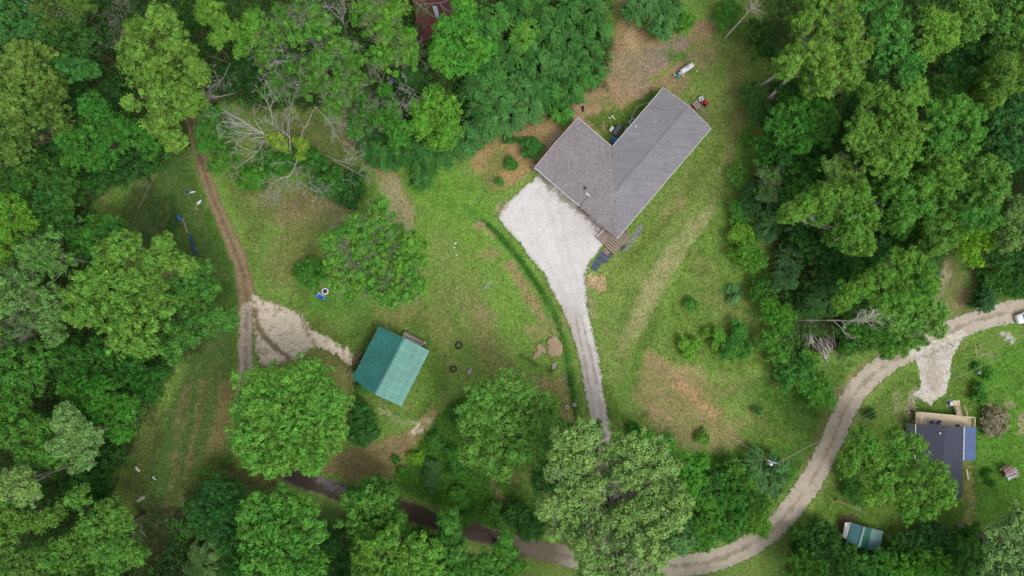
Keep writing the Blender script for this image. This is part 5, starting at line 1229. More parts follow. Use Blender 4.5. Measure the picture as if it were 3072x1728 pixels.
T('vivid green tree left of the lower part of the ragged yellow-green tree', (64, 126, 44), 16, 'round', [(285, 330, 48), (330, 370, 52), (250, 430, 55), (340, 430, 50), (400, 400, 45), (230, 470, 40), (300, 480, 40), (450, 430, 40)])
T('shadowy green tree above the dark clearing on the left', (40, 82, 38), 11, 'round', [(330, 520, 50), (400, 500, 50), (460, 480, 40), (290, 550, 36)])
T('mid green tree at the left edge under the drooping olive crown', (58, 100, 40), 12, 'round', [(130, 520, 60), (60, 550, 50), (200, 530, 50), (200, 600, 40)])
T('small yellow-green tree at the top edge above the brown path gap', (128, 156, 56), 16, 'round', [(640, 50, 44), (680, 90, 36), (620, 20, 30), (655, 120, 26)])
T('bright green tree at the top edge, right of the brown path gap', (104, 150, 50), 14, 'round', [(745, 110, 40), (760, 60, 30), (720, 150, 20)])
T('green tree with a rounded crown along the left of the upper dirt lane bend', (76, 128, 48), 11, 'round', [(650, 360, 46), (630, 400, 40), (680, 420, 45), (690, 480, 42), (650, 500, 25), (610, 440, 20)], base=(675, 430))
T('dark tree crown at the top edge between the olive tree and the ragged yellow-green tree', (40, 66, 34), 12, 'sparse', [(360, 30, 55), (400, 70, 40), (330, 110, 40)])
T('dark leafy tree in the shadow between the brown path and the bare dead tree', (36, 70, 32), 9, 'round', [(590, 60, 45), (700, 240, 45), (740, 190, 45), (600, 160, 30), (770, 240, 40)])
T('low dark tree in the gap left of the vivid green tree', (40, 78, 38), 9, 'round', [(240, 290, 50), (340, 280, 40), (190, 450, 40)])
# --- left middle
T('lime green tree at the left edge, half way down', (118, 158, 38), 13, 'round', [(40, 630, 48), (85, 670, 30), (25, 700, 40), (10, 760, 36)])
T('dark green tree right of the lime green left-edge tree', (52, 96, 44), 11, 'round', [(140, 640, 55), (180, 570, 45), (130, 700, 45), (200, 680, 45)])
T('rounded mid green tree at the lower end of the long fallen trunk', (66, 118, 46), 10, 'round', [(235, 710, 40), (300, 690, 45), (340, 680, 36), (280, 740, 40)])
T('pale green loose tree left of the big many-lobed tree', (94, 128, 66), 14, 'pale', [(150, 740, 42), (120, 780, 40), (180, 790, 40), (90, 760, 30)])
T('big yellow-green many-lobed tree on the left, the widest crown there', (126, 156, 66), 17, 'round', [(375, 740, 46), (330, 780, 48), (495, 730, 28), (460, 780, 36), (510, 780, 34), (290, 850, 55), (240, 890, 42), (370, 860, 55), (440, 850, 50), (310, 930, 55), (240, 950, 30), (400, 960, 55), (480, 930, 50), (370, 1020, 42), (440, 1030, 42), (560, 800, 32)], base=(440, 890))
T('deeper green tree pressed against the right of the widest left crown', (84, 128, 58), 14, 'round', [(590, 820, 42), (560, 880, 50), (620, 870, 42), (600, 940, 50), (560, 1000, 46), (640, 960, 40), (690, 960, 26), (520, 1040, 40)])
T('pale grey-green tree with bare twigs at the left edge, level with the widest left crown', (106, 132, 78), 15, 'pale', [(40, 850, 50), (90, 870, 45), (20, 900, 45), (150, 910, 42), (160, 980, 40)])
T('grey twiggy tree at the left edge below the pale grey-green one', (84, 108, 68), 12, 'sparse', [(50, 960, 50), (100, 950, 40), (20, 1010, 40)])
# --- lower left
T('bushy green tree at the left edge, two thirds down', (76, 124, 50), 12, 'round', [(60, 1080, 55), (130, 1070, 45), (20, 1140, 50), (100, 1140, 48)])
T('deep green tree below the widest left crown', (54, 106, 40), 11, 'round', [(210, 1070, 50), (290, 1060, 50), (350, 1080, 45), (240, 1120, 45), (320, 1130, 45)])
T('dark green tree at the right end of the lower left woods', (44, 94, 36), 10, 'round', [(410, 1090, 48), (400, 1150, 50), (460, 1170, 40), (480, 1120, 30)])
T('bright green tree in the middle of the lower left woods', (62, 130, 38), 13, 'round', [(240, 1180, 48), (310, 1170, 45), (330, 1240, 48), (370, 1290, 40), (380, 1220, 36), (280, 1220, 40)])
T('green tree at the left edge above the pale cream-green one', (86, 130, 52), 14, 'round', [(40, 1220, 52), (30, 1300, 50), (120, 1280, 42), (150, 1350, 50), (90, 1370, 36)])
T('silvery green tree in the lower left woods', (122, 146, 94), 16, 'pale', [(205, 1250, 34), (230, 1300, 40), (270, 1310, 30), (250, 1370, 34), (190, 1330, 30)])
T('cream-green tree at the left edge, lower down', (142, 154, 94), 17, 'pale', [(70, 1430, 36), (30, 1450, 38), (90, 1470, 30)])
T('yellowish tree beneath the cream-green left-edge one', (108, 134, 56), 14, 'round', [(30, 1530, 48), (70, 1560, 36), (20, 1600, 40), (170, 1540, 30), (130, 1560, 30)])
T('dark low tree under the silvery green tree', (38, 78, 34), 7, 'round', [(300, 1420, 50), (340, 1370, 40), (290, 1480, 45), (240, 1440, 40)])
T('spreading yellow-green tree near the bottom left corner', (104, 140, 60), 17, 'round', [(330, 1530, 40), (290, 1570, 42), (360, 1560, 36), (240, 1620, 46), (310, 1640, 44), (370, 1640, 36), (410, 1660, 32), (180, 1670, 46), (250, 1690, 44), (330, 1700, 36), (240, 1490, 30)])
T('olive tree in the bottom left corner', (112, 134, 66), 14, 'round', [(40, 1680, 52), (110, 1690, 48), (60, 1730, 50), (180, 1730, 40)])
T('dark blue-green round tree beside the mown track at the bottom', (44, 94, 52), 8, 'round', [(650, 1470, 50), (610, 1530, 48), (680, 1520, 50), (620, 1580, 38), (700, 1470, 36), (660, 1580, 36)])
Sh('pale grey feathery shrub at the bottom edge', (140, 146, 112), 4.5, [(620, 1680, 42), (600, 1720, 36), (650, 1650, 22)], 'feather')
T('dark narrow tree between the grey feathery shrub and the big bottom trees', (50, 100, 46), 9, 'round', [(695, 1640, 34), (720, 1690, 36), (690, 1720, 30)])
T('large bright green tree at the bottom, below the big round maple', (92, 146, 58), 17, 'round', [(850, 1502, 42), (905, 1512, 32), (770, 1520, 46), (840, 1560, 55), (930, 1550, 34), (750, 1600, 40), (810, 1630, 55), (900, 1620, 50), (960, 1600, 26), (770, 1690, 50), (860, 1700, 55), (940, 1690, 42)])
T('small dark tree at the bottom edge right of the large bright green tree', (52, 98, 48), 9, 'round', [(1010, 1680, 40), (1000, 1640, 24), (1030, 1730, 40)])
# --- the big maple and bottom centre
T('big round bright green maple left of the green-roofed shed', (118, 166, 66), 16, 'round', [(760, 1160, 55), (830, 1140, 50), (900, 1130, 50), (960, 1130, 42), (740, 1230, 50), (800, 1210, 60), (880, 1210, 62), (960, 1200, 60), (1010, 1200, 40), (740, 1310, 50), (800, 1290, 60), (880, 1290, 62), (960, 1280, 55), (1010, 1270, 38), (770, 1370, 45), (840, 1370, 50), (920, 1370, 48), (980, 1330, 45), (820, 1400, 30), (930, 1400, 30)], name='maple_tree')
Sh('dark green shrub between the big maple and the green shed', (48, 96, 48), 4.0, [(1090, 1260, 36), (1080, 1295, 36), (1110, 1290, 28), (1085, 1225, 18)])
Sh('leafy sprout at the lower left corner of the big green-roofed shed', (90, 130, 70), 1.6, [(1076, 1162, 12), (1090, 1172, 14)])
T('yellow-green tree overhanging the dark road, left of bottom centre', (96, 138, 58), 13, 'tall', [(1110, 1480, 42), (1060, 1500, 32), (1150, 1490, 36), (1090, 1540, 50), (1160, 1540, 42), (1110, 1590, 40), (1190, 1570, 30)])
T('big lime green tree at the bottom edge left of centre', (122, 160, 64), 16, 'round', [(1170, 1620, 40), (1110, 1660, 46), (1180, 1680, 55), (1250, 1650, 46), (1270, 1700, 50), (1100, 1720, 50), (1200, 1740, 50), (1300, 1650, 30)])
Sh('low dark bush on the far side of the dark road', (56, 92, 44), 4, [(1257, 1602, 26), (1225, 1608, 20), (1285, 1618, 22)])
T('upright green tree crossing the dark road at bottom centre', (84, 134, 62), 13, 'tall', [(1345, 1560, 26), (1355, 1600, 32), (1340, 1650, 36), (1370, 1650, 28), (1350, 1700, 40)])
T('green tree at the bottom edge below the wooden culvert of the road', (92, 144, 58), 14, 'round', [(1518, 1614, 20), (1515, 1655, 34), (1470, 1688, 36), (1430, 1700, 40), (1530, 1700, 40), (1480, 1730, 40)])
T('round pale green tree left of the foot of the white drive', (120, 158, 76), 15, 'round', [(1450, 1180, 45), (1520, 1150, 40), (1570, 1170, 42), (1410, 1240, 42), (1480, 1230, 55), (1560, 1230, 55), (1630, 1210, 38), (1430, 1310, 50), (1500, 1300, 58), (1580, 1290, 58), (1650, 1270, 42), (1410, 1360, 36), (1480, 1370, 50), (1560, 1360, 45), (1510, 1410, 30), (1630, 1330, 36)])
T('huge pale grey-green sycamore at the bottom centre, the largest crown', (152, 168, 108), 22, 'pale', [(1700, 1320, 46), (1760, 1300, 40), (1680, 1390, 46), (1750, 1370, 50), (1840, 1340, 50), (1900, 1340, 46), (1960, 1360, 48), (1700, 1490, 50), (1640, 1520, 32), (1770, 1460, 46), (1880, 1420, 58), (1960, 1440, 58), (2010, 1400, 26), (2020, 1500, 48), (1700, 1570, 50), (1780, 1560, 58), (1870, 1550, 42), (1930, 1520, 45), (1980, 1560, 48), (2040, 1540, 26), (1760, 1640, 52), (1840, 1640, 58), (1920, 1640, 50), (1770, 1710, 50), (1850, 1720, 58), (1930, 1710, 52), (1980, 1660, 32)], name='sycamore_tree', base=(1795, 1470), dens=.95)
T('mid green tree tucked between the round pale green tree and the sycamore', (84, 132, 68), 11, 'round', [(1640, 1400, 40), (1700, 1290, 30), (1780, 1290, 30), (1620, 1450, 36)])
T('bright green shrubby tree on the upper right shoulder of the sycamore', (84, 152, 46), 9, 'round', [(1930, 1320, 34), (1990, 1330, 34), (2050, 1390, 40), (2080, 1430, 36), (2060, 1470, 34), (2100, 1380, 26)])
for i, (a, c_, lb) in enumerate((([(2180, 1430, 40), (2200, 1480, 42), (2160, 1500, 34)], (58, 124, 46), 'broad green bush in the thicket right of the sycamore'),
        ([(2110, 1500, 34), (2130, 1550, 40), (2090, 1580, 30)], (84, 144, 52), 'lighter green bush directly right of the sycamore edge'),
        ([(2210, 1550, 40), (2180, 1590, 32)], (70, 132, 50), 'green bush above the lower road bend, left of the lime one'),
        ([(2260, 1565, 34), (2285, 1580, 24)], (110, 158, 52), 'lime green bush at the inner edge of the lower road bend'),
        ([(2240, 1480, 40), (2270, 1510, 34)], (70, 116, 40), 'olive green bush in the thicket, below the transformer pole'),
        ([(2105, 1625, 28), (2130, 1610, 20)], (86, 142, 60), 'small green bush close above the lower road'),
        ([(2130, 1440, 34), (2090, 1460, 24)], (50, 96, 50), 'dark green bush at the upper left of the thicket'),
        ([(2200, 1400, 26), (2240, 1440, 30)], (84, 128, 46), 'green bush between thicket and transformer pole'))):
    Sh(lb, c_, 4.2, a)
Sh('grey-green soft bush at the foot of the sycamore, by the road', (104, 140, 100), 4, [(2030, 1590, 42), (2050, 1620, 34)], 'feather')
Sh('grey-green bush surrounding the transformer pole', (84, 116, 86), 4, [(2280, 1390, 44), (2300, 1440, 44), (2260, 1430, 34), (2330, 1410, 30)], 'feather')
# --- meadow bushes below centre
for a, c_, h_, lb in (([(1245, 1372, 18), (1262, 1380, 12)], (142, 172, 44), 1.6, 'small lime yellow bush in the green slope'), ([(1305, 1323, 22)], (70, 124, 48), 1.6, 'small green bush at the top of the green slope'),
        ([(1297, 1405, 24), (1290, 1440, 20)], (88, 114, 84), 2, 'grey-green bush in the middle of the green slope'), ([(1484, 1530, 26), (1495, 1555, 24)], (84, 132, 58), 2.4, 'green bush above the dark road near the sycamore'),
        ([(1545, 1540, 36), (1590, 1580, 40)], (46, 92, 46), 3.4, 'dark bush just left of the sycamore edge'), ([(1370, 1400, 28), (1360, 1360, 22)], (66, 120, 46), 2, 'green bush touching the lower left of the round pale green tree'),
        ([(1205, 1415, 14)], (90, 140, 50), 1.2, 'tiny light green bush left of the green slope'), ([(1190, 1380, 10)], (70, 120, 46), 1, 'tiny green sprout at the slope edge'), ([(1370, 1480, 20), (1390, 1500, 16)], (74, 126, 46), 1.8, 'green bush low in the green slope'), ([(1410, 1230, 22), (1370, 1250, 24)], (56, 100, 52), 3, 'dark bush on the upper left of the round pale green tree'),
        ([(1905, 1300, 20), (1895, 1280, 18)], (60, 112, 40), 2, 'dark green bush right of the foot of the white drive'), ([(1395, 1560, 18)], (80, 130, 54), 1.8, 'small bush on the road bank left of bottom centre')):
    Sh(lb, c_, h_, a)
# --- lawn trees
T('sparse light green tree with grey branches in the middle of the left lawn', (112, 160, 60), 13, 'sparse', [(1135, 650, 40), (1150, 610, 16), (1000, 730, 36), (1060, 690, 40), (1010, 780, 32), (1090, 750, 40), (1170, 710, 42), (1235, 730, 36), (1140, 790, 40), (1210, 800, 42), (1250, 780, 22), (1060, 850, 46), (1130, 860, 42), (1170, 890, 34), (1220, 870, 38), (1250, 850, 24), (1020, 850, 26)], dens=1.5)
Sh('round green bush at the left of the sparse lawn tree', (72, 128, 46), 3, [(915, 815, 30), (950, 820, 32), (935, 840, 28), (940, 795, 20)])
# --- round the bare dead trees
for a, c_, h_, lb in (([(769, 530, 36), (745, 545, 26)], (84, 146, 44), 3, 'bright green bush left of the bare dead trees'), ([(830, 500, 34), (860, 480, 26), (800, 470, 24)], (62, 124, 44), 4, 'green bush under the middle of the bare dead trees'),
        ([(920, 470, 36), (950, 490, 36), (900, 450, 22)], (62, 122, 50), 4, 'green bush at the foot of the bare dead trees'), ([(1000, 540, 40), (970, 560, 34), (1020, 570, 30)], (58, 116, 48), 4, 'rounded green bush right below the bare dead trees'),
        ([(1060, 570, 40), (1070, 540, 34), (1050, 600, 28)], (44, 88, 46), 4.5, 'dark green bush rightmost below the bare dead trees')):
    Sh(lb, c_, h_, a)
# --- upper centre
for i, (a, c_, h_, lb) in enumerate((([(830, 110, 45), (800, 170, 40), (850, 60, 40)], (96, 140, 54), 14, 'sparse tree with grey branches, leftmost of the sparse upper group'),
        ([(930, 40, 45), (900, 100, 40), (960, 90, 36)], (100, 146, 58), 16, 'sparse green tree at the top edge with forked pale limbs'),
        ([(1010, 150, 46), (960, 190, 42), (1060, 180, 38)], (90, 138, 52), 15, 'sparse green tree in the centre of the upper group'),
        ([(1100, 40, 45), (1160, 50, 42), (1150, 100, 42), (1190, 30, 30)], (114, 160, 48), 14, 'bright green tree left of the rusty barn roof'),
        ([(1200, 140, 36), (1160, 170, 42), (1230, 170, 26), (1220, 110, 24)], (104, 152, 50), 13, 'bright green tree below the left corner of the rusty barn'),
        ([(880, 220, 46), (830, 260, 40), (940, 250, 40)], (84, 130, 50), 12, 'thin green tree above the bare dead trees'),
        ([(1010, 270, 44), (1060, 250, 40), (1000, 320, 34)], (98, 144, 52), 12, 'thin green tree left of the grey hut roof'),
        ([(1100, 330, 38), (1070, 380, 36), (1130, 360, 30)], (68, 122, 46), 10, 'dark green thin tree between dead trees and round lime tree'))):
    T(lb, c_, h_, 'sparse', a, dens=1.35 if i not in (3, 4) else 1.5)
T('vine-covered narrow tree left of the round lime tree', (78, 140, 48), 10, 'round', [(1160, 275, 24), (1175, 330, 26), (1185, 380, 34), (1200, 420, 32)])
T('round lime green tree in the upper centre', (120, 166, 52), 10, 'round', [(1300, 300, 40), (1270, 340, 42), (1340, 330, 42), (1290, 390, 46), (1350, 380, 42), (1330, 420, 34), (1260, 380, 30)])
T('vivid green tree right of the rusty barn roof', (86, 156, 52), 14, 'round', [(1385, 20, 40), (1400, 70, 42), (1340, 90, 36), (1400, 130, 45), (1330, 150, 40), (1350, 200, 38), (1400, 190, 42), (1450, 150, 36), (1310, 180, 24)])
for i, (a, c_, lb) in enumerate((([(1490, 60, 46), (1460, 110, 40)], (74, 128, 62), 'feathery green bush at the top edge, leftmost of the thicket'),
        ([(1560, 40, 45), (1620, 30, 45)], (68, 118, 62), 'feathery bush at the top edge in the middle of the thicket'),
        ([(1700, 30, 45), (1770, 40, 45), (1790, 90, 32)], (70, 120, 66), 'feathery bush at the top edge at the right end of the thicket'),
        ([(1580, 95, 38), (1560, 130, 30)], (104, 154, 58), 'lighter green bush inside the feathery thicket'),
        ([(1650, 110, 45), (1700, 130, 42)], (66, 116, 64), 'feathery grey-green bush in the upper right of the thicket'),
        ([(1520, 180, 46), (1480, 220, 42)], (62, 114, 58), 'feathery bush in the left middle of the thicket'),
        ([(1610, 190, 46), (1680, 200, 45)], (72, 122, 70), 'feathery bush at the centre of the thicket'),
        ([(1760, 160, 42), (1770, 220, 36)], (66, 116, 62), 'feathery bush on the right rim of the thicket, upper'),
        ([(1560, 270, 46), (1500, 300, 42)], (74, 124, 72), 'feathery bush in the lower middle of the thicket'),
        ([(1640, 280, 46), (1710, 270, 40), (1730, 240, 30)], (64, 118, 60), 'feathery bush on the lower right rim of the thicket'),
        ([(1590, 330, 34), (1540, 350, 40)], (88, 132, 88), 'paler feathery bush at the bottom rim of the thicket'),
        ([(1430, 270, 45), (1440, 330, 42)], (60, 108, 58), 'dark feathery bush right of the round lime tree'),
        ([(1460, 390, 42), (1400, 420, 40), (1500, 380, 32)], (76, 124, 78), 'feathery bush at the lower tip of the thicket'),
        ([(1330, 450, 40), (1280, 450, 36), (1370, 440, 28)], (58, 106, 58), 'feathery bush below the round lime tree'),
        ([(1270, 510, 32), (1265, 550, 20)], (64, 110, 56), 'small feathery bush hanging lowest below the round lime tree'),
        ([(1110, 430, 38), (1140, 460, 40), (1190, 470, 36), (1230, 450, 28)], (54, 104, 52), 'dark feathery bush left below the round lime tree'),
        ([(1240, 230, 42), (1250, 280, 34), (1210, 240, 30)], (44, 78, 46), 'very dark bush between hut roof and round lime tree'))):
    Sh(lb, c_, 5.0 if i not in (14,) else 3, a, 'feather', dens=1.15)
Sh('wide feathery grey-green bush alone at the top edge above the bare soil', (80, 120, 80), 4.5, [(1930, 30, 45), (1980, 50, 45), (2000, 20, 40), (1900, 40, 30), (1980, 85, 28)], 'feather', dens=1.2)
Sh('small lime green bush right of the wide feathery top bush', (104, 158, 60), 2.4, [(2057, 64, 24), (2045, 80, 16)])
for px, r, c_, lb in (((1683, 338), 27, (78, 142, 56), 'round green bush directly above the garage wing roof'), ((1592, 441), 31, (56, 112, 52), 'round dark green bush left of the ladder'), ((1527, 417), 15, (58, 106, 56), 'small round bush on bare soil under the thicket edge'), ((1531, 492), 15, (72, 124, 54), 'small green bush lowest on the bare soil left of the garage'), ((1497, 545), 10, (76, 120, 50), 'tiny weed clump at the pad corner'),
        ((2200, 882), 20, (112, 146, 116), 'small blue-grey round bush in the right field'), ((2070, 912), 18, (84, 142, 60), 'small dark green bush in the right field'), ((1949, 1330), 14, (96, 148, 54), 'small bush near the top of the sycamore'), ((2272, 1232), 12, (90, 130, 66), 'tiny dark bush low in the right field'), ((2608, 1240), 14, (56, 96, 46), 'small bush on the lawn between road and small house'), ((2104, 1310), 18, (116, 146, 60), 'low olive bush in the lower right field'), ((2116, 998), 11, (140, 176, 50), 'tiny lime bush in the right field')):
    Sh(lb, c_, 1.9 if r > 20 else 1.2, [(px[0], px[1], r), (px[0] + r * .5, px[1] + r * .3, r * .6)], 'feather' if 'blue-grey' in lb or 'above the garage' in lb else 'low')
Sh('lime bush pair in the right field', (138, 176, 56), 2.0, [(2050, 1030, 16), (2068, 1045, 20), (2085, 1030, 14), (2065, 1062, 12)])
Sh('green bush cluster at the right of the lime bushes in the field', (76, 136, 58), 3.0, [(2205, 1035, 30), (2215, 990, 24), (2185, 1050, 24), (2230, 1050, 22)])
Sh('light green bush left of the green cluster in the right field', (116, 162, 56), 2.2, [(2150, 1000, 16), (2165, 1020, 16), (2145, 1035, 12)])
# --- right wood edge
for a, c_, h_, st_, lb in (([(2271, 100, 40), (2290, 150, 34)], (52, 92, 44), 4, 'low', 'dark bush under the leaning grey snag'), ([(2172, 60, 34), (2190, 30, 26)], (88, 140, 56), 3, 'low', 'green bush left of the leaning grey snag'),
        ([(2250, 300, 26), (2270, 330, 34), (2252, 275, 22)], (70, 108, 60), 4, 'feather', 'grey-green bush at the wood edge right of the mower'), ([(2235, 420, 18)], (96, 142, 56), 2, 'low', 'small bush at the wood edge level with the house end'),
        ([(2212, 525, 28), (2225, 550, 20)], (116, 162, 70), 3, 'low', 'light green round bush at the wood edge right of the house'), ([(2290, 440, 40), (2300, 490, 36)], (82, 140, 60), 6, 'low', 'green bush inside the wood edge above the light round bush'),
        ([(2220, 650, 26), (2210, 620, 22)], (82, 142, 56), 3, 'low', 'green bush on the field edge, level with the corner deck'), ([(2280, 620, 46), (2300, 680, 40), (2260, 580, 30)], (60, 92, 62), 5, 'feather', 'dark grey-green bush behind the field edge'),
        ([(2212, 705, 30), (2250, 700, 24)], (134, 170, 50), 3, 'low', 'yellow-green bush on the field edge'), ([(2225, 765, 34), (2260, 780, 34), (2240, 740, 26)], (106, 156, 50), 3.4, 'low', 'bright green bush below the yellow-green field-edge bush'),
        ([(2363, 780, 42), (2350, 830, 36)], (76, 104, 80), 5, 'feather', 'grey feathery bush in the dark wood gap'), ([(2463, 890, 44), (2430, 920, 30)], (46, 80, 48), 5, 'feather', 'dark feathery bush above the bare horizontal snag'),
        ([(2344, 960, 44), (2310, 930, 36), (2350, 940, 28)], (86, 150, 50), 5, 'low', 'bright green bush left of the horizontal snag'), ([(2328, 1060, 42), (2300, 1020, 36)], (96, 152, 56), 4.5, 'low', 'green bush at the field edge left of the brush pile'),
        ([(2403, 1110, 42), (2360, 1130, 38)], (72, 138, 62), 4.5, 'low', 'green bush under the brush pile'), ([(2423, 1075, 22), (2440, 1080, 20)], (142, 172, 56), 2.6, 'low', 'yellow-green bush right under the brush pile'),
        ([(2440, 1180, 38), (2470, 1190, 36), (2455, 1150, 34), (2420, 1160, 30)], (92, 150, 58), 4.5, 'low', 'rounded green bush between the brush pile and the road'), ([(2948, 906, 26), (2955, 890, 20)], (44, 82, 58), 3.4, 'feather', 'dark blue-green bush beside the upper road'),
        ([(2600, 1010, 40), (2650, 1000, 34), (2560, 980, 36)], (84, 138, 52), 5, 'low', 'green bush between the horizontal snag and the road'), ([(2700, 1030, 34), (2740, 1010, 34), (2660, 1050, 26)], (108, 150, 60), 5, 'low', 'green bush overhanging the road edge'), ([(2270, 870, 30), (2290, 850, 24)], (70, 116, 48), 3, 'low', 'green bush at the right rim of the field, above the blue-grey bush level'),
        ([(2990, 850, 40), (3040, 860, 36), (2960, 840, 30)], (62, 112, 52), 3, 'low', 'green bush strip above the parked car'), ([(2540, 1040, 26)], (80, 130, 50), 2.5, 'low', 'small green bush right of the brush pile')):
    Sh(lb, c_, h_, a, st_)
# --- upper right woods
T('tall yellow-green tree in the upper right woods, nearest the leaning snag', (142, 158, 66), 22, 'tall', [(2440, 30, 45), (2510, 20, 45), (2410, 70, 26), (2460, 100, 52), (2540, 90, 40), (2440, 170, 52), (2510, 160, 55), (2570, 160, 36), (2380, 160, 26), (2460, 240, 50), (2530, 230, 45), (2360, 200, 30)], base=(2290, 314))
T('yellow-tinged slim tree whose two pale trunks lean at the right wood edge', (138, 146, 76), 18, 'tall', [(2385, 185, 26), (2360, 205, 18), (2410, 165, 24)], base=(2285, 257))
T('green tree at the top edge right of the tall yellow-green tree', (84, 144, 66), 20, 'round', [(2600, 20, 45), (2660, 40, 48), (2640, 100, 45), (2700, 90, 40), (2690, 150, 48), (2730, 190, 40), (2640, 180, 36), (2720, 240, 30)])
T('bright yellow-green tree at the top edge, upper right woods', (136, 166, 62), 21, 'round', [(2790, 60, 40), (2840, 80, 42), (2800, 120, 42), (2780, 160, 30), (2840, 130, 30)])
T('olive tree at the top edge near the right corner', (112, 142, 64), 19, 'round', [(2890, 30, 50), (2930, 40, 36), (2900, 90, 36)])
T('dull green tree in the top right corner', (100, 134, 62), 18, 'round', [(3020, 20, 50), (3060, 60, 42), (2990, 90, 42), (3040, 110, 45)])
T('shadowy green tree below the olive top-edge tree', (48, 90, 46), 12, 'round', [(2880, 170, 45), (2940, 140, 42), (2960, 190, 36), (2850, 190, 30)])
T('yellow-olive tree at the right edge in the upper right woods', (116, 136, 58), 20, 'tall', [(3000, 200, 36), (3040, 200, 36), (2990, 250, 42), (3050, 250, 30), (2970, 300, 26)])
T('dark green tree left of the yellow-olive right-edge tree', (60, 106, 42), 13, 'round', [(2840, 230, 40), (2880, 260, 42), (2830, 290, 36), (2920, 250, 30)])
T('small round lime tree in the middle of the upper right woods', (138, 170, 66), 19, 'round', [(2735, 265, 30), (2755, 285, 26), (2730, 300, 20)])
T('broad green tree at the inner wood edge, right of the mower', (66, 128, 48), 14, 'round', [(2335, 355, 34), (2390, 325, 38), (2440, 340, 45), (2480, 360, 36), (2340, 390, 40), (2400, 380, 48), (2450, 400, 40), (2400, 430, 34)])
T('dark green tree under the broad wood-edge tree', (48, 94, 40), 10, 'round', [(2340, 460, 45), (2400, 470, 45), (2380, 520, 42), (2450, 450, 36)])
T('broad yellow-green domed tree in the centre of the right woods', (122, 148, 60), 21, 'round', [(2600, 290, 28), (2640, 290, 36), (2680, 320, 45), (2700, 380, 48), (2730, 400, 40), (2650, 370, 45), (2580, 370, 34), (2600, 420, 45), (2660, 440, 52), (2710, 450, 45), (2620, 490, 42), (2690, 500, 34), (2560, 420, 30)])
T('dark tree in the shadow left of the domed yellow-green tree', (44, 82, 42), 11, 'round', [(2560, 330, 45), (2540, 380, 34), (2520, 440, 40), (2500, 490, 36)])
T('lobed bright green tree right of the domed yellow-green tree', (100, 152, 64), 19, 'round', [(2800, 320, 24), (2870, 320, 32), (2920, 340, 30), (2820, 370, 40), (2890, 370, 42), (2920, 400, 30), (2810, 430, 36), (2870, 430, 42), (2900, 450, 26)])
T('blue-green tree at the right edge of the right woods', (66, 112, 68), 16, 'round', [(3040, 330, 46), (2990, 360, 42), (3050, 400, 46), (2990, 430, 42), (3040, 470, 42), (3000, 490, 30)])
T('yellow-green upright tree below the lobed bright green tree', (122, 156, 62), 19, 'tall', [(2790, 490, 36), (2830, 500, 36), (2780, 540, 40), (2830, 550, 40), (2750, 560, 34)])
T('round yellow-green tree near the right edge', (114, 150, 68), 19, 'round', [(2960, 490, 26), (2920, 530, 45), (2980, 530, 40), (2930, 580, 42), (2990, 570, 34)])
T('pale tree with grey twigs left of the domed yellow-green tree, lower', (126, 146, 76), 15, 'pale', [(2500, 500, 30), (2530, 520, 36), (2560, 560, 36), (2500, 560, 36)])
T('small pale twiggy tree at the wood edge, level with the house peak', (130, 150, 104), 9, 'sparse', [(2310, 540, 34), (2300, 580, 30)], dens=1.3)
T('low green tree right of the small pale twiggy tree', (70, 122, 46), 11, 'round', [(2420, 560, 40), (2380, 590, 40), (2460, 600, 36)])
T('tall yellow-green tree with a pale leaning trunk, centre of the right woods', (118, 152, 58), 18, 'tall', [(2450, 600, 40), (2500, 590, 45), (2560, 590, 40), (2520, 640, 50), (2580, 650, 45), (2460, 640, 32), (2370, 640, 28), (2410, 620, 30), (2540, 700, 42), (2580, 730, 34)], base=(2356, 691))
T('green tree right of the tall tree with the pale trunk', (96, 142, 58), 17, 'tall', [(2660, 560, 36), (2700, 590, 40), (2740, 620, 40), (2690, 650, 36)])
T('yellowish green tree above the gravel track in the right woods', (112, 146, 62), 16, 'tall', [(2800, 610, 36), (2840, 650, 36), (2790, 670, 40), (2830, 710, 36), (2790, 740, 34)])
T('green tree above the bright lime tree, near the right edge', (88, 138, 60), 17, 'round', [(2900, 600, 40), (2950, 620, 40), (2900, 650, 36), (2960, 660, 30)])
T('bright lime tree leaning over the gravel track at the right', (150, 190, 30), 13, 'round', [(2890, 700, 36), (2940, 690, 40), (2900, 750, 36), (2960, 720, 26), (2920, 780, 22), (2985, 670, 26)])
T('dark olive tree at the right edge level with the bright lime tree', (112, 132, 76), 15, 'pale', [(3030, 640, 36), (3060, 690, 42), (3020, 720, 34), (3070, 620, 30)])
T('dark green tree at the right edge above the road', (50, 92, 44), 12, 'round', [(3000, 780, 34), (3050, 770, 42), (3060, 820, 34), (2990, 740, 24)])
T('dark understory tree left of the lime tree', (54, 100, 48), 9, 'round', [(2640, 740, 40), (2700, 720, 40), (2740, 770, 34), (2600, 780, 30)])
T('large yellow-green tree beside the road bend in the right woods', (116, 156, 58), 17, 'round', [(2705, 780, 34), (2750, 800, 40), (2780, 850, 34), (2710, 840, 42), (2650, 830, 34), (2650, 890, 40), (2700, 900, 45), (2760, 890, 40), (2590, 860, 36), (2540, 880, 34), (2520, 910, 26), (2630, 930, 32)])
T('loose pale green tree hanging over the road at the bend', (118, 156, 76), 14, 'pale', [(2800, 930, 34), (2750, 950, 40), (2800, 980, 34), (2720, 980, 36), (2680, 960, 34)])
T('dark tree in the deep gap under the pale leaning trunk', (38, 76, 36), 8, 'round', [(2480, 770, 45), (2430, 740, 42), (2520, 820, 36), (2400, 700, 34)])
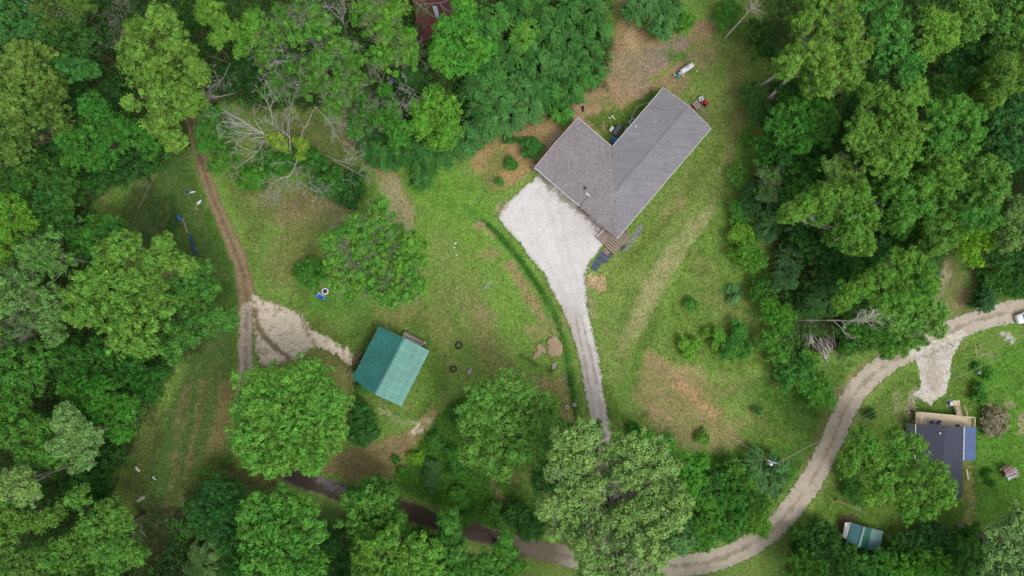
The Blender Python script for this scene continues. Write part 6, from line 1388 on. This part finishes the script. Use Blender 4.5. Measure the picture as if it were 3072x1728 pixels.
for a, c_, h_, lb in (([(2560, 260, 34), (2590, 230, 26)], (70, 118, 52), 12, 'mid green tree filling the gap between the tall yellow-green tree and the domed one'), ([(2770, 400, 36), (2760, 450, 34)], (78, 124, 50), 13, 'mid green tree in the gap between domed and lobed trees'),
        ([(2870, 500, 34), (2880, 560, 36)], (76, 124, 54), 12, 'mid green tree left of the round yellow-green right tree'), ([(2450, 500, 36), (2480, 540, 32)], (66, 112, 48), 11, 'green tree in the dark gap left of the pale twiggy tree'),
        ([(2640, 560, 34), (2620, 520, 30), (2640, 620, 36)], (84, 132, 56), 12, 'green tree between the tall pale-trunked tree and the domed tree'), ([(2740, 680, 36), (2700, 690, 30)], (80, 128, 54), 11, 'green tree in the gap above the large road-bend tree'),
        ([(2960, 150, 34), (2900, 130, 30)], (72, 116, 54), 13, 'mid green tree in the gap near the top right corner'), ([(2960, 380, 32), (2950, 440, 34)], (70, 120, 58), 13, 'mid green tree between the lobed tree and the blue-green one'),
        ([(2400, 260, 30), (2350, 280, 26)], (62, 108, 48), 7, 'low green tree under the tall yellow-green tree at the wood edge'), ([(2560, 800, 34), (2600, 820, 30)], (72, 122, 50), 9, 'low green tree left of the large road-bend tree')):
    T(lb, c_, h_, 'round', a)
# --- lower right
T('large green tree overlapping the charcoal roof of the small house', (116, 154, 60), 13, 'round', [(2560, 1350, 36), (2590, 1320, 40), (2540, 1390, 34), (2620, 1370, 45), (2680, 1310, 32), (2740, 1330, 32), (2690, 1360, 42), (2640, 1420, 48), (2700, 1410, 52), (2760, 1400, 45), (2800, 1420, 42), (2820, 1460, 40), (2760, 1470, 50), (2700, 1480, 48), (2640, 1470, 36), (2830, 1490, 30), (2720, 1530, 30), (2780, 1520, 34), (2600, 1490, 22)])
Sh('low bush under the left of the tree by the small house', (82, 134, 60), 3, [(2560, 1470, 30), (2580, 1490, 24), (2540, 1420, 24)])
for a, c_, h_, lb in (([(2443, 1600, 45), (2400, 1620, 40), (2480, 1610, 36)], (56, 100, 46), 4, 'dark bush left of the small teal shed'), ([(2500, 1655, 42), (2450, 1670, 45)], (62, 112, 54), 5, 'green bush below the left of the small teal shed'),
        ([(2400, 1700, 45), (2440, 1720, 42)], (98, 148, 54), 8, 'bright bush at the bottom edge left of the small teal shed'), ([(2540, 1690, 42), (2580, 1710, 42)], (74, 130, 58), 6, 'green bush at the bottom edge under the small teal shed'),
        ([(2650, 1680, 40), (2630, 1720, 42)], (70, 130, 50), 6, 'green bush at the lower right corner of the small teal shed'), ([(2781, 1600, 45), (2740, 1620, 40), (2820, 1610, 34)], (54, 92, 56), 4.5, 'dark grey-green bush below the lawn of the small house'),
        ([(2760, 1690, 45), (2710, 1700, 40), (2810, 1700, 40)], (96, 158, 48), 7, 'vivid green bush at the bottom edge, lower right'), ([(2900, 1610, 42), (2860, 1640, 40), (2940, 1640, 36)], (64, 114, 46), 4.5, 'green bush right of the dark grey-green one'),
        ([(2870, 1700, 45), (2930, 1710, 42)], (62, 108, 50), 6, 'green bush at the bottom edge right of the vivid one'), ([(2690, 1630, 30), (2700, 1660, 30)], (66, 108, 52), 4, 'small green bush right of the teal shed'),
        ([(2960, 1420, 14), (2972, 1450, 10)], (70, 128, 44), 1.0, 'weed clump left of the red coop'), ([(2930, 1100, 12), (2960, 1120, 20)], (80, 136, 52), 1.2, 'weed clump beside the pale blue crate'), ([(2935, 1190, 22), (2930, 1160, 18)], (72, 126, 44), 1.6, 'tall weed clump right of the pine stairs')):
    Sh(lb, c_, h_, a)
T('pale grey-green tree at the lower right corner', (138, 158, 108), 14, 'pale', [(3010, 1590, 42), (3050, 1560, 34), (3060, 1630, 45), (3000, 1650, 40), (3050, 1700, 45), (2980, 1710, 40)])
Sh('grey-brown leafless twiggy bush right of the small house', (146, 142, 114), 2.0, [(2980, 1250, 38), (2975, 1275, 34)], 'low', dens=1.2)

# --- bare trees
def bare(name, label, parts_, m__, seed, cat='dead tree'):
    fat = 1.5 if m__ is SNAGW else 1
    rg = random.Random(seed); p0 = parts_[0][0][0]; b = W(p0[0], p0[1], 0)
    t = thing(name, label, cat, b)
    for nm, (pts, rad, kids, depth, ln, spread) in zip(['trunk'] + ['limb'] * 20, [q for q in parts_]):
        m_ = MB(); P3 = [W(x, y, z) for x, y, z in pts]
        ln *= .8 if cat == 'dead tree' and m__ is not SNAGW else 1; rad *= .4 * fat; m_.tube(P3, [rad * (1 - .65 * i / (len(P3) - 1)) for i in range(len(P3))], 8, True)
        for k in range(kids):
            tt = rg.uniform(.3, 1) * (len(P3) - 1); i = min(int(tt), len(P3) - 2); q = P3[i].lerp(P3[i + 1], tt - i); d = (P3[i + 1] - P3[i]).normalized()
            a = rg.uniform(0, 6.283)
            branches(m_, q, d * .9 + Vector((math.cos(a), math.sin(a), rg.uniform(-.1, .2))) * spread, ln * rg.uniform(.6, 1.2), rad * .55, depth, rg, .6, 0, 4, .02, (1, 3) if depth > 2 else (2, 4))
        m_.build(nm, m__, t)
    return t
bare('dead_tree', 'largest bare grey dead tree with wide spreading limbs, left half of the pair', [
    ([(880, 470, 0), (876, 458, 4), (872, 450, 6)], .5, 0, 0, 1, 1),
    ([(872, 450, 5.5), (845, 440, 8), (815, 418, 11), (790, 400, 12.5), (755, 382, 13.5), (715, 352, 14)], .42, 12, 3, 4.0, .7),
    ([(815, 418, 10.5), (790, 425, 11), (775, 450, 11.5), (740, 485, 12)], .2, 8, 3, 2.8, .8),
    ([(872, 450, 6), (868, 410, 9), (820, 375, 11.5), (790, 355, 13)], .28, 9, 3, 3.2, .8),
    ([(820, 375, 11), (812, 330, 13), (800, 300, 14), (795, 275, 15)], .18, 7, 3, 2.8, .8),
    ([(872, 450, 6), (868, 400, 9), (865, 370, 11), (872, 320, 13)], .22, 8, 3, 3.0, .7),
    ([(790, 400, 12.5), (740, 400, 13), (700, 395, 13.5)], .2, 8, 3, 3.0, .7)], DEADWOOD, 3)
bare('dead_tree', 'bare dead tree right of the largest one, with limbs hanging to the lawn', [
    ([(905, 452, 0), (903, 450, 3), (902, 445, 5)], .42, 0, 0, 1, 1),
    ([(902, 450, 5), (890, 485, 7), (875, 520, 9), (850, 548, 10)], .34, 9, 3, 3.2, .8),
    ([(875, 520, 8.5), (840, 560, 9), (835, 590, 9.5)], .16, 8, 3, 2.6, .8),
    ([(885, 510, 8), (905, 550, 9), (950, 575, 9)], .14, 7, 3, 2.4, .8),
    ([(902, 445, 5), (905, 400, 8), (925, 365, 10), (945, 320, 12)], .26, 4, 2, 2.4, .8),
    ([(945, 320, 12), (975, 350, 11.5), (1005, 390, 11)], .12, 8, 2, 2.2, .8),
    ([(975, 465, 5), (1010, 480, 8), (1045, 492, 9), (1060, 470, 10), (1075, 450, 11)], .2, 8, 3, 2.4, .8),
    ([(1000, 480, 7.5), (1045, 505, 8.5), (1090, 530, 9)], .14, 7, 2, 2.2, .8),
    ([(925, 510, 5), (930, 545, 6.5), (960, 575, 7), (980, 610, 7)], .13, 5, 2, 2.0, .8)], DEADWOOD, 8)
bare('dead_tree', 'slim bare dead tree beside the grey hut roof', [
    ([(1168, 300, 0), (1172, 292, 4), (1180, 290, 6)], .3, 0, 0, 1, 1),
    ([(1180, 290, 6), (1200, 310, 8), (1215, 320, 9)], .16, 6, 2, 2.2, .8),
    ([(1185, 298, 6), (1182, 330, 8), (1210, 355, 9)], .2, 7, 3, 2.2, .8),
    ([(1188, 285, 6), (1205, 250, 9), (1235, 265, 10), (1258, 300, 11)], .14, 8, 3, 2.6, .8),
    ([(1170, 290, 6), (1150, 300, 7), (1128, 322, 8)], .1, 4, 2, 1.6, .8)], DEADWOOD, 12)
bare('dead_tree', 'broken bare limb tree left of the grey hut roof', [
    ([(1135, 262, 0), (1140, 255, 4), (1146, 246, 6)], .3, 0, 0, 1, 1),
    ([(1146, 248, 6), (1135, 262, 7), (1126, 272, 7.5)], .2, 2, 1, 1.2, .8),
    ([(1146, 246, 6), (1135, 222, 8), (1115, 200, 10)], .14, 7, 3, 2.2, .7),
    ([(1146, 246, 6), (1110, 245, 8), (1080, 240, 9)], .12, 6, 2, 2.0, .7),
    ([(1146, 246, 6), (1150, 230, 7), (1156, 215, 8)], .12, 1, 1, 1.0, .7)], DEADWOOD, 13)
bare('bare_snag', 'bare grey snag lying sideways in view above the brush pile', [
    ([(2392, 960, 0), (2440, 961, 5.2), (2482, 961, 10)], .3, 1, 1, 1.5, .7),
    ([(2482, 961, 10), (2520, 961, 13.5), (2560, 964, 17), (2590, 962, 19.5)], .24, 11, 2, 2.6, .42),
    ([(2500, 962, 11.5), (2525, 985, 12.5), (2545, 1020, 13)], .09, 3, 1, 1.5, .5)], SNAGW, 21)
bare('bare_snag', 'bleached bare snag leaning toward the top edge, right of the bare soil', [
    ([(2176, 112, 0), (2210, 75, 5), (2240, 42, 9.5), (2268, 12, 13), (2285, -20, 16)], .32, 12, 1, 2.2, .6)], SNAGW, 25)
for i, (pts, lb) in enumerate(((((2285, 257, 0), (2304, 236, 3.2), (2322, 222, 6)), 'pale trunk standing at the right wood edge, the upper of the two'),)):
    pass
for nm_, par, q_ in (('ivy', 'dead_tree', [(835, 425, 11.6, 1.1), (815, 415, 12.0, .9), (850, 440, 9, 1.0)]), ('ivy', 'dead_tree.001', [(905, 440, 6.5, 1.1), (893, 425, 7, .9), (900, 470, 6.5, .8)])):
    bb = bpy.data.objects[par]; o_ = WL[par]
    C, N_, v = crown([(*W(a, b2, c2).xy, c2, r2, r2 * .6) for a, b2, c2, r2 in q_], .8, .13); V, F = leaf_quads(C, N_, .13, .08)
    iv = link(nm_, np_mesh('ivy', V - np.array(o_), F, None, v), LEAF, bb); iv.color = (*S(128, 158, 60, 1.4), 1)
# visible grey limbs over the sparse upper group
for i, (p_, lb) in enumerate(((((960, 130, 0), (955, 90, 9), (930, 60, 12), (915, 20, 14)), 'bare grey tree among the sparse upper trees, at the top edge'),
        (((1045, 120, 0), (1040, 100, 8), (1030, 70, 12), (1015, 30, 14)), 'bare grey tree among the sparse upper trees, second from the barn'),
        (((870, 190, 0), (900, 185, 8), (870, 182, 11), (830, 186, 13)), 'bare grey tree with level twigs above the bare dead trees'),
        (((985, 200, 0), (975, 205, 8), (965, 235, 10), (940, 260, 11)), 'bare grey tree in the middle of the sparse upper trees'),
        (((700, 175, 0), (690, 190, 8), (672, 230, 10), (650, 260, 12)), 'thin bare tree by the brown path in the upper left woods'),
        (((720, 270, 0), (700, 280, 8), (660, 290, 10), (620, 290, 12)), 'thin bare tree just above the dirt lane start'),
        (((440, 1610, 0), (430, 1600, 5), (420, 1590, 7), (400, 1606, 9)), 'thin bare tree at the edge of the shaded track, lower left'),
        (((1195, 520 - 370, 0), (1215, 168, 8), (1240, 168, 9), (1262, 170, 9)), 'thin bare tree below the rusty barn'),
        (((1390, -20, 0), (1370, -10, 8), (1320, 10, 10), (1345, 60, 10)), 'bare limb crossing the rusty barn roof'))):
    bare('bare_tree', lb, [([p_[0], tuple(.5 * (np.array(p_[0]) + np.array(p_[1]))), p_[1]], .22, 0, 0, 1, 1), ([p_[1], p_[2], p_[3]], .16, 9 if i < 6 else 4, 3 if i < 6 else 2, 2.8, .7)], DEADWOOD, 40 + i)

# ============================================================ UNDERGROWTH AND TALL GRASS (countless: one object each)
def scatter(polys, dens, seed, avoid=None):
    rng = np.random.default_rng(seed); out = []
    for pl in polys:
        c = [W(*p) for p in pl]; x0, x1 = min(p.x for p in c), max(p.x for p in c); y0, y1 = min(p.y for p in c), max(p.y for p in c)
        n = int((x1 - x0) * (y1 - y0) * dens); x = rng.uniform(x0, x1, n); y = rng.uniform(y0, y1, n)
        X, Y = PIX(x, y); d = poly_sd(X, Y, pl) + 14 * fbm(X, Y, 26, 3); k = d < 0
        if avoid is not None: k &= avoid(X, Y)
        out.append(np.stack([x[k], y[k]], 1))
    return np.concatenate(out)
def no_road(X, Y):
    return ((np.hypot((X - 2455) / 1.2, Y - 1043) > 40) & (seg_dist(X, Y, [(2392, 960), (2500, 962)]) > 14) & (seg_dist(X, Y, [(2285, 257), (2330, 215)]) > 14) & (seg_dist(X, Y, [(2285, 314), (2350, 250)]) > 14) & (seg_dist(X, Y, [(2356, 691), (2430, 668)]) > 14) & (seg_dist(X, Y, ROAD[::4] + [ROAD[-1]]) > 36) & (poly_sd(X, Y, DRIVE) > 3) & (seg_dist(X, Y, LANE[::3] + [LANE[-1]]) > 30) & (seg_dist(X, Y, L2[::3] + [L2[-1]]) > 27) & (poly_sd(X, Y, SPUR) > 3) & (poly_sd(X, Y, TURN) > 3))
def clumps(name, P2, hmin, hmax, m, leaf, rgbs, label_kind='stuff', flat=.5, spread=.28, seed=1):
    rng = np.random.default_rng(seed); n = len(P2)
    if n == 0: return
    X, Y = PIX(P2[:, 0], P2[:, 1]); f = fbm(X, Y, 34, 4)
    h = hmin + (hmax - hmin) * np.clip(.5 + f + rng.normal(0, .25, n), 0, 1)
    k = np.repeat(np.arange(n), m)
    c = np.stack([P2[k, 0], P2[k, 1], h[k]], 1) + rng.normal(0, 1, (len(k), 3)) * np.array([spread, spread, spread * .45])
    c[:, 2] = np.clip(c[:, 2], .05, None)
    N_ = unit(np.array([0, 0, flat]) + rng.normal(0, .4, c.shape))
    V, F = leaf_quads(c, N_, leaf * rng.uniform(.6, 1.3, len(c)), leaf * .45)
    rg = np.array([S(*q, k=1.5) for q in rgbs]); w = np.clip((fbm(X, Y, 60, 6) * .9 + .5 + rng.normal(0, .22, n)) * (len(rgbs) - 1), 0, len(rgbs) - 1.001)
    i0 = w.astype(int); col = rg[i0] * (1 - (w - i0))[:, None] + rg[i0 + 1] * (w - i0)[:, None]
    v = np.clip(.5 + rng.normal(0, .16, n)[k] + rng.normal(0, .12, len(k)), 0, 1)
    o = link(name, np_mesh(name, V, F, col[k], v), LEAFC); setp(o, kind='stuff'); return o
clumps('forest_undergrowth', scatter(FORESTS, 2.6, 5, no_road), .3, 4.2, 10, .2, [(58, 98, 46), (72, 120, 54), (88, 140, 64), (68, 104, 52)], seed=2)
FIELD = [[(2290, 1130), (2560, 1080), (2480, 1260), (2420, 1400), (2300, 1380), (2240, 1300)], [(2150, 640), (2240, 600), (2310, 1100), (2240, 1130), (1990, 1080), (1910, 1030), (1960, 940), (2060, 770)]]
clumps('field_weeds', scatter(FIELD, 4.2, 6), .05, .7, 5, .13, [(132, 144, 84), (106, 142, 62), (84, 126, 48), (126, 160, 66)], seed=3, spread=.2)
SLOPE = [[(1350, 1200), (1400, 1180), (1500, 1420), (1640, 1520), (1620, 1610), (1400, 1540), (1180, 1440), (1250, 1350)], [(2060, 1400), (2200, 1400), (2400, 1380), (2360, 1480), (2250, 1600), (2060, 1650)], [(2290, 1150), (2420, 1190), (2480, 1260), (2400, 1240), (2300, 1220)]]
clumps('slope_greenery', scatter(SLOPE, 4.5, 7, no_road), .1, .9, 6, .15, [(56, 106, 34), (74, 132, 40), (96, 150, 48), (60, 108, 44)], seed=4, spread=.22)
RGRASS = [[(2925, 1080), (3140, 1000), (3140, 1600), (2940, 1600), (2918, 1400), (2935, 1200)], [(2880, 760), (3140, 740), (3140, 900), (2900, 930)]]
clumps('tall_grass', scatter(RGRASS, 3.6, 8, no_road), .05, .55, 5, .14, [(78, 134, 46), (104, 156, 54), (92, 142, 50), (120, 160, 62)], seed=5, spread=.2)
def band(pts, r, n_, s):
    rng = np.random.default_rng(s); out = []
    for (a, b) in zip(pts[:-1], pts[1:]):
        t = rng.random(n_); x = a[0] + (b[0] - a[0]) * t + rng.normal(0, r * .45, n_); y = a[1] + (b[1] - a[1]) * t + rng.normal(0, r * .45, n_); out.append(np.stack([x, y], 1))
    q = np.concatenate(out); c = [W(x, y) for x, y in q]; return np.array([[p.x, p.y] for p in c])
DIT = [(1410, 635), (1460, 670), (1530, 740), (1590, 820), (1660, 930), (1700, 1050), (1712, 1150), (1735, 1290)]
qd = band(DIT[1:], 8, 300, 3); Xd, Yd = PIX(qd[:, 0], qd[:, 1]); qd = qd[poly_sd(Xd, Yd, DRIVE) > -2]
clumps('ditch_grass', qd, .03, .22, 4, .11, [(60, 110, 40), (84, 138, 52), (110, 154, 66)], seed=6, spread=.16)
# ragged weeds along road and drive edges
def edge_weeds(name, pts, off, n_, s, closed=False):
    rng = np.random.default_rng(s); out = []
    pp = list(pts) + ([pts[0]] if closed else [])
    for a, b in zip(pp[:-1], pp[1:]):
        L_ = math.hypot(b[0] - a[0], b[1] - a[1]); m = int(L_ * n_); t = rng.random(m); nx, ny = -(b[1] - a[1]) / (L_ + 1e-6), (b[0] - a[0]) / (L_ + 1e-6)
        for sg in ((-1, 1) if off else (0,)):
            o_ = sg * (off + rng.normal(2, 3.5, m)) if off else rng.normal(0, 3, m)
            out.append(np.stack([a[0] + (b[0] - a[0]) * t + nx * o_, a[1] + (b[1] - a[1]) * t + ny * o_], 1))
    q = np.concatenate(out); c = [W(x, y) for x, y in q]
    clumps(name, np.array([[p.x, p.y] for p in c]), .03, .2, 3, .1, [(96, 120, 56), (80, 116, 44), (118, 128, 74)], seed=s, spread=.14)
edge_weeds('verge_grass', DRIVE[2:-4], 0, .5, 21)
edge_weeds('verge_grass', ROAD, 31, .3, 22)
edge_weeds('verge_grass', TURN, 0, .4, 23, True)

# low grass tufts over the open lawns, coloured like the turf they grow from
LAWNS = [[(590, 460), (760, 540), (1050, 400), (1300, 540), (1500, 520), (1560, 660), (1700, 960), (1760, 1300), (1640, 1450), (1350, 1560), (1180, 1450), (1000, 1430), (1060, 1240), (1040, 1120), (760, 880), (700, 700)],
         [(1760, 380), (1990, 230), (2130, 60), (2240, 110), (2240, 560), (2160, 640), (1900, 1020), (1940, 1200), (2300, 1130), (2560, 1080), (2480, 1330), (2300, 1420), (1960, 1340), (1820, 1330), (1770, 860), (1850, 740)],
         [(2640, 1180), (2930, 1010), (2930, 1560), (2560, 1560), (2420, 1560), (2560, 1280)],
         [(430, 560), (560, 440), (690, 700), (720, 880), (700, 1380), (560, 1440), (440, 1660), (360, 1400), (560, 1060), (560, 800)]]
q = scatter(LAWNS, 14, 31, no_road); Cg = P.C.reshape(gshape + (3,))
ix = np.clip(np.searchsorted(gx, q[:, 0]), 0, len(gx) - 1); iy = np.clip(np.searchsorted(gy, q[:, 1]), 0, len(gy) - 1); cc = Cg[ix, iy]
keep = RNG.random(len(q)) < np.where(cc[:, 0] > cc[:, 1] * 1.02, .12, np.clip((cc[:, 1] / (cc[:, 0] + .001) - .9) * 2.2, .25, 1)); q = q[keep]; cc = cc[keep]; n = len(q)
k = np.repeat(np.arange(n), 2); c = np.stack([q[k, 0], q[k, 1], RNG.uniform(.03, .1, len(k))], 1) + RNG.normal(0, .07, (len(k), 3)) * np.array([1, 1, .2])
V, F = leaf_quads(c, unit(np.array([0, 0, .6]) + RNG.normal(0, .4, c.shape)), .1 * RNG.uniform(.6, 1.4, len(c)), .05)
o = link('lawn_grass', np_mesh('lawn_grass', V, F, np.clip(cc[k] * np.array([1.0, 1.12, .9]) * 1.25, 0, 1), np.clip(.5 + RNG.normal(0, .2, len(k)), 0, 1)), LEAFC); setp(o, kind='stuff')

# the same woods going on past the picture's frame
bl = []; rng = np.random.default_rng(77)
for i in range(1500):
    x, y = rng.uniform(-620, 3700), rng.uniform(-520, 2300)
    if -75 < x < 3147 and -75 < y < 1803: continue
    if x > 3070 and 850 < y < 1640: continue
    t_ = rng.uniform(11, 19); r_ = rng.uniform(3.2, 5.4); c = W(x, y, t_ - 3)
    if abs(x - 1536) - r_ * 17 < 1545 and abs(y - 864) - r_ * 17 < 873: continue
    if all((c.x - q[0]) ** 2 + (c.y - q[1]) ** 2 > (.8 * (q[3] + r_)) ** 2 for q in bl): bl.append((c.x, c.y, c.z, r_, r_ * .9))
C, N_, v = crown(bl, dens=.5, leaf=.34, lobe=1.3)
V, F = leaf_quads(C, N_, .4 * RNG.uniform(.7, 1.3, len(C)), .26)
tone = fbm(C[:, 0], C[:, 1], 9, 2)[:, None] * .5 + .5
o = link('surrounding_woods', np_mesh('surrounding_woods', V, F, np.array([S(72, 120, 50, 1.42)]) * (1 - tone) + np.array([S(116, 146, 64, 1.42)]) * tone, v), LEAFC); setp(o, kind='stuff')

clumps('lawn_weeds', scatter(LAWNS, .3, 41, no_road), .04, .2, 10, .1, [(84, 128, 50), (118, 158, 62), (144, 158, 92), (70, 112, 44)], seed=42, spread=.22)
